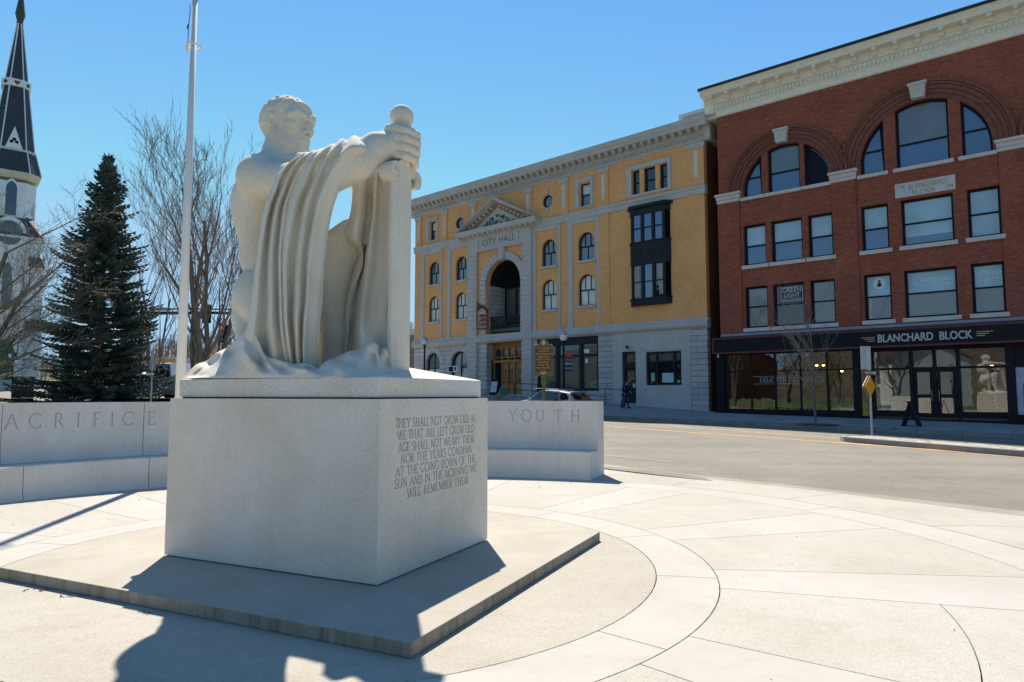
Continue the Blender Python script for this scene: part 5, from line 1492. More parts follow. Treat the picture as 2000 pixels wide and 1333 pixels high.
# body, roof, side wall
bd = MB(); bd.box(W, -17.42, .36, 16, .0, 16.4); bd.box(-13.94, -.34, .36, 16, .0, 16.4); bd.box(-17.42, -13.94, .36, 16, 11.6, 16.4); bd.box(-17.42, -13.94, 2.32, 16, 0, 11.6); bd.box(-.34, 0, .345, 16, 0, 16.4)
bd.m = [0] * 24 + [1] * 6
bd.build('building_body', [M['frame_dark'], brick('side_wall_brick', (.30, .14, .06), (.24, .11, .05), (.2, .14, .09), stain=.3)], ch)
rf = MB(); rf.box(W, .4, -.3, 16.3, 17.5, 17.55); rf.box(.0, .48, .2, 16, 16.4, 17.49); rf.build('roof', M['ygran'], ch)
sw_ = MB()
for z0, z1 in ((9.0, 11.0), (11.4, 13.2), (6.2, 8.0)):
    for y0 in (2.2, 5.0): sw_.box(-.01, .03, y0, y0 + 1.0, z0, z1)
sw_.build('side_window', M['pane_dark'], ch)
hv = MB(); px0, pz0 = coff(-2.55, 17.35, 1.4)
hv.box(-2.9, .3, 2.6, 5.6, 17.5, 19.45); 
ho = hv.build('roof_ventilator', simple('pale_metal_cladding', (.45, .46, .43), .5), ch, bevel=.02)
m_ = MB(); m_.box(-2.6, -.05, 2.57, 2.61, 17.8, 19.2); m_.box(.295, .32, 2.9, 5.3, 17.8, 19.2); m_.build('louvre', simple('grey_louvre', (.26, .27, .27), .6), ho)
# security camera over the door
m_ = MB(); m_.box(-5.35, -5.22, -.10, 0, 4.5, 4.62); m_.cyl((-5.30, -.1, 4.6), (-5.10, -.28, 4.52), .07); m_.cyl((-5.10, -.28, 4.52), (-5.0, -.36, 4.48), .04); m_.build('security_camera', M['black'], ch)
# ------------------------------------------------------------------ red brick commercial block
R0 = Vector((11.30917, 37.68782, 0)); RROT = math.atan2(-0.6472255, 0.7622986)
RUC, RD = 15.77, 35.90
def roff(u, z, y):
    k = (RD + y) / RD; return RUC + (u - RUC) * k, EYE + (z - EYE) * k
M['rbrick'] = brick('red_brick', (0.46, 0.118, 0.068), (0.35, 0.092, 0.056), (0.25, 0.15, 0.115), 0.21, 0.068, 0.008, 0.35, stain=0.22)
M['rbrick2'] = brick('arch_brick', (0.33, 0.10, 0.065), (0.25, 0.08, 0.055), (0.2, 0.13, 0.10), 0.08, 0.07, 0.008, 0.35, stain=0.2)
M['cream'] = simple('cream_cornice_paint', (0.76, 0.70, 0.58), 0.6, var=.07)
M['pink_granite'] = granite('sill_granite', (0.60, 0.56, 0.53), .2, 60, .15)
M['maroon'] = simple('maroon_trim', (0.13, 0.030, 0.028), 0.5)
M['fascia'] = simple('black_sign_fascia', (0.010, 0.010, 0.016), 0.35)
rb = thing('brick_block', 'four storey red brick block with big arched top windows and black shopfront fascia', 'building', R0, RROT)
X1 = 21.5
bays = [dict(c=3.97, r=2.24, ro=3.1, cz=12.62, w=[(1.69, 2.90), (3.18, 4.77), (5.06, 6.24)], aw=[(1.76, 2.77), (3.10, 4.75), (4.97, 6.11)]),
        dict(c=10.27, r=2.68, ro=3.55, cz=12.75, w=[(7.55, 8.74), (9.28, 11.37), (11.90, 13.11)], aw=[(7.62, 8.68), (9.19, 11.35), (11.82, 12.96)]),
        dict(c=17.0, r=2.24, ro=3.1, cz=12.62, w=[(14.7, 15.9), (16.2, 17.8), (18.1, 19.3)], aw=[(14.8, 15.8), (16.15, 17.8), (18.0, 19.1)])]
holes = []
for b in bays:
    for a, c in b['w']: holes += [rect(a, c, 8.60, 10.80), rect(a, c, 5.20, 7.43)]
    for a, c in b['aw']: holes.append(arcwin(b['c'], b['cz'], b['r'], a, c, 12.35))
plate([rect(.36, X1, 3.9, 17.25)] + holes, .40, .40, 'brick_wall', M['rbrick'], rb)
for a, b in ((.30, 1.53), (6.26, 7.38), (13.13, 14.30), (19.7, 20.9)):
    mb = MB(); mb.box(a, b, -.09, .2, 4.6, 12.22); mb.build('brick_pier', M['rbrick'], rb)
    mb = MB(); mb.box(a - .03, b + .03, -.13, .2, 12.22, 12.40); mb.box(a - .06, b + .06, -.17, .2, 12.40, 12.60); mb.box(a - .12, b + .12, -.25, .2, 12.60, 12.74)
    mb.build('impost_block', M['pink_granite'], rb, bevel=.02)
for b in bays:
    mb = MB(); rr = b['r']; ro = b['ro']; n = 26
    rings = [(rr + .0, rr + .20, .03), (rr + .22, rr + .40, .07), (rr + .42, rr + .60, .10), (rr + .62, ro - .14, .13), (ro - .13, ro, .19)]
    for r0, r1, pr in rings:
        for k in range(n):
            a0, a1 = 180 * k / n, 180 * (k + 1) / n
            p = arc(b['c'], b['cz'], r0, a0, a1, 2) + arc(b['c'], b['cz'], r1, a1, a0, 2)
            cl = [q for q in p]
            lim0, lim1 = b['c'] - 3.22 - (.26 if b['r'] > 2.5 else 0), b['c'] + 3.22 + (.30 if b['r'] > 2.5 else 0)
            mid = sum(q[0] for q in p) / len(p)
            if mid < lim0 or mid > lim1: continue
            mb.prism(p, -pr, .1)
    mb.build('brick_arch', M['rbrick2'], rb)
    k0 = b['c'] - .05; zt = b['cz'] + ro - .10; zb = b['cz'] + rr + .03
    mb = MB(); mb.prism([(k0 - .27, zb), (k0 + .27, zb), (k0 + .36, zt), (k0 - .36, zt)], -.34, .1)
    mb.prism([(k0 - .40, zt - .12), (k0 + .40, zt - .12), (k0 + .40, zt), (k0 - .40, zt)], -.40, .1)
    for q in range(4): mb.prism([(k0 - .24 + q * .14, zb + .12), (k0 - .18 + q * .14, zb + .12), (k0 - .17 + q * .15, zt - .14), (k0 - .25 + q * .15, zt - .14)], -.37, -.3)
    mb.build('keystone', M['pink_granite'], rb, bevel=.015)
PN = {(0, 0): [('blind_blue', 'pane_blue')], }
for bi, b in enumerate(bays):
    for k, (a, c) in enumerate(b['w']):
        # third floor: blinds half down
        rz = 9.66; full = (bi == 1 and k == 2)
        lo = [(8.6, rz, M['blind_blue'] if full else M['pane_blue'])]
        if bi == 1 and k == 1: lo = [(8.6, 9.05, M['pane_blue']), (9.05, rz, M['blind_blue'])]
        window(rb, rect(a, c, 8.60, 10.80), .20, M['frame_navy'], lo + [(rz, 10.8, M['blind_blue'])], [rz], fw=.10)
        rz = 6.35
        up = 'pane_room' if (bi == 0 and k != 1) else 'pane_blue'
        if bi == 1: up = 'blind_blue'
        window(rb, rect(a, c, 5.20, 7.43), .20, M['frame_navy'], [(5.2, rz, M['pane_room'] if (bi, k) != (0, 1) else M['pane_dark']), (rz, 7.43, M['pane_dark'] if (bi, k) == (0, 1) else M[up])], [rz], fw=.10)
        for z in (8.60, 5.20):
            mb = MB(); mb.box(a - .12, c + .12, -.10, .2, z - .20, z - .003); mb.build('sill', M['pink_granite'], rb, bevel=.012)
    for k, (a, c) in enumerate(b['aw']):
        p = arcwin(b['c'], b['cz'], b['r'], a, c, 12.35); rz = 13.42 if b['r'] < 2.5 else 13.5
        window(rb, p, .20, M['frame_navy'], [(12.3, rz, M['pane_blue']), (rz, 16, M['pane_room'] if k == 1 else M['pane_blue'])], [rz] if k != 2 or b['r'] > 2.5 else None, fw=.10)
        mb = MB(); mb.box(a - .16, c + .14, -.12, .2, 12.17, 12.345); mb.build('sill', M['pink_granite'], rb, bevel=.012)
# cornice
co = mould(rb, 'cornice', M['cream'], -.30, X1, [(.04, 17.22), (.10, 17.26), (.10, 17.50), (.16, 17.56), (.16, 17.92), (.26, 17.96), (.30, 18.30), (.70, 18.34), (.76, 18.50), (.84, 18.62), (.86, 18.66)])
co.data.transform(Matrix.Identity(4))
mb = MB(); x = .2
while x < X1: mb.box(x, x + .10, -.24, -.15, 17.64, 17.88); x += .20
mb.build('dentil_row', M['cream'], co)
x = .15
while x < X1:
    mb = MB(); mb.prism([(-.66, 18.33), (-.66, 18.22), (-.50, 18.16), (-.42, 18.05), (-.29, 18.0), (-.25, 18.0), (-.25, 18.33)], x, x + .22, axis='x')
    mb.box(x + .05, x + .17, -.70, -.6, 18.17, 18.33); x += .92; mb.build('bracket', M['cream'], co)
mb = MB(); mb.box(-.36, X1, -.92, 14.5, 18.66, 18.80); mb.build('roof', simple('dark_roof_metal', (.045, .04, .05), .5), rb)
mb = MB(); mb.box(-.28, .36, -.1, 14, 17.3, 18.66); mb.m = [0] * 6; mb.build('cornice_return', M['cream'], rb)
# plaque with worn lettering
pq = MB(); pq.box(9.07, 11.50, -.04, .1, 10.92, 11.60); po = pq.build('name_plaque', M['pink_granite'], rb, bevel=.01)
wl = simple('worn_plaque_letter', (.27, .26, .25), .8)
text_on('lettering', '18', .26, 9.28, 11.42, -.041, wl, po, width=.26); text_on('lettering', '04', .26, 11.28, 11.10, -.041, wl, po, width=.26)
text_on('lettering', 'J. BLANCHARD', .34, 10.30, 11.36, -.041, wl, po, width=1.75); text_on('lettering', 'BLOCK', .30, 10.25, 11.07, -.041, wl, po, width=.95)
# window lettering
SGN = simple('pale_window_vinyl', (0.62, 0.72, 0.74), 0.5); GRN = simple('green_window_sign', (0.012, 0.06, 0.045), 0.35)
yg = .285
mb = MB(); mb.box(3.42, 4.66, yg - .002, yg + .006, 6.43, 7.30); gs = mb.build('window_sign', GRN, rb)
mb = MB()
for a_, b_, c_, d_ in ((3.48, 4.62, 6.50, 6.53), (3.48, 4.62, 7.22, 7.25), (3.48, 3.51, 6.53, 7.22), (4.59, 4.62, 6.53, 7.22)): mb.box(a_, b_, yg - .01, yg - .003, c_, d_)
mb.build('sign_border', SGN, gs)
text_on('lettering', 'GREEN', .33, 4.05, 7.08, yg - .003, SGN, gs, width=.96); text_on('lettering', 'LIGHT', .33, 4.05, 6.80, yg - .003, SGN, gs, width=.80); text_on('lettering', 'REAL ESTATE', .15, 4.05, 6.59, yg - .003, SGN, gs, width=.92)
mb = MB(); mb.lathe([(.001, 0), (.27, 0), (.27, .006), (.001, .006)], n=32); o = mb.build('window_sign', SGN, rb); o.rotation_euler = (PI / 2, 0, 0); o.location = (8.17, yg, 6.98)
rk = [(0, .20), (.05, .12), (.06, 0), (.10, -.08), (.09, -.17), (.04, -.11), (0, -.19), (-.04, -.11), (-.09, -.17), (-.10, -.08), (-.06, 0), (-.05, .12)]
mb = MB(); mb.prism(rk, .0075, .013, axis='z'); ro_ = mb.build('rocket_mark', M['fascia'], o)
mb = MB(); mb.lathe([(.001, 0), (.026, 0), (.026, .004), (.001, .004)], (0, .06, .0135), 12); mb.build('porthole_mark', SGN, o)
text_on('lettering', 'ETERNITY', .20, 8.17, 6.56, yg, SGN, rb, width=.82)
text_on('lettering', 'easterseals', .34, 10.58, 6.98, yg, SGN, rb, width=1.36); text_on('lettering', 'Vermont', .19, 10.92, 6.72, yg, SGN, rb, width=.52)
mb = MB()
for k in range(11):
    a_ = R(70 + 21 * k)
    for r_ in (.15, .22, .29):
        s_ = .018 if r_ < .2 else .014; mb.box(9.86 + r_ * math.cos(a_) - s_, 9.86 + r_ * math.cos(a_) + s_, yg - .006, yg, 6.93 + r_ * math.sin(a_) - s_, 6.93 + r_ * math.sin(a_) + s_)
mb.build('sunburst_mark', SGN, rb)
text_on('lettering', 'Barre', .42, 12.52, 7.02, yg, SGN, rb, width=.86, shear=.35); text_on('lettering', 'AREA DEVELOPMENT', .16, 12.53, 6.74, yg, SGN, rb, width=.86)
# shopfront fascia
fy = -.55
fx0, _z = roff(-.22, 4, fy); z0_, z1_ = roff(0, 3.89, fy)[1], roff(0, 4.74, fy)[1]
fs = MB(); fs.box(fx0, X1, fy, .0, z0_, z1_); fa = fs.build('sign_fascia', M['fascia'], rb)
tr = MB(); tr.box(fx0 - .02, X1, fy - .03, fy + .02, z1_ - .07, z1_ + .02); tr.box(fx0 - .02, X1, fy - .03, fy + .02, z0_ - .02, z0_ + .07); tr.box(fx0 - .02, fx0 + .07, fy - .03, fy + .02, z0_ + .07, z1_ - .07); tr.box(fx0 - .03, fx0 - .0, fy + .02, 0, z0_ - .02, z1_ + .02)
tr.build('trim', M['maroon'], fa)
fl = MB(); fl.box(.36, X1, -.20, .1, 4.80, 4.93); fl.prism([(-.56, z1_ + .02), (-.22, 4.80), (-.0, 4.80), (0, z1_ + .02)], .0, X1, axis='x'); fl.m = [0] * 6 + [1] * 6
fl.build('flashing', [simple('grey_lead_flashing', (.26, .28, .34), .5), M['fascia']], fa)
xa, zb = roff(8.05, 4.15, fy); xb, zt = roff(11.83, 4.38, fy)
M['sign_letter'] = simple('grey_white_sign_letter', (.50, .48, .47), .5)
text_on('lettering', 'BLANCHARD  BLOCK', .50, (xa + xb) / 2, 4.245, fy - .005, M['sign_letter'], fa, thick=.05, width=xb - xa, offset=.012)
gd = simple('gold_stripe', (.42, .34, .16), .4, .5); mb = MB()
x, _ = roff(7.93, 4.3, fy); x2, _ = roff(11.99, 4.3, fy)
for k, L_ in enumerate((.58, .44, .30)):
    z = 4.33 - .085 * k; mb.box(x - L_, x, fy - .03, fy, z - .016, z + .016); mb.box(x2, x2 + L_, fy - .03, fy, z - .016 + .03, z + .016 + .03)
mb.build('stripe_mark', gd, fa)
# shopfront left: glazing bars, glass, riser
SF = M['fascia']; gy = .06
sf = MB(); sf.box(.0, .47, -.12, .4, .3, 3.9); sf.box(.47, .62, -.02, .3, .5, 3.9); sf.box(.62, 6.96, -.02, .30, .3, .88); sf.box(.62, 6.96, -.02, .3, 3.78, 3.9)
for x in (1.89, 3.16, 4.44, 5.73): sf.box(x - .045, x + .045, 0, .14, .88, 3.78)
sf.box(.62, 6.96, .0, .14, 2.86, 2.92); sf.box(6.93, 7.25, -.12, .4, .3, 3.9); sf.box(.0, 7.25, -.14, .3, .3, .62)
sf.build('shopfront', SF, rb, bevel=.01)
G1 = glass_mat('shop_glass', (.80, .84, .82), 1.85)
xs = [.62, 1.845, 1.935, 3.115, 3.205, 4.395, 4.485, 5.685, 5.775, 6.93]
for k in range(0, 10, 2):
    for p, q in ((.88, 2.86), (2.92, 3.78)):
        mb = MB(); mb.box(xs[k] - .01, xs[k + 1] + .01, gy, gy + .012, p, q); mb.build('pane', G1, rb)
text_on('lettering', 'DELICATE  DECADENCE', .36, 3.95, 2.40, gy - .004, simple('grey_glass_lettering', (.30, .36, .40), .5), rb, width=3.2)
mb = MB()
for a_, b_ in ((2.0, 3.1), (3.22, 4.38)): mb.box(a_, b_, gy - .008, gy, 2.60, 2.61); mb.box(a_, b_, gy - .008, gy, 2.20, 2.21)
mb.build('lettering_border', SGN, rb)
# recessed right part: angled return, window, double doors, window
ry = .45
sf = MB(); sf.box(7.62, 7.74, ry - .05, ry + .2, .3, 3.9); sf.box(7.25, 13.1, ry, ry + .2, 3.7, 3.9); sf.box(7.7, 9.28, ry - .02, ry + .2, .3, .90); sf.box(11.22, 13.05, ry - .02, ry + .2, .3, .88)
sf.box(9.24, 9.40, ry - .05, ry + .2, .3, 3.9); sf.box(11.10, 11.26, ry - .05, ry + .2, .3, 3.9); sf.box(7.7, 13.05, ry, ry + .16, 2.82, 2.92); sf.box(10.19, 10.33, ry - .02, ry + .16, .55, 3.7)
sf.box(12.96, 13.28, -.12, .6, .3, 3.9); sf.box(13.28, X1, -.1, .2, .3, .78); sf.box(7.25, 7.31, .2, .3, .5, 3.9); sf.box(7.44, 7.48, .3, .36, .5, 3.9)
sf.build('shopfront', SF, rb, bevel=.01)
for a, b, p, q in ((7.74, 9.24, .90, 2.82), (7.74, 9.24, 2.92, 3.7), (9.40, 10.19, 2.92, 3.7), (10.33, 11.10, 2.92, 3.7), (11.26, 12.96, .88, 2.82), (11.26, 12.96, 2.92, 3.7)):
    mb = MB(); mb.box(a - .01, b + .01, ry + .08, ry + .092, p, q); mb.build('pane', G1, rb)
for a, b in ((9.41, 10.18), (10.34, 11.09)):
    d = MB(); st_ = .13; d.box(a, a + st_, ry + .03, ry + .10, .56, 2.82); d.box(b - st_, b, ry + .03, ry + .10, .56, 2.82); d.box(a + st_, b - st_, ry + .03, ry + .10, 2.68, 2.82); d.box(a + st_, b - st_, ry + .03, ry + .10, .56, .80); d.box(a + st_, b - st_, ry + .03, ry + .10, 1.50, 1.66)
    do = d.build('door', SF, rb)
    
    for q in ((.8, 1.5), (1.66, 2.68)): m_ = MB(); m_.box(a + st_, b - st_, ry + .06, ry + .07, *q); m_.build('pane', G1, do)
    m_ = MB(); hx = b - .06 if a < 10 else a + .06; m_.cyl((hx, ry - .03, 1.35), (hx, ry - .03, 1.85), .012); m_.build('handle', M['steel'], do)
mb = MB(); mb.prism([(7.25, .1), (7.74, ry + .08), (7.74, ry + .095), (7.25, .115)], .62, 3.7, axis='z'); mb.build('pane', G1, rb)
# poster in a frame at the right
pm = simple('pale_blue_poster_paper', (.40, .43, .50), .4)
mb = MB(); mb.box(13.30, 15.0, -.05, .0, .80, 2.80); ps = mb.build('shop_poster', pm, rb)
mb = MB(); mb.prism(arched(13.52, 14.72, .98, 2.58, 14), -.056, -.05); mb.build('printed_panel', simple('poster_brown', (.16, .12, .11), .5), ps)
def blob(cx_, cz_, rx, rz, y_, c, n=20):
    m_ = MB(); m_.prism([(cx_ + rx * math.cos(2 * PI * i / n), cz_ + rz * math.sin(2 * PI * i / n)) for i in range(n)], y_ - .003, y_); m_.build('printed_shape', simple('poster_ink', c, .5, var=.3, vs=9), ps)
blob(14.05, 2.15, .42, .38, -.060, (.13, .07, .04)); blob(14.12, 2.12, .22, .29, -.064, (.42, .24, .19)); blob(14.12, 1.60, .50, .30, -.067, (.38, .22, .18)); blob(14.1, 1.25, .46, .22, -.071, (.42, .42, .47)); blob(14.14, 1.99, .05, .02, -.070, (.4, .05, .05))
mb = MB(); mb.box(13.28, X1, -.06, .1, 2.80, 3.0); mb.box(13.28, X1, .05, .2, 3.0, 3.9); mb.build('shopfront', SF, rb)
# interior of the shops
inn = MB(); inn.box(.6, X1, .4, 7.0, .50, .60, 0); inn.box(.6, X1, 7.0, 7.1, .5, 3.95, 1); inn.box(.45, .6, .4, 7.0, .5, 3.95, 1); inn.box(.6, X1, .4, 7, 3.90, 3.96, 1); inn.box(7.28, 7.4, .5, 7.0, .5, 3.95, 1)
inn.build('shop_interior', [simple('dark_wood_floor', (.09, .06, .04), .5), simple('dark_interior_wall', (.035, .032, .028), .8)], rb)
bd = MB(); bd.box(.36, X1, .45, 14, 4.0, 18.6); bd.box(X1 - .2, X1, .4, 14, 0, 4); bd.box(.36, .5, .4, 14, 0, 4); bd.build('building_body', M['frame_dark'], rb)
sw_ = MB(); sw_.box(.30, .36, .1, 14, 3.9, 17.2); sw_.build('side_wall', M['rbrick'], rb)
# fascia camera
m_ = MB(); m_.cyl((.22, -.3, z0_ - .02), (.22, -.3, z0_ - .10), .05); m_.cyl((.22, -.3, z0_ - .10), (.26, -.42, z0_ - .16), .045); m_.build('security_camera', M['white'], rb)
# ------------------------------------------------------------------ white wooden church with a slate spire
CE = Vector((.768, .640, 0)); CNRM = Vector((.640, -.768, 0)); CHP = Vector((-.741 * 62, 62, 0))
CHR = math.atan2(.640, .768)
def cpx(px, py):
    P = at_plane(px, py, CHP, CNRM); return (P - CHP).dot(CE), P.z
M['clap'] = None
def clap_mat():
    m, nt, b = base_mat('white_clapboard'); t = nt.nodes.new('ShaderNodeTexCoord'); sp = nt.nodes.new('ShaderNodeSeparateXYZ'); nt.links.new(t.outputs['Object'], sp.inputs[0])
    md = nt.nodes.new('ShaderNodeMath'); md.operation = 'MULTIPLY'; md.inputs[1].default_value = 7.5; nt.links.new(sp.outputs[2], md.inputs[0])
    fr = nt.nodes.new('ShaderNodeMath'); fr.operation = 'FRACT'; nt.links.new(md.outputs[0], fr.inputs[0])
    c = _ramp(nt, noise(nt, t.outputs['Object'], 1.1, 5, .6), [(.3, (.76, .76, .75)), (.7, (.86, .86, .85))]); l = _ramp(nt, fr.outputs[0], [(0, (.6, .6, .6)), (.10, (1, 1, 1))])
    nt.links.new(mix(nt, c, l, .8, 'MULTIPLY'), b.inputs['Base Color']); b.inputs['Roughness'].default_value = .6; bump(nt, b, fr.outputs[0], .4, .02); return m
M['clap'] = clap_mat()
def slate_mat():
    m, nt, b = base_mat('dark_slate'); t = nt.nodes.new('ShaderNodeTexCoord'); sp = nt.nodes.new('ShaderNodeSeparateXYZ'); cb = nt.nodes.new('ShaderNodeCombineXYZ'); nt.links.new(t.outputs['Object'], sp.inputs[0])
    ad = nt.nodes.new('ShaderNodeMath'); ad.operation = 'ADD'; nt.links.new(sp.outputs[0], ad.inputs[0]); nt.links.new(sp.outputs[1], ad.inputs[1]); nt.links.new(ad.outputs[0], cb.inputs[0]); nt.links.new(sp.outputs[2], cb.inputs[1])
    br = nt.nodes.new('ShaderNodeTexBrick'); nt.links.new(cb.outputs[0], br.inputs['Vector']); br.inputs['Scale'].default_value = 1; br.inputs['Brick Width'].default_value = .28; br.inputs['Row Height'].default_value = .20; br.inputs['Mortar Size'].default_value = .012
    br.inputs['Color1'].default_value = (.055, .053, .065, 1); br.inputs['Color2'].default_value = (.038, .037, .048, 1); br.inputs['Mortar'].default_value = (.015, .015, .018, 1)
    nt.links.new(br.outputs['Color'], b.inputs['Base Color']); b.inputs['Roughness'].default_value = .55; return m
M['slate'] = slate_mat()
cu = thing('church', 'white clapboard church with dark slate spire, green door and round window', 'church', CHP, CHR)
k26 = 26.7
def zc(px, py): return cpx(px, py)[1]
cx = cpx(10, 600)[0]                               # tower axis
hw = 2.45; cy = hw                                  # tower centre depth
zt = {k: zc(28, k) for k in (25, 145, 165, 290, 297, 340, 352, 425, 465)}
def octo(h, m, z):
    """chamfered square ring: half width h, half main facet m"""
    return [(cx + a, cy + b, z) for a, b in ((-m, -h), (m, -h), (h, -m), (h, m), (m, h), (-m, h), (-h, m), (-h, -m))]
def ring_mesh(levels, name, mat, parent, cap=True):
    mb = MB(); rows = [octo(*l) for l in levels]; mb.grid(rows, closed_u=True)
    if cap: mb.add(rows[0], [tuple(range(8))]); mb.add(rows[-1], [tuple(range(8))])
    return mb.build(name, mat, parent)
tb = ring_mesh([(hw, hw - .01, 0), (hw, hw - .01, zt[465])], 'tower_wall', M['clap'], cu)
ring_mesh([(1.95, 1.15, zt[465] - .3), (1.95, 1.15, zt[352])], 'belfry_wall', M['clap'], cu)
ring_mesh([(hw + .25, hw + .1, zc(72, 466)), (1.9, 1.2, zc(66, 425))], 'skirt_roof', M['slate'], cu)
ring_mesh([(hw + .3, hw + .1, zc(72, 466) - .22), (hw + .3, hw + .1, zc(72, 466) - .01)], 'eaves_trim', M['white'], cu)
z_e = zc(70, 352); z_r = zc(76, 341); z_b = zc(60, 296); z_w = zc(40, 160); z_v = zc(40, 146)
ring_mesh([(1.95, 1.15, z_e), (2.25, 1.32, z_e + .35), (2.3, 1.34, z_r)], 'belfry_cornice', simple('cream_trim', (.62, .58, .46), .6), cu)
sp_ = [(2.28, 1.33, z_r + .01), (1.80, 1.05, z_b)]
ring_mesh(sp_, 'spire_foot', M['slate'], cu)
ring_mesh([(1.82, 1.07, z_b), (1.82, 1.07, z_b + .22)], 'spire_trim', simple('cream_trim_band', (.62, .58, .46), .6), cu)
zs = zc(39, 26)
def sh(z): k = (z - z_b) / (zs - z_b); return lerp(1.70, .22, k)
ring_mesh([(sh(z_b + .22), sh(z_b) * .58, z_b + .22), (sh(zs), sh(zs) * .5, zs)], 'spire', M['slate'], cu)
rib = MB()
def ribs(l0, l1, r):
    a, b = octo(*l0), octo(*l1)
    for p, q in zip(a, b): rib.tube([p, q], r, 5)
ribs((sh(z_b + .22) + .01, sh(z_b) * .58, z_b + .22), (sh(zs), sh(zs) * .5, zs), .055); ribs(sp_[0], sp_[1], .06)
rib.build('spire_rib', M['white'], cu)
h_ = sh(z_w) + .16
bo_ = ring_mesh([(h_, h_ * .52, z_w), (h_ + .03, h_ * .53, z_v)], 'spire_band', M['white'], cu)
hr = simple('dull_red_paint', (.20, .06, .06), .6); gn = simple('dark_green_paint', (.02, .06, .045), .6)
mb = MB(); zz = (z_w + z_v) / 2; sc_ = (z_v - z_w) * .36
heart = [(sc_ * .95 * math.sin(t) ** 3, sc_ * .06 * (13 * math.cos(t) - 5 * math.cos(2 * t) - 2 * math.cos(3 * t) - math.cos(4 * t))) for t in [2 * PI * i / 24 for i in range(24)]]
mb.prism([(cx + a, zz + b) for a, b in heart], cy - h_ - .06, cy - h_ + .02); mb.build('heart_emblem', hr, bo_)
for sgn in (-1, 1):
    mb = MB(); q = (cx + sgn * (h_ * .76), cy - h_ * .76, zz); mb.obox(q, (.5, sgn * .5, .707), (.5, sgn * .5, -.707), (sgn * .707, -.707, 0), sc_ * .62, sc_ * .62, .04); mb.build('diamond_emblem', gn, bo_)
za, zb_ = zc(26, 286) , zc(28, 242); mb = MB(); mb.prism([(cx - .72, za - .1), (cx + .72, za - .1), (cx, zb_)], cy - 1.78, cy - 1.2); lu = mb.build('lucarne', M['white'], cu)
mb = MB(); c_ = (cx, za + (zb_ - za) * .30)
for dx, dz in ((-.2, 0), (.2, 0), (0, .24)): mb.prism([(c_[0] + dx + .15 * math.cos(a), c_[1] + dz + .15 * math.sin(a)) for a in [2 * PI * i / 12 for i in range(12)]], cy - 1.80, cy - 1.7)
mb.build('club_emblem', M['black'], lu)
mb = MB(); mb.lathe([(.22, zs - .02), (.30, zs + .1), (.24, zs + .25), (.42, zs + 1.0), (.40, zs + 1.15), (.16, zs + 3.0), (.03, zs + 4.6)], (cx, cy, 0), 8); mb.build('finial', simple('dark_patina', (.06, .07, .06), .5), cu)
DK = M['pane_dark']
def lancet(x0, x1, z0, z1, n=8):
    w_ = x1 - x0; r = w_ * 1.0; h0 = z1 - math.sqrt(max(r * r - (r - w_ / 2) ** 2, 0))
    R_ = [(x1 - r + r * math.cos(a), h0 + r * math.sin(a)) for a in [math.acos((r - w_ / 2) / r) * i / n for i in range(n + 1)]]
    L2 = [(x0 + r - r * math.cos(a), h0 + r * math.sin(a)) for a in [math.acos((r - w_ / 2) / r) * i / n for i in range(n, -1, -1)]]
    return [(x0, z0), (x1, z0)] + R_ + L2[1:]
def flat(poly, y0, y1, name, mat, par): mb = MB(); mb.prism(poly, y0, y1); return mb.build(name, mat, par)
wl_ = cx - .38; z0, z1 = zc(22, 418), zc(22, 351)
f = flat(lancet(cx - .62, cx + .62, z0, z1 + .25), cy - 2.05, cy - 1.93, 'belfry_window', M['white'], cu); flat(lancet(cx - .42, cx + .42, z0, z1), cy - 2.07, cy - 2.04, 'louvre', DK, f)
rz_ = zc(18, 455); f = flat([(cx + 1.30 * math.cos(a), rz_ + 1.50 * math.sin(a)) for a in [2 * PI * i / 32 for i in range(32)]], -.12, .02, 'round_window', M['white'], cu)
flat([(cx + 1.0 * math.cos(a), rz_ + 1.14 * math.sin(a)) for a in [2 * PI * i / 32 for i in range(32)]], -.15, -.11, 'pane', DK, f)
z0, z1 = zc(8, 604), zc(8, 512); f = flat(lancet(cx - .48, cx + .48, z0, z1 + .2), -.08, .02, 'lancet_window', M['white'], cu); flat(lancet(cx - .33, cx + .33, z0, z1), -.10, -.07, 'pane', DK, f)
zd0, zd1 = zc(14, 742), zc(14, 662); xr = cpx(28, 700)[0]; xl = 2 * cx - xr + .2
f = flat(lancet(xl - .25, xr + .25, zd0, zd1 + .3), -.08, .02, 'door_surround', M['white'], cu)
dg = simple('green_door_paint', (.02, .085, .055), .5); dd = flat(lancet(xl, xr, zd0, zd1), -.12, -.07, 'door', dg, cu)
for sgn in (-1, 1): flat(rect((xl + xr) / 2 + sgn * .42 - .28, (xl + xr) / 2 + sgn * .42 + .28, zd0 + .5, zd0 + 1.5), -.14, -.12, 'door_panel', simple('green_panel', (.018, .07, .045), .5), dd)
flat(rect(xr - .45, xr - .22, zd0 + 2.0, zd0 + 2.35), -.15, -.14, 'notice', M['white'], dd)
mb = MB(); mb.lathe([(.02, .35), (.10, .30), (.12, .05), (.05, -.05), (.02, -.1)], (cpx(31, 695)[0], -.2, zc(31, 696)), 8); mb.build('wall_lantern', M['black'], cu)
for zq, wq in ((zc(70, 516), .30), (zc(70, 640), .45)):
    mb = MB(); mb.box(hw + cx - .9, hw + cx + wq, -.35, .9, 0, zq - .35); mb.prism([(cx + hw - .9, zq + .55), (cx + hw, zq + .55), (cx + hw + wq + .12, zq - .37), (cx + hw - .9, zq - .37)], -.42, .95)
    mb.m = [0] * 6 + [1] * 6; mb.build('buttress', [M['white'], M['slate']], cu)
mb = MB(); mb.box(cx - hw, cx + hw + .6, -.45, 3, 0, zc(70, 753)); mb.build('foundation', M['ygran'], cu)
mb = MB()
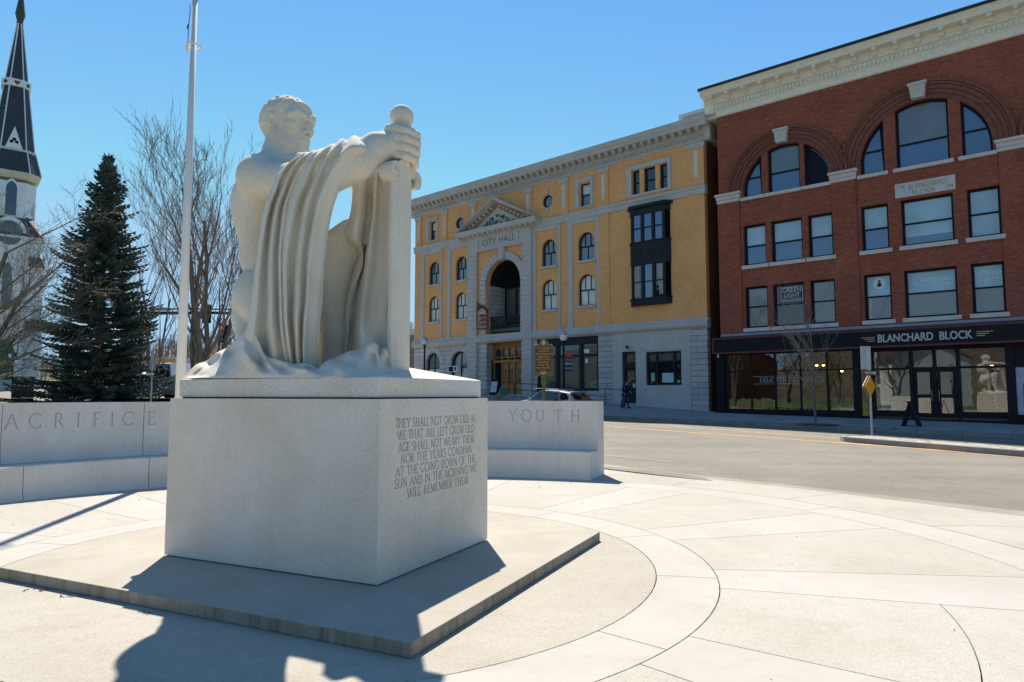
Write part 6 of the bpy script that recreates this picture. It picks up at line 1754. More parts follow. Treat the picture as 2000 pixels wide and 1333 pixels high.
for k in range(6): mb.box(cx - 3, xr + .5 - .02 * k, -.5 - .34 * (6 - k), -.4, 0, zd0 - .02 - .17 * (5 - k))
mb.build('steps', M['ygran'], cu)
mb = MB(); mb.box(cx - 16, cx - hw, .5, 30, 0, 9); mb.prism([(cx - 16, 9), (cx - hw + 1.5, 9), (cx - 9, 16)], .5, 30); mb.m = [0] * 6 + [1] * 5; mb.build('nave', [M['clap'], M['slate']], cu)
# ------------------------------------------------------------------ trees
def bark_mat(name, c, vs=6):
    m, nt, b = base_mat(name); co = coords(nt, (1, 1, .25)); k = _ramp(nt, noise(nt, co, vs, 5, .7), [(.3, tuple(x * .6 for x in c)), (.7, tuple(x * 1.35 for x in c))])
    nt.links.new(k, b.inputs['Base Color']); b.inputs['Roughness'].default_value = .9; bump(nt, b, noise(nt, co, vs * 4, 4), .6, .02); return m
M['bark'] = bark_mat('grey_brown_bark', (.16, .13, .105)); M['twig'] = bark_mat('reddish_bare_twigs', (.22, .15, .125)); M['twig2'] = bark_mat('pale_bare_twigs', (.26, .21, .16))
def bare_tree(name, base, stems, height, label, seed, levels=4, spread=.5, r0=.12, twig=None, group=None, up=.55, sub=(7, 6, 5), minr=.006, lean=None, cat='tree'):
    """stems = list of (direction azimuth deg, tilt) for the main stems. trunk + crown parts"""
    rg = random.Random(seed); t = thing(name, label, cat, base, 0, group); tk = MB(); cr_ = MB()
    def grow(p, d, L_, r, lev, mb):
        n = 5 if lev == 0 else (4 if lev < 3 else 3); pts = [Vector(p)]; dd = Vector(d); rs = [r]
        kids = []
        for i in range(n):
            dd = (dd + Vector((rg.uniform(-1, 1), rg.uniform(-1, 1), rg.uniform(-.5, .9) * up)) * (.10 + .05 * lev)).normalized()
            pts.append(pts[-1] + dd * L_ / n); rs.append(r * (1 - .78 * (i + 1) / n) if lev else r * (1 - .62 * (i + 1) / n)); kids.append((pts[-1].copy(), dd.copy(), rs[-1]))
        mb.tube([tuple(q) for q in pts], rs, 6 if lev == 0 else (4 if lev == 1 else 3), cap=False)
        if lev >= levels: return
        m = sub[min(lev, len(sub) - 1)]
        for k in range(m):
            f = lerp(.22 if lev else .28, 1.0, (k + rg.random()) / m); idx = min(int(f * n), n - 1); q, dq, rq = kids[idx]; q0 = pts[idx]; qq = q0.lerp(q, f * n - idx)
            a = rg.uniform(0, 2 * PI); side = dq.orthogonal().normalized(); side.rotate(Matrix.Rotation(a, 3, dq))
            nd = (dq * (1 - spread * .55) + side * spread + Vector((0, 0, up * .35))).normalized()
            grow(qq, nd, L_ * rg.uniform(.42, .66) * (1.15 - .35 * f), max(rq * .62, minr), lev + 1, cr_)
    for az, tilt, hh in stems:
        d = Vector((math.sin(R(az)) * math.sin(R(tilt)), math.cos(R(az)) * math.sin(R(tilt)), math.cos(R(tilt))))
        grow((d.x * .15, d.y * .15, -.1), d, height * hh, r0 * hh, 0, tk)
    tk.build('trunk', M['bark'], t, smooth=True, recalc=False); cr_.build('crown', twig or M['twig'], t, recalc=False); return t
def at_depth(px, Y): x = (px - 1000) / FPX * Y; return x, Y, H(x, Y)
bare_tree('bare_maple', at_depth(397, 25), [(250, 4, 1.0), (100, 5, .98), (290, 13, .80), (80, 12, .82), (180, 9, .88)], 7.6, 'tall bare many-stemmed tree rising behind the flagpole', 11, 4, .42, .125, sub=(8, 5, 4), minr=.0075, up=.8)
bare_tree('bare_tree', at_depth(292, 36), [(260, 6, 1.0), (80, 10, .85), (200, 14, .8)], 7.0, 'slender bare reddish tree just right of the spruce', 23, 4, .42, .11, sub=(7, 4, 3), minr=.009, up=.8)
bare_tree('bare_tree', at_depth(-95, 27), [(80, 24, .78), (60, 12, .95), (100, 44, .60), (250, 20, .7)], 7.2, 'bare pale-barked tree with low spreading limbs in front of the church', 37, 4, .62, .20, twig=M['twig2'], sub=(9, 6, 5), minr=.008, up=.35)
# spruce
def spruce(base, h, rb_, seed, label):
    rg = random.Random(seed); t = thing('blue_spruce', label, 'tree', base)
    tk = MB(); tk.tube([(0, 0, -.2), (0, 0, h * .5), (0, 0, h)], [.20, .11, .02], 8); tk.build('trunk', M['bark'], t)
    mb = MB(); wd = MB()
    def sprig(p, d, l, w_):
        d = d.normalized(); a = d.orthogonal().normalized(); b = d.cross(a); m_ = p + d * l * .4; e = p + d * l
        n0 = len(mb.v); mb.v += [tuple(p), tuple(m_ + a * w_), tuple(m_ + b * w_), tuple(m_ - a * w_), tuple(m_ - b * w_), tuple(e)]
        for i in range(4):
            j = (i + 1) % 4; mb.f.append((n0, n0 + 1 + i, n0 + 1 + j)); mb.f.append((n0 + 5, n0 + 1 + j, n0 + 1 + i)); mb.m += [0, 0]
    z = .25
    while z < h - .15:
        k = z / h; prof = (1 - k) ** .86 * rb_ * (.95 + .12 * math.sin(k * 23)) ; 
        if k < .12: prof *= .88 + k
        nb = int(11 + 13 * (1 - k))
        for i in range(nb):
            az = rg.uniform(0, 2 * PI); L_ = prof * rg.uniform(.55, 1.06) + .12
            if rg.random() < .09: L_ *= 1.32
            d0 = Vector((math.cos(az), math.sin(az), rg.uniform(-.22, -.02) + .75 * k * k)); p = Vector((0, 0, z + rg.uniform(-.1, .1))); n = max(3, int(L_ / .17)); pts = [p.copy()]
            for j in range(n):
                f = j / n; d = (d0 + Vector((0, 0, .38 * f * f))).normalized(); p = p + d * L_ / n; pts.append(p.copy())
                if f > .22 or k > .6:
                    sd_ = Vector((-math.sin(az), math.cos(az), 0)); l = (.16 + .36 * (1 - f) * min(1, L_ / 1.5)) * rg.uniform(.7, 1.2)
                    for s_ in (-1, 1):
                        q = (d * .75 + sd_ * s_ * rg.uniform(.6, 1.0) + Vector((0, 0, rg.uniform(-.30, .12)))); sprig(p, q, l, .046)
                        if f < .85: sprig(p + d * .05, d * .5 + sd_ * s_ * .5 + Vector((0, 0, rg.uniform(-.5, -.1))), l * .8, .042)
                    sprig(p, d + Vector((0, 0, rg.uniform(.1, .5))), .18, .034)
            sprig(pts[-1], (pts[-1] - pts[-2]) + Vector((0, 0, .03)), .26, .034)
            wd.tube([tuple(q) for q in pts[::2] + [pts[-1]]], [.022] * (len(pts[::2])) + [.008], 3, cap=False)
        z += .20 + .05 * (1 - k)
    for j in range(9): a = j * 2.4; sprig(Vector((0, 0, h - .5 + j * .07)), Vector((math.cos(a), math.sin(a), 1.3)), .3, .03)
    sprig(Vector((0, 0, h - .1)), Vector((0, 0, 1)), .45, .035)
    m, nt, b = base_mat('blue_green_needles'); co = coords(nt)
    c = _ramp(nt, noise(nt, co, 1.1, 6, .75), [(.30, (.030, .050, .042)), (.5, (.062, .095, .082)), (.72, (.13, .17, .105))])
    f = _ramp(nt, noise(nt, co, 22, 3, .8), [(.3, (.6,) * 3), (.7, (1.4,) * 3)]); nt.links.new(mix(nt, c, f, 1.0, 'MULTIPLY'), b.inputs['Base Color']); b.inputs['Roughness'].default_value = .75; b.inputs['Specular IOR Level'].default_value = .3
    mb.build('crown', m, t, recalc=False); wd.build('branches', M['bark'], t, recalc=False); return t
sb = at_depth(193, 31); spruce(sb, at_y(222, 312, 31).z - sb[2], 3.25, 5, 'dense dark blue-green spruce behind the bench wall')
# wooded hill far behind
mb = MB(); P = []
for i in range(26):
    row = []
    for j in range(41):
        x = -150 + 165 * j / 40; y = 95 + 110 * i / 25
        u = (x + 62) / 55.0; hh = 13.0 * math.exp(-u * u) * min(1, i / 14.0) + (9.0 * math.exp(-((x + 10) / 40) ** 2)) * min(1, i / 16.0)
        row.append((x, y, -1 + hh + 1.2 * math.sin(x * .13) * math.cos(y * .11)))
    P.append(row)
mb.grid(P); tag(mb.build('hill', simple('leaf_litter_hill', (.17, .125, .085), .95, var=.35, vs=.15), smooth=True), kind='structure')
rg = random.Random(9); mb = MB()
def hillz(x, y):
    i = (y - 95) / 110 * 25; u = (x + 62) / 55.0; return -1 + 13.0 * math.exp(-u * u) * min(1, i / 14.0) + (9.0 * math.exp(-((x + 10) / 40) ** 2)) * min(1, i / 16.0)
for k in range(2300):
    x = rg.uniform(-125, 5); y = rg.uniform(96, 165); z = hillz(x, y); h = rg.uniform(2.5, 5.5)
    lx = rg.uniform(-.6, .6); mb.tube([(x, y, z - .3), (x + lx * .4, y, z + h * .6), (x + lx, y, z + h)], [.10, .07, .02], 3, cap=False)
    for q in range(7):
        f = rg.uniform(.3, .95); a = rg.uniform(0, 6.28); l = h * .28 * (1.2 - f); p = (x + lx * f, y, z + h * f); mb.tube([p, (p[0] + l * math.cos(a), p[1] + l * math.sin(a), p[2] + l * rg.uniform(.5, 1.1))], [.05, .015], 3, cap=False)
tag(mb.build('far_woods', M['twig2'], recalc=False), 'brown leafless woods on the hill beyond the street', 'woods', kind='stuff')
# young tree on the far sidewalk
p = at_depth(1590, 29.6)
bare_tree('street_tree', (p[0], p[1], H(p[0], p[1])), [(0, 1, 1.0)], 4.4, 'young thin bare street tree planted in the sidewalk before the brick block', 71, 3, .55, .055, twig=M['twig2'], sub=(13, 5, 3), minr=.007, up=.7)
mb = MB(); mb.add([(p[0] + 1.0 * math.cos(2 * PI * i / 20) * .755 + .45 * math.sin(2 * PI * i / 20) * .656, p[1] - .656 * math.cos(2 * PI * i / 20) * 1.0 + .45 * .755 * math.sin(2 * PI * i / 20), H(p[0], p[1]) + .012 ) for i in range(20)] + [(p[0], p[1], H(p[0], p[1]) + .07)], [(i, (i + 1) % 20, 20) for i in range(20)])
tag(mb.build('tree_pit', M['dirt']), kind='structure')
# ------------------------------------------------------------------ flagpole
fx_, fy_ = -6.93, 14.3; fz = H(fx_, fy_)
fp = thing('flagpole', 'tall tapering white flagpole with rope and ring behind the bench wall', 'flagpole', (fx_, fy_, fz))
PW = simple('white_enamel_pole', (.72, .70, .66), .35, var=.03)
h1 = 10.25 - fz
mb = MB(); mb.tube([(0, 0, -.1), (0, 0, h1 * .5), (0, 0, h1)], [.105, .082, .055], 20); mb.build('pole', PW, fp, smooth=True)
mb = MB(); mb.lathe([(.17, 0), (.17, .05), (.12, .12), (.105, .14)], n=20); mb.build('base_collar', PW, fp, smooth=True)
mb = MB(); mb.sphere((0, 0, h1 + .10), .10); mb.build('finial', simple('gilt_ball', (.6, .45, .15), .3, .8), fp, smooth=True)
zr = at_y(383, 90, 14.3).z - fz; mb = MB()
mb.tube([(.14 * math.cos(a), .14 * math.sin(a), zr) for a in [2 * PI * i / 16 for i in range(17)]], .018, 6, cap=False); mb.box(-.15, -.10, -.02, .02, zr - .12, zr + .06); mb.build('ring', PW, fp)
mb = MB(); mb.tube([(-.12, 0, zr), (-.125, 0, zr + .35), (-.10, 0, zr + .8), (-.11, 0, h1 - .1)], .008, 5); mb.tube([(-.12, 0, zr + .35), (-.15, 0, zr + .42), (-.12, 0, zr + .5)], .012, 5); mb.build('halyard', M['dark_metal'], fp)
# ------------------------------------------------------------------ black utility box left
p = ground_hit(35, 789); wq = .030 * p.y / 1.333; k_ = p.y / FPX
bx = thing('utility_cabinet', 'plain black upright cabinet standing in front of the church steps', 'cabinet', (p.x, p.y, H(p.x, p.y)), R(-30) * 0)
mb = MB(); mb.box(-14.5 * k_, 14.5 * k_, 0, .6, -.1, 51 * k_); mb.build('cabinet_body', M['black'], bx, bevel=.015)
mb = MB(); mb.box(5 * k_, 8 * k_, -.012, 0, 17 * k_, 21 * k_); mb.build('label_plate', M['white'], bx)
mb = MB(); mb.box(-15.5 * k_, 15.5 * k_, -.03, .63, 51 * k_, 53 * k_); mb.build('lid', M['dark_metal'], bx)
# ------------------------------------------------------------------ lamp posts
GL = base_mat('frosted_globe'); GL[2].inputs['Base Color'].default_value = (.62, .64, .66, 1); GL[2].inputs['Roughness'].default_value = .25
def lamp_post(px, pytop, Y, label, banner=False):
    x, y, z = at_depth(px, Y); t = thing('lamp_post', label, 'street lamp', (x, y, z), 0, 'globe lamp posts along the far sidewalk')
    h = at_y(px, pytop, Y).z - z
    mb = MB(); mb.lathe([(.20, 0), (.20, .12), (.14, .2), (.13, .5), (.09, .62), (.085, 1.0), (.065, h * .55), (.055, h - 1.0), (.09, h - .95), (.06, h - .88), (.12, h - .80), (.13, h - .74), (.05, h - .72)], n=14); mb.build('post', M['black'], t, smooth=False)
    mb = MB(); mb.lathe([(.10, h - .74), (.20, h - .66), (.225, h - .50), (.20, h - .36), (.10, h - .28)], n=18); mb.build('globe', GL[0], t, smooth=True)
    mb = MB(); mb.lathe([(.215, h - .42), (.19, h - .30), (.10, h - .20), (.03, h - .14), (.012, h)], n=18); mb.build('lamp_cap', simple('pale_metal_cap', (.40, .43, .47), .35, .5), t, smooth=True)
    if banner:
        k = Y / FPX; zb, zt = at_y(px, 725, Y).z - z, at_y(px, 686, Y).z - z
        b_ = MB(); b_.cyl((0, 0, zt), (.50, 0, zt), .014); b_.cyl((0, 0, zb), (.50, 0, zb), .014); b_.build('banner_arm', M['black'], t)
        b_ = MB(); b_.box(.12, .46, -.004, .004, zt - .34, zt - .01); rd = b_.build('banner_top', simple('red_banner_cloth', (.42, .07, .05), .8), t)
        b_ = MB(); b_.box(.10, .46, -.004, .004, zb + .01, zt - .345); bn = b_.build('banner', simple('navy_banner_cloth', (.03, .055, .11), .8), t)
        text_on('lettering', 'Barre', .17, .28, zb + .42, -.005, M['white'], bn, thick=.002, shear=.3); text_on('lettering', 'Vermont', .10, .28, zb + .16, -.005, M['white'], bn, thick=.002, shear=.3); text_on('lettering', 'City of', .09, .29, zt - .5, -.005, M['white'], bn, thick=.002)
    return t
lamp_post(829, 653, 46.9, 'plain black globe lamp post before the left end of the city hall')
lamp_post(1101, 641, 38.6, 'black globe lamp post carrying a red and navy banner', True)
# ------------------------------------------------------------------ historic marker
Y = 24.0; x, y, z = at_depth(1062, Y); mk = thing('historic_marker', 'green and gold historical marker with lettering on a post behind the bench wall', 'sign', (x, y, z), R(-16))
zb, zt = at_y(1062, 735, Y).z - z, at_y(1062, 674, Y).z - z
GG = simple('green_gold_casting', (.13, .13, .055), .5, .2); FLD_ = simple('red_brown_field', (.13, .045, .022), .6); GD = simple('gold_letter', (.62, .42, .16), .5)
w2 = .33; crest = [(-w2, zb), (w2, zb), (w2, zt), (w2 * .62, zt + .02), (w2 * .45, zt + .10), (w2 * .22, zt + .20), (0, zt + .22), (-w2 * .22, zt + .20), (-w2 * .45, zt + .10), (-w2 * .62, zt + .02), (-w2, zt)]
mb = MB(); mb.prism(crest, -.03, .03); b_ = mb.build('marker_plate', GG, mk, bevel=.008)
mb = MB(); mb.prism([(-w2 + .05, zb + .16), (w2 - .05, zb + .16), (w2 - .05, zt - .06), (-w2 + .05, zt - .06)], -.034, -.03); f_ = mb.build('text_field', FLD_, b_)
for i, l in enumerate(['This marks the', 'junction of', 'two old post and', 'stage roads,', 'one from Boston', 'to Montreal,', 'and the other', 'from Haverhill,', 'N. H.']):
    text_on('lettering', l, .105, 0, zt - .12 - .098 * i, -.035, GD, f_, thick=.003, width=.034 * len(l))
mb = MB(); mb.prism([(-.07, zt + .04), (0, zt - .02), (.07, zt + .04), (.05, zt + .13), (0, zt + .17), (-.05, zt + .13)], -.036, -.03); mb.prism([(-.14, zb + .13), (.14, zb + .13), (0, zb + .05)], -.036, -.03); mb.build('crest', GD, b_)
mb = MB(); mb.cyl((0, 0, -.1), (0, 0, zb - .22), .055); mb.lathe([(.06, zb - .32), (.10, zb - .25), (.09, zb - .04), (.12, zb)], n=12); mb.build('post', GG, mk)
# ------------------------------------------------------------------ cars
def car_mats(name, c, met=.6): return simple(name, c, .25, met, var=.02)
def make_car(name, label, paint, suv=True, L_=4.6, W_=1.85, Hh=1.68, pickup=False, group=None):
    """x = length, front at -x; wheels on z = 0"""
    t = thing(name, label, 'car' if not pickup else 'pickup truck', (0, 0, 0), 0, group)
    hl = L_ / 2; prof = [(-hl, .38), (-hl, .62), (-hl + .12, .82), (-hl + .95, .98), (-hl + 1.25, 1.02)]
    top = [(-hl + 1.75, Hh - .16), (-hl + 2.05, Hh - .04), (0.2, Hh), (hl - 1.3, Hh - .02), (hl - .55, Hh - .12), (hl - .12, 1.12), (hl, 1.0), (hl, .42)]
    if pickup: top = [(-hl + 1.75, Hh - .10), (-hl + 2.1, Hh), (0.1, Hh - .02), (.45, 1.12), (hl, 1.10), (hl, .45)]
    body = prof + top; n = 7; P = []
    def yw(z): return W_ / 2 * (1 if z < .95 else 1 - .20 * ((z - .95) / (Hh - .95)) ** 1.2)
    ins = [1.0, 1.0]
    rows = []
    for s in (-1, -.96, -.80, 0, .80, .96, 1):
        row = []
        for (a, z) in body:
            dz = -.05 * max(0, abs(s) - .8) / .2 * (1 if z > .6 else 0); row.append((a * (1 - .015 * abs(s)), s * yw(z), z + dz))
        rows.append(row)
    mb = MB(); mb.grid(rows); mb.add(rows[0], [tuple(range(len(body)))]); mb.add(rows[-1], [tuple(range(len(body)))])
    mb.box(-hl + .1, hl - .1, -W_ / 2 + .12, W_ / 2 - .12, .22, .5)
    b = mb.build('body', paint, t, weld=True); auto_smooth(b, 32)
    gl = M['pane_dark']; sb_ = []
    zs0, zs1 = 1.04, Hh - .13
    for s in (-1, 1):
        def sy(z): return s * (yw(z) + .006)
        wins = [[(-hl + 1.45, zs0), (-hl + 1.95, zs1), (-.10, zs1 + .03), (-.10, zs0)], [(0.0, zs0), (0.0, zs1 + .03), (.95 if suv else .8, zs1), (1.05, zs0)]]
        if suv: wins.append([(1.15, zs0 + .03), (1.05, zs1), (hl - .75, zs1 - .06), (hl - .55, zs0 + .14)])
        if pickup: wins = wins[:1] + [[(0, zs0), (0, zs1), (.1, zs1 - .02), (.35, zs0)]]
        for q in wins:
            m_ = MB(); vs = [(a, sy(z), z) for a, z in q] + [(a, sy(z) - s * .03, z) for a, z in q]; m_.add(vs, [(0, 1, 2, 3), (4, 5, 6, 7), (0, 1, 5, 4), (1, 2, 6, 5), (2, 3, 7, 6), (3, 0, 4, 7)]); m_.build('side_window', gl, t)
    def cross(x0, z0, x1, z1, name, k=.86, m=gl, out=.012):
        m_ = MB(); d = Vector((x1 - x0, z1 - z0)); nn = Vector((-d.y, d.x)).normalized() * out * (1 if x0 < 0 else -1)
        vs = [(x0 + nn.x, -yw(z0) * k, z0 + nn.y), (x0 + nn.x, yw(z0) * k, z0 + nn.y), (x1 + nn.x, yw(z1) * k, z1 + nn.y), (x1 + nn.x, -yw(z1) * k, z1 + nn.y)]
        vs += [(a - nn.x * 2, b_, c - nn.y * 2) for a, b_, c in vs]; m_.add(vs, [(0, 1, 2, 3), (4, 5, 6, 7), (0, 1, 5, 4), (1, 2, 6, 5), (2, 3, 7, 6), (3, 0, 4, 7)]); m_.build(name, m, t)
    cross(-hl + 1.27, 1.06, -hl + 1.73, Hh - .20, 'windscreen')
    if not pickup: cross(hl - .50, Hh - .20, hl - .16, 1.18, 'rear_window')
    cross(-hl - .002, .50, -hl + .01, .74, 'grille', .5, M['black'])
    for s in (-1, 1):
        m_ = MB(); m_.obox((-hl + .05, s * W_ * .40, .72), (.9, 0, .3), (0, 1, 0), (-.3, 0, .9), .05, .16, .06); m_.build('headlight', simple('clear_lamp', (.6, .62, .65), .1, .3), t)
        m_ = MB(); m_.obox((hl - .03, s * W_ * .41, .96), (1, 0, 0), (0, 1, 0), (0, 0, 1), .05, .15, .09); m_.build('tail_light', simple('red_lamp', (.45, .02, .02), .15), t)
        m_ = MB(); m_.obox((-hl + 1.5, s * (W_ / 2 + .09), 1.06), (1, 0, 0), (0, 1, 0), (0, 0, 1), .06, .10, .07); m_.build('wing_mirror', paint, t, bevel=.02)
        for a in (-hl + .88, hl - .88):
            m_ = MB(); m_.cyl((a, s * (W_ / 2 - .24), .34), (a, s * (W_ / 2 + .015), .34), .345, n=24); wv = m_.build('wheel', M['rubber'], t)
            m_ = MB(); m_.cyl((a, s * (W_ / 2), .34), (a, s * (W_ / 2 + .022), .34), .21, n=18); m_.build('rim', M['steel'], wv)
    m_ = MB(); m_.box(hl + .0, hl + .02, -.25, .25, .80, .92); m_.build('number_plate', M['white'], t)
    if suv:
        for s in (-1, 1): m_ = MB(); m_.tube([(-.9, s * W_ * .36, Hh - .03), (-.8, s * W_ * .36, Hh + .045), (.9, s * W_ * .36, Hh + .04), (1.0, s * W_ * .36, Hh - .03)], .018, 5); m_.build('roof_rail', M['steel'], t)
        m_ = MB(); m_.box(hl - .62, hl - .40, -.7, .7, Hh - .12, Hh - .05); m_.build('roof_spoiler', paint, t, bevel=.02)
    return t
SDIR = math.atan2(-.656, .755)
suv = make_car('parked_suv', 'silver sports utility car parked at the kerb before the city hall', car_mats('silver_grey_paint', (.42, .46, .47), .5))
yy = 36.2; x, y, _z = at_depth(1078, yy); s_, t_ = st(x, y); suv.location = (x, y, road_z(s_, t_) - .02); suv.scale = (.93, .93, .86); suv.rotation_euler = (0, math.atan(.045), SDIR)
c1 = make_car('parked_car', 'pale silver car glinting in the sun beyond the spruce', car_mats('pale_silver_paint', (.60, .62, .62), .6), suv=False, Hh=1.42)
x, y, z = at_depth(289, 38); c1.location = (x, y, at_y(300, 776, 38).z); c1.rotation_euler = (0, 0, R(168))
c2 = make_car('pickup_truck', 'white pickup truck half hidden by the left end of the pedestal', car_mats('white_truck_paint', (.62, .62, .64), .1), suv=False, pickup=True, L_=5.6, Hh=1.80, W_=1.95)
x, y, z = at_depth(356, 34); c2.location = (x, y, at_y(330, 780, 34).z); c2.rotation_euler = (0, 0, R(-25))
c3 = make_car('parked_car', 'dark blue car standing behind the white pickup truck', car_mats('dark_blue_paint', (.04, .07, .12), .3), suv=False, Hh=1.45)
x, y, z = at_depth(345, 46); c3.location = (x, y, at_y(345, 768, 46).z); c3.rotation_euler = (0, 0, R(170))
# paved lot under those cars
mb = MB(); rows = []
for i in range(9):
    row = []
    for j in range(13):
        x = -26 + 15.5 * j / 12 * (1 + i * .10); y = 29.5 + 34 * i / 8; row.append((x, y, EYE - 7.2 / FPX * y * (1 - .25 * i / 8)))
    rows.append(row)
mb.grid(rows); tag(mb.build('side_street', M['asphalt'], smooth=True), kind='structure')
# ------------------------------------------------------------------ petrol station, one way sign, signals
Y = 60.0; k_ = Y / FPX
x, _, _ = at_depth(300, Y); z0 = at_y(320, 768, Y).z
ps_ = thing('petrol_station', 'low white petrol station with an orange canopy band beyond the street', 'building', (x, Y, z0), 0)
def zq(py): return at_y(320, py, Y).z - z0
MWS = simple('bluish_white_cladding', (.52, .53, .60), .6)
mb = MB(); mb.box(-.6, 46 * k_, 0, 8, -1, zq(706)); mb.build('wall', MWS, ps_)
mb = MB(); mb.box(0, 75 * k_, -3, -.01, zq(716), zq(701)); cpy = mb.build('canopy', MWS, ps_)
mb = MB(); mb.box(3 * k_, 75 * k_, -3.05, -3.0, zq(713), zq(705)); mb.build('orange_band', simple('orange_yellow_band', (.75, .33, .02), .5), cpy)
mb = MB(); mb.prism([(0, zq(729)), (24 * k_, zq(729)), (22 * k_, zq(723)), (1 * k_, zq(723))], -.9, -.02); mb.build('awning', M['black'], ps_)
mb = MB(); mb.box(3 * k_, 22 * k_, -.05, -.01, zq(752), zq(729)); mb.build('shop_window', M['pane_dark'], ps_)
mb = MB(); mb.box(26 * k_, 32 * k_, -.08, -.01, zq(737), zq(725)); gs_ = mb.build('green_sign', simple('green_sign_face', (.05, .42, .18), .5), ps_)
text_on('lettering', '24', .36, 29 * k_, zq(731), -.085, M['white'], gs_)
mb = MB(); mb.cyl((74 * k_, -2.6, -.5), (74 * k_, -2.6, zq(713)), .12); mb.build('canopy_post', M['white'], ps_)
Y = 27.0; x, y, z = at_depth(298, Y); k_ = Y / FPX; ow = thing('one_way_sign', 'black and white one way sign on a pole beside the spruce', 'sign', (x, y, z))
zz = at_y(294, 731, Y).z - z; mb = MB(); mb.cyl((-.02, .03, -.1), (-.02, .03, zz + 1.0), .03); mb.build('post', M['steel'], ow)
mb = MB(); mb.box(-.26, .10, -.005, .005, zz - .09, zz + .09); sg1 = mb.build('sign_plate', M['black'], ow)
mb = MB(); ar_ = [(-.24, zz - .05), (.03, zz - .05), (.03, zz - .07), (.09, zz), (.03, zz + .07), (.03, zz + .05), (-.24, zz + .05)]; mb.prism(ar_, -.009, -.005); a_ = mb.build('arrow', M['white'], sg1); text_on('lettering', 'ONE WAY', .07, -.095, zz, -.010, M['black'], a_, thick=.002, width=.23)
mb = MB(); mb.box(-.12, .10, .02, .03, zz + .16, zz + .62); mb.build('sign_back', simple('blue_grey_sign_back', (.30, .34, .42), .5), ow)
Y = 45.0; xx, y, z = at_depth(272, Y); tl = thing('traffic_signal', 'long dark mast arm with hanging traffic signals, one showing red', 'traffic signal', (xx, Y, z)); k_ = Y / FPX
za = at_y(380, 612, Y).z - z; xe = (560 - 272) * k_
mb = MB(); mb.tube([(0, 0, -.3), (0, 0, za + .3)], [.16, .12], 12); mb.build('mast', M['dark_metal'], tl)
mb = MB(); mb.tube([(0, 0, za), (xe * .5, 0, za + .02), (xe, 0, za - .1)], [.12, .10, .06], 10); mb.tube([(.8, 0, za + .28), (xe * .6, 0, za + .26)], .05, 8); mb.build('mast_arm', M['dark_metal'], tl)
def sighead(px, y0, y1, red, nm):
    cx_ = (px - 272) * k_; t0, t1 = at_y(px, y1, Y).z - z, at_y(px, y0, Y).z - z
    b_ = MB(); b_.box(cx_ - .30, cx_ + .30, -.16, -.12, t0 - .08, t1 + .08); b_.box(cx_ - .18, cx_ + .18, -.40, -.12, t0, t1); b_.cyl((cx_, -.12, t1), (cx_, 0, max(za, t1 + .05)), .03)
    o_ = b_.build('signal_head', M['black'], tl)
    for q in range(3):
        cz = t1 - (t1 - t0) * (q + .5) / 3; m_ = MB(); m_.cyl((cx_, -.40, cz), (cx_, -.43, cz), .13, n=16); m_.build('lens', emit_mat('red_signal_light', (1, .03, .03), 3.0) if (red and q == 0) else M['pane_dark'], o_)
        m_ = MB(); m_.prism(arc(cx_, cz, .15, 0, 180, 8) + arc(cx_, cz, .13, 180, 0, 8), -.58, -.40); m_.build('visor', M['black'], o_)
sighead(402, 598, 630, False, 'a'); sighead(436, 638, 668, True, 'b')
cx_ = (449 - 272) * k_; zc_ = at_y(449, 650, Y).z - z; mb = MB(); mb.cyl((cx_, -.17, zc_), (cx_, -.15, zc_), .26, n=24); sgp = mb.build('no_turn_sign', M['white'], tl)
mb = MB(); mb.tube([(cx_ + .22 * math.cos(a), -.18, zc_ + .22 * math.sin(a)) for a in [2 * PI * i / 20 for i in range(21)]], .025, 5, cap=False); mb.tube([(cx_ - .15, -.18, zc_ + .15), (cx_ + .15, -.18, zc_ - .15)], .02, 5); mb.build('red_ring', simple('red_sign_paint', (.5, .03, .03), .5), sgp)
mb = MB(); mb.box((310 - 272) * k_ - .5, (310 - 272) * k_ + .6, -.25, .1, za + .16, za + .34); mb.build('luminaire', simple('grey_luminaire', (.25, .26, .3), .5), tl)
# ------------------------------------------------------------------ street furniture on the right
p = ground_hit(1703, 853); sp2 = thing('median_sign_post', 'steel post on the median with a yellow diamond and a maroon plate', 'sign', (p.x, p.y, H(p.x, p.y) + .1), R(0))
K = p.y / FPX; zg_ = p.z
def zr_(py): return at_y(1700, py, p.y).z - zg_ - .1
mb = MB(); mb.box(-.03, .03, -.02, .02, -.1, zr_(679)); mb.build('post', M['steel'], sp2)
m_ = MB(); a = -19 * K; b = 3 * K; m_.box(-17 * K, 3 * K, -.035, -.025, zr_(722), zr_(677)); bk = m_.build('sign_back', M['steel'], sp2)
m_ = MB()
for q in (-11, -7): m_.box(q * K - .012, q * K + .012, -.05, -.036, zr_(722), zr_(677))
m_.build('back_rib', M['steel'], bk)
m_ = MB(); m_.box(-13 * K, 11 * K, -.05, -.04, zr_(733.5), zr_(724.5)); mp_ = m_.build('direction_plate', M['maroon'], sp2); text_on('lettering', 'OPERA HOUSE', .125, -2.2 * K, zr_(729), -.051, M['white'], mp_, thick=.002, width=17 * K)
m_ = MB(); c_ = (8.6 * K, zr_(729)); m_.prism([(c_[0] - .04, c_[1]), (c_[0], c_[1] - .055), (c_[0] + .04, c_[1]), (c_[0], c_[1] + .055)], -.054, -.05); m_.build('diamond_mark', M['white'], mp_)
YEL = simple('yellow_reflective_sheet', (.80, .36, .01), .35, var=.05)
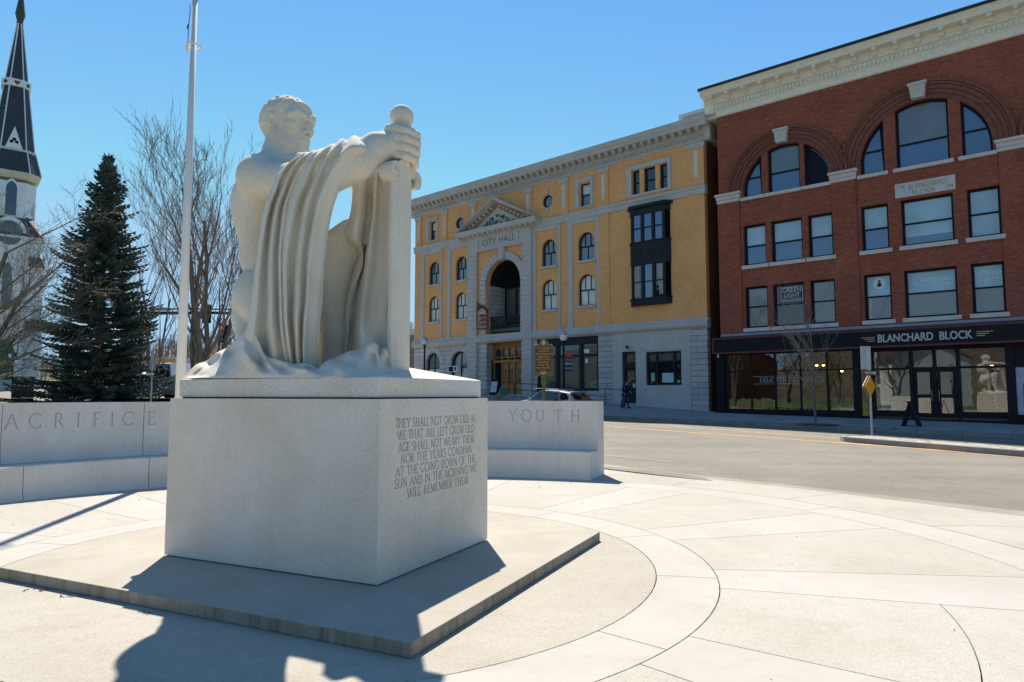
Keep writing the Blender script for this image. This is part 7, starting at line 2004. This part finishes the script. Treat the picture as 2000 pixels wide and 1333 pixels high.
for dx, off_, ang, mt_ in ((-1.0 * K, -.06, R(24), YEL), (-2.5 * K, .06, R(24), M['steel'])):
    zc_ = zr_(755); m_ = MB(); r_ = 20 * K; m_.prism([(-r_ * .95, 0), (0, -r_), (r_ * .95, 0), (0, r_)], -.004, .004); o_ = m_.build('diamond_plate', mt_, sp2); o_.location = (dx, off_, zc_); o_.rotation_euler = (0, 0, R(33))
    if mt_ is YEL:
        m2 = MB()
        for ii in range(3):
            for jj in range(3):
                u = (ii - 1) * .11; v = (jj - 1) * .11; m2.cyl(((u - v), -.004, (u + v)), ((u - v), -.008, (u + v)), .028, n=10)
        m2.build('reflector', simple('amber_reflector', (.75, .33, .01), .2), o_)
def a_board(px, py, label, face, words=None, sc=1.0, rz=0.0):
    p = ground_hit(px, py); t = thing('a_frame_board', label, 'sandwich board', (p.x, p.y, H(p.x, p.y)), rz)
    for s in (-1, 1):
        o_ = MB(); o_.box(-.30 * sc, .30 * sc, -.02, .0, 0, 1.02 * sc); f = o_.build('panel', M['black'], t, bevel=.01); f.location = (0, -.30 * sc * s, 0); f.rotation_euler = (s * R(-17), 0, 0) if s > 0 else (R(17), 0, 0)
        m_ = MB()
        yb = -.025 if s > 0 else .005
        m_.box(-.24 * sc, .24 * sc, yb, yb + .004, .20 * sc, .92 * sc); g = m_.build('writing_face', face, f)
        if words and s > 0:
            for i, l in enumerate(words): text_on('lettering', l, .12 * sc, 0, (.80 - .15 * i) * sc, yb - .001, simple('navy_lettering', (.03, .08, .25), .6), g, thick=.002)
    m_ = MB(); m_.box(-.31 * sc, .31 * sc, -.03, .03, .96 * sc, 1.03 * sc); m_.build('top_bar', M['black'], t)
    return t
a_board(1780, 833, 'black folding sandwich board on the sidewalk before the brick block doors', simple('blackboard_face', (.02, .02, .022), .7), rz=R(42))
ab = a_board(967, 773, 'white and blue lettered sandwich board at the city hall entrance', simple('pale_board_face', (.50, .56, .62), .6), ['ON STAGE', 'TONIGHT', 'OPERA', 'HOUSE'], rz=math.atan2(-.656, .755) + R(10), sc=1.0)
x, y, _ = at_depth(967, 45.5); ab.location = (x, y, at_y(967, 772, 45.5).z)
# carved stone with green disc beside the board
x, y, _ = at_depth(980, 44.5); zz = at_y(980, 779, 44.5).z; K = 44.5 / FPX
gs2 = thing('stone_sculpture', 'rough tan stone holding a round green disc by the city hall entrance', 'sculpture', (x, y, zz))
mb = MB(); mb.prism([(-16 * K, 4 * K), (-8 * K, 10 * K), (-3 * K, 22 * K), (6 * K, 26 * K), (12 * K, 18 * K), (9 * K, 6 * K), (4 * K, 0), (-10 * K, 0)], -.15, .2); mb.build('stone', simple('rough_tan_stone', (.26, .20, .12), .9, var=.3, vs=5, bs=.6), gs2, bevel=.05)
mb = MB(); mb.cyl((2.5 * K, -.22, 15 * K), (2.5 * K, -.15, 15 * K), 7.5 * K, n=20); mb.build('green_disc', simple('green_enamel', (.02, .16, .08), .5), gs2)
# barber pole, litter
x, z = roff(12.40, .9, .2); bp_ = thing('barber_pole', 'white and blue striped barber pole inside the shop window', 'barber pole', R0 + Vector((math.cos(RROT), math.sin(RROT), 0)) * 12.45 + Vector((-math.sin(RROT), math.cos(RROT), 0)) * .85, RROT)
def stripes():
    m, nt, b = base_mat('barber_stripes'); t = nt.nodes.new('ShaderNodeTexCoord'); wv = nt.nodes.new('ShaderNodeTexWave'); mp = nt.nodes.new('ShaderNodeMapping'); mp.inputs['Rotation'].default_value = (0, R(35), 0)
    nt.links.new(t.outputs['Object'], mp.inputs[0]); nt.links.new(mp.outputs[0], wv.inputs[0]); wv.bands_direction = 'Z'; wv.inputs['Scale'].default_value = 2.2
    nt.links.new(_ramp(nt, wv.outputs[0], [(.45, (.75, .78, .8)), (.5, (.12, .25, .45))]), b.inputs['Base Color']); b.inputs['Roughness'].default_value = .3; return m
mb = MB(); mb.cyl((0, 0, .8), (0, 0, 2.25), .075, n=20); mb.build('striped_cylinder', stripes(), bp_, smooth=False)
mb = MB(); mb.cyl((0, 0, .55), (0, 0, .8), .10); mb.cyl((0, 0, 2.25), (0, 0, 2.33), .10); mb.build('bracket', M['steel'], bp_)
mb = MB(); mb.sphere((0, 0, 2.43), .11); mb.build('globe', GL[0], bp_, smooth=True)
p = ground_hit(1746, 843); bt = thing('green_bottle', 'crushed green bottle lying in the gutter by the far kerb', 'bottle', (p.x, p.y, H(p.x, p.y) + .05), R(20))
gm = simple('green_plastic', (.05, .35, .20), .2); mb = MB(); mb.tube([(-.13, 0, 0), (.05, 0, 0), (.10, 0, 0), (.16, 0, 0)], [.045, .045, .02, .018], 10); mb.build('bottle_body', gm, bt); mb = MB(); mb.cyl((.16, 0, 0), (.18, 0, 0), .02); mb.build('cap', M['white'], bt)
# ------------------------------------------------------------------ shop window card
p_ = R0 + Vector((math.cos(RROT), math.sin(RROT), 0)) * 8.30 + Vector((-math.sin(RROT), math.cos(RROT), 0)) * .62
ws = thing('window_card', 'pale blue card lettered BARBER OUT BACK standing inside the shop window', 'sign', (p_.x, p_.y, .90), RROT)
mb = MB(); mb.box(-.33, .33, 0, .01, 0, .42); c_ = mb.build('card', simple('pale_blue_card', (.55, .66, .74), .5), ws)
text_on('lettering', 'BARBER', .15, 0, .29, -.002, simple('blue_card_ink', (.04, .12, .30), .6), c_, thick=.002, width=.46); text_on('lettering', 'OUT BACK', .13, 0, .14, -.002, simple('green_card_ink', (.04, .2, .18), .6), c_, thick=.002, width=.5)
# ------------------------------------------------------------------ cafe chairs, tables and lamps behind the glass
CM = simple('pale_blue_painted_metal', (.50, .62, .66), .35, .2)
def rpos(u, d, z): return R0 + Vector((math.cos(RROT), math.sin(RROT), 0)) * u + Vector((-math.sin(RROT), math.cos(RROT), 0)) * d + Vector((0, 0, z))
chr_ = thing('cafe_chair', 'x', 'chair', rpos(2.5, 1.0, .6), RROT)
mb = MB(); mb.box(-.19, .19, -.19, .19, .43, .46); mb.build('seat', CM, chr_, bevel=.008)
for s in (-1, 1):
    mb = MB(); mb.tube([(s * .18, -.18, .43), (s * .20, -.21, 0)], .013, 6); mb.build('leg', CM, chr_)
    mb = MB(); mb.tube([(s * .18, .18, .43), (s * .20, .22, 0)], .013, 6); mb.build('leg', CM, chr_)
mb = MB(); mb.tube([(-.18, .18, .43), (-.18, .20, .75), (-.10, .22, .92), (.10, .22, .92), (.18, .20, .75), (.18, .18, .43)], .013, 6)
for q in (-.10, -.04, .02, .08): mb.box(q, q + .018, .19, .205, .46, .90)
mb.build('backrest', CM, chr_)
spots = [(2.35, 1.0, 100), (3.05, .95, -80), (3.45, 1.05, 95), (4.05, 1.1, 0), (4.55, .95, -85), (5.20, 1.0, 90), (5.85, .9, 5), (6.35, 1.1, 0), (6.8, 1.0, -90)]
GRP = 'pale blue metal cafe chairs inside the shopfront'
def lab(i, u): return ['pale blue metal chair behind the %s' % s for s in ('second shop pane, nearest the left pillar', 'second shop pane, right of the pair', 'third shop pane, left side', 'middle of the third shop pane', 'bar between third and fourth panes', 'fourth shop pane, facing left', 'fifth shop pane, leftmost there', 'fifth shop pane, middle of three', 'fifth shop pane, right by the corner column')][i]
for i, (u, d, a) in enumerate(spots):
    if i == 0: chr_['label'] = lab(0, u); chr_['group'] = GRP; chr_.rotation_euler = (0, 0, RROT + R(a)); chr_.location = rpos(u, d, .6)
    else: dup(chr_, rpos(u, d, .6), RROT + R(a), lab(i, u), GRP)
tb0 = thing('cafe_table', 'small dark round cafe table left, inside the shopfront', 'table', rpos(2.7, 1.05, .6), RROT, 'round tables inside the shopfront')
mb = MB(); mb.lathe([(.33, .72), (.33, .745)], n=24); mb.build('table_top', simple('pale_table_top', (.45, .45, .42), .3), tb0); mb = MB(); mb.cyl((0, 0, 0), (0, 0, .72), .03); mb.lathe([(.2, 0), (.2, .02)], n=16); mb.build('pedestal', M['steel'], tb0)
dup(tb0, rpos(4.9, 1.05, .6), RROT, 'small round cafe table behind the fourth shop pane')
PL_ = thing('pendant_lamp', 'glowing pendant lamp, leftmost seen through the shop glass', 'lamp', rpos(4.6, 2.2, 3.9), RROT, 'warm pendant lamps inside the shopfront')
mb = MB(); mb.cyl((0, 0, -.55), (0, 0, 0), .008); mb.lathe([(.04, -.55), (.16, -.66), (.17, -.68)], n=16); mb.build('lamp_shade', M['black'], PL_); mb = MB(); mb.sphere((0, 0, -.68), .07); mb.build('bulb', emit_mat('warm_bulb', (1, .45, .12), 14.0), PL_)
for i, (u, d, h, l) in enumerate(((4.95, 2.2, 3.9, 'glowing pendant lamp, second from left seen through the shop glass'), (6.0, 1.6, 3.55, 'glowing pendant lamp low in the fifth shop pane'), (6.75, 1.6, 3.55, 'glowing pendant lamp beside the corner column'), (8.9, 3.0, 3.7, 'glowing pendant lamp left of the double doors'), (10.7, 3.0, 3.3, 'glowing pendant lamp seen through the right door'), (12.2, 3.0, 3.7, 'glowing pendant lamp behind the right shop window'))):
    dup(PL_, rpos(u, d, h), RROT, l)
# ------------------------------------------------------------------ hanging banner and ramp railing at the city hall
def cpos(u, d, z): return C0 + Vector((math.cos(CROT), math.sin(CROT), 0)) * u + Vector((-math.sin(CROT), math.cos(CROT), 0)) * d + Vector((0, 0, z))
bn = thing('hanging_banner', 'maroon banner lettered Barre Opera House hung beside the city hall arch', 'banner', cpos(-17.95, -.24, 6.45), CROT)
MR = simple('maroon_banner_cloth', (.15, .035, .035), .8)
mb = MB(); mb.add([(0, -.2, 0), (1.22, -.3, -.05), (1.22, -.3, 1.30), (0, -.2, 1.92), (0, -.18, 0), (1.22, -.28, -.05), (1.22, -.28, 1.30), (0, -.18, 1.92)], [(0, 1, 2, 3), (4, 5, 6, 7), (0, 1, 5, 4), (1, 2, 6, 5), (2, 3, 7, 6), (3, 0, 4, 7)]); b_ = mb.build('banner_cloth', MR, bn)
mb = MB(); mb.cyl((-.1, -.1, 2.0), (1.28, -.29, 1.30), .03); mb.build('banner_pole', M['dark_metal'], bn)
PG = simple('pale_gold_print', (.60, .47, .30), .7)
def on_banner(me, u, w_, name):
    a = math.atan2(-.1, 1.22); me.transform(Matrix.Rotation(PI / 2, 4, 'X')); me.transform(Matrix.Translation((u, -.212, w_))); me.transform(Matrix.Rotation(a, 4, 'Z')); link_mesh(name, me, PG, b_)
for i, wd_ in enumerate(('Barre', 'Opera', 'House')): on_banner(text_mesh(wd_, .42, .004, width=.95), .60, .80 - .31 * i, 'lettering')
me = curve_plate([arc(0, 0, .46, 0, 180, 16) + arc(0, 0, .36, 180, 0, 16)], .004); on_banner(me, .58, 1.02, 'arch_mark')
me = curve_plate([arc(0, 0, .30, 0, 180, 12) + [(-.22, 0), (-.1, .12), (0, 0), (.1, .12), (.22, 0)]], .004); on_banner(me, .58, 1.02, 'arch_mark')
rl = thing('ramp_railing', 'thin black metal railing along the ramp before the city hall shop window', 'railing', cpos(-10, -1.6, 0), CROT)
mb = MB(); us = [-5.2, -3.2, -1.2, .8, 2.6, 4.1]
def rz_(u): p = cpos(-10 + u, -1.6, 0); return H(p.x, p.y)
for u in us: mb.cyl((u, 0, rz_(u) - .05), (u, 0, rz_(u) + 1.0), .022, n=6)
for h in (1.0, .55): mb.tube([(u, 0, rz_(u) + h) for u in us], .02, 6)
mb.build('railing_bars', M['black'], rl)
mb = MB(); mb.tube([(4.1, 0, rz_(4.1) + 1), (4.1, 0, rz_(4.1) + 1), (4.6, 1.5, rz_(4.1) + .95)], .02, 6); mb.cyl((4.6, 1.5, rz_(4.1)), (4.6, 1.5, rz_(4.1) + .95), .02, n=6); mb.build('end_rail', M['black'], rl)
# small pale building seen in the slot left of the city hall
x, y, _ = at_depth(812, 75); k_ = 75 / FPX; hs_ = thing('distant_house', 'sliver of a pale brick house between sword and city hall', 'building', (x, 75, 0))
mb = MB(); mb.box(-8, 6 * k_, 0, 8, -1, at_y(812, 655, 75).z); mb.build('wall', simple('pale_brick', (.38, .30, .24), .8), hs_)
mb = MB(); mb.box(-8.2, 9 * k_, -.2, 8.2, at_y(812, 655, 75).z, at_y(812, 644, 75).z); mb.build('roof', M['white'], hs_)
# ------------------------------------------------------------------ walking person in dark clothes with a purple bag
p = ground_hit(1221, 798); PH = 1.62
pr = thing('person', 'person in dark jacket and jeans walking past the city hall door', 'person', (p.x, p.y, H(p.x, p.y)), math.atan2(-.656, .755))

# joints: walking to the right (+x), head slightly bowed; z up
J_ = dict(pel=(0, 0, .84), sp=(.02, 0, 1.02), ch=(.05, 0, 1.20), nk=(.07, 0, 1.36), hd=(.11, 0, 1.46), tp=(.12, 0, 1.57),
          hl=(0, .08, .80), kl=(.14, .08, .46), al=(.16, .08, .09), tl=(.30, .08, .03), hr=(0, -.08, .80), kr=(.02, -.08, .45), ar=(-.20, -.08, .13), tr=(-.10, -.08, .03),
          sl=(.05, .17, 1.30), el=(.12, .20, 1.06), wl=(.28, .12, .96), sr=(.05, -.17, 1.30), er=(-.04, -.21, 1.05), wr=(.08, -.21, .86))
ks = list(J_); V_ = [J_[k] for k in ks]; E_ = [(ks.index(a), ks.index(b)) for a, b in (('pel', 'sp'), ('sp', 'ch'), ('ch', 'nk'), ('nk', 'hd'), ('hd', 'tp'), ('pel', 'hl'), ('hl', 'kl'), ('kl', 'al'), ('al', 'tl'), ('pel', 'hr'), ('hr', 'kr'), ('kr', 'ar'), ('ar', 'tr'), ('ch', 'sl'), ('sl', 'el'), ('el', 'wl'), ('ch', 'sr'), ('sr', 'er'), ('er', 'wr'))]
RD_ = dict(pel=(.14, .11), sp=(.14, .11), ch=(.16, .12), nk=.05, hd=.085, tp=.06, hl=.085, kl=.058, al=.042, tl=.035, hr=.085, kr=.058, ar=.042, tr=.035, sl=.065, el=.045, wl=.03, sr=.065, er=.045, wr=.03)
SK = simple('skin', (.42, .24, .17), .6)
def try_skin(name, V, E, Rr, mat, root=0, sub=2):
    me = bpy.data.meshes.new(name); me.from_pydata(V, E, []); o = bpy.data.objects.new(name, me); COL.objects.link(o)
    sk = o.modifiers.new('skin', 'SKIN'); sk.use_smooth_shade = True
    if not me.skin_vertices:
        bm = bmesh.new(); bm.from_mesh(me); bm.verts.layers.skin.verify(); bm.to_mesh(me); bm.free()
    for i, r in enumerate(Rr): me.skin_vertices[0].data[i].radius = r if isinstance(r, tuple) else (r, r)
    me.skin_vertices[0].data[root].use_root = True
    s = o.modifiers.new('sub', 'SUBSURF'); s.levels = sub; s.render_levels = sub
    dg = bpy.context.evaluated_depsgraph_get(); m2 = bpy.data.meshes.new_from_object(o.evaluated_get(dg)); bpy.data.objects.remove(o)
    return link_mesh(name, m2, mat, pr, smooth=True)
body = try_skin('body', V_, E_, [RD_[k] for k in ks], SK)
# clothes as slightly larger shells along the same joints
def shell(name, chain_, rad, mat, root=0):
    V = [J_[k] if isinstance(k, str) else k for k in chain_['v']]; return try_skin(name, V, chain_['e'], rad, mat, root)
shell('jacket', dict(v=['pel', 'sp', 'ch', (.06, 0, 1.32), 'sl', 'el', (.24, .14, .985), 'sr', 'er', (.06, -.21, .90), (0, 0, .74)], e=[(0, 1), (1, 2), (2, 3), (2, 4), (4, 5), (5, 6), (2, 7), (7, 8), (8, 9), (0, 10)]),
      [(.17, .14), (.17, .14), (.19, .15), .09, .09, .066, .05, .09, .066, .05, (.17, .14)], simple('navy_jacket', (.012, .018, .045), .8))
shell('jeans', dict(v=['pel', 'hl', 'kl', (.16, .08, .13), 'hr', 'kr', (-.18, -.08, .17)], e=[(0, 1), (1, 2), (2, 3), (0, 4), (4, 5), (5, 6)]), [(.15, .12), .10, .075, .06, .10, .075, .06], simple('blue_jeans', (.03, .05, .13), .85))
for a, b in (('al', 'tl'), ('ar', 'tr')):
    q0, q1 = Vector(J_[a]), Vector(J_[b]); mb = MB(); mb.tube([q0 + Vector((-.05, 0, -.02)), q0 + Vector((.04, 0, -.03)), q1], [.055, .055, .04], 10); mb.build('shoe', M['black'], pr, smooth=True)
mb = MB(); mb.sphere((.09, 0, 1.50), .115, nu=16, nv=10, sz=1.05); hr_ = mb.build('hair', simple('dark_red_hair', (.07, .018, .02), .7), pr, smooth=True)
mb = MB(); mb.sphere((.125, 0, 1.465), .093, nu=16, nv=10, sz=1.2); fc = mb.build('face', SK, pr, smooth=True)
mb = MB(); mb.tube([(.215, 0, 1.48), (.235, 0, 1.455)], [.012, .018], 6); mb.box(.205, .215, -.045, -.02, 1.485, 1.495); mb.box(.205, .215, .02, .045, 1.485, 1.495); mb.box(.206, .216, -.025, .025, 1.418, 1.424); mb.build('facial_feature', simple('face_detail', (.20, .09, .07), .6), fc)
for w_, dz in ((J_['wl'], 0), (J_['wr'], 0)):
    mb = MB(); w_ = Vector(w_); mb.sphere(tuple(w_ + Vector((.02, 0, -.03))), .034)
    for q in range(4): mb.tube([w_ + Vector((.0 + .018 * q, 0, -.05)), w_ + Vector((.005 + .02 * q, .01, -.085)), w_ + Vector((.0 + .016 * q, .02, -.11 + .006 * abs(q - 1.5)))], [.009, .009, .007], 5)
    mb.tube([w_ + Vector((.04, 0, -.03)), w_ + Vector((.06, .01, -.06))], [.010, .008], 5); mb.build('hand', SK, pr, smooth=True)
mb = MB(); mb.tube([(-.14, -.20, .98), (-.03, -.24, .97), (.02, -.235, .97)], [.012, .014, .012], 6); mb.box(.02, .10, -.20, -.17, 1.17, 1.23); mb.build('white_trim', M['white'], pr)
bg_ = thing('shopping_bag', 'purple bag carried low beside the walking person', 'bag', (p.x, p.y, H(p.x, p.y)), math.atan2(-.656, .755))
mb = MB(); P = []
for k, (zz, wx, wy) in enumerate(((.04, .13, .07), (.2, .16, .09), (.42, .13, .07), (.55, .05, .03))):
    P.append([(.03 + wx * math.cos(2 * PI * i / 14), -.27 + wy * math.sin(2 * PI * i / 14), zz) for i in range(14)])
mb.grid(P, closed_u=True); mb.add(P[0], [tuple(range(14))]); mb.build('bag_body', simple('purple_fabric', (.09, .02, .13), .8), bg_, smooth=True)
mb = MB(); mb.tube([(.0, -.27, .53), (.03, -.25, .70), (.08, -.22, .78)], .012, 5); mb.build('strap', simple('purple_strap', (.07, .02, .10), .8), bg_)
# ------------------------------------------------------------------ the park behind the camera, seen only as reflections in the shop glass
def small_house(name, label, loc, rz, wallm, roofm, w=10, d=9, h=6.5):
    t = thing(name, label, 'house', loc, rz)
    mb = MB(); mb.box(-w / 2, w / 2, 0, d, -.5, h); mb.prism([(-w / 2, h), (w / 2, h), (0, h + 3.2)], 0, d); mb.build('wall', wallm, t)
    mb = MB(); mb.add([(-w / 2 - .4, -.4, h - .2), (0, -.4, h + 3.35), (0, d + .4, h + 3.35), (-w / 2 - .4, d + .4, h - .2)], [(0, 1, 2, 3)]); mb.add([(w / 2 + .4, -.4, h - .2), (0, -.4, h + 3.35), (0, d + .4, h + 3.35), (w / 2 + .4, d + .4, h - .2)], [(0, 1, 2, 3)])
    r = mb.build('roof', roofm, t); mb = MB(); mb.box(1.5, 2.3, 3, 3.8, h + 1, h + 4.2); mb.build('chimney', M['rbrick'], r)
    for z0 in (1.0, 3.9):
        for cx in (-3.4, -1.1, 1.1, 3.4):
            mb = MB(); mb.box(cx - .5, cx + .5, -.05, .02, z0, z0 + 1.6); f = mb.build('window', M['white'], t); mb = MB(); mb.box(cx - .4, cx + .4, -.07, -.05, z0 + .1, z0 + 1.5); mb.build('pane', M['pane_dark'], f)
    mb = MB(); mb.box(-w / 2, w / 2, -2.2, 0, 2.7, 2.95)
    for cx in (-w / 2 + .1, -1.6, 1.6, w / 2 - .3): mb.box(cx, cx + .2, -2.1, -1.9, 0, 2.7)
    mb.build('porch', M['white'], t)
    return t
small_house('white_house', 'white clapboard house with a porch across the park', (-48, -24, .2), R(-62), M['clap'], M['slate'])
small_house('brick_house', 'red brick house beside the white one across the park', (-60, 2, .4), R(-78), M['rbrick'], M['slate'], w=12)
for i, (x, y, h, s) in enumerate(((-30, -6, 6.5, 3), (-34, 6, 7, 5), (-22, -14, 6, 7), (-44, -8, 7.5, 8), (-52, 16, 7, 12))):
    bare_tree('park_tree', (x, y, H(x, y) - .05), [(40 * s, 6, 1.0), (40 * s + 170, 10, .85)], h, ['bare park tree nearest the white house', 'bare park tree west of the plaza', 'bare park tree south of the plaza', 'bare park tree before the brick house', 'bare park tree beyond the brick house'][i], 100 + s, 3, .55, .2, sub=(8, 6, 4), minr=.014, group='bare trees in the park')

# unseen hill ring, added behind the viewer to block bright horizon in the glass
mb = MB(); P = []
for i in range(9):
    row = []
    for j in range(49):
        a = R(120 + 190 * j / 48); r = 85 + 22 * i; hh = (13 + 6 * math.sin(j * .7) + 4 * math.sin(j * 1.9)) * sstep(0, 4, i)
        row.append((r * math.sin(a) * 1.0, r * math.cos(a), -.6 + hh))
    P.append(row)
mb.grid(P); tag(mb.build('hill', simple('horizon_screen_brown', (.11, .085, .055), .95, var=.5, vs=.35, bs=.8, fine=1.5), smooth=True), kind='structure')
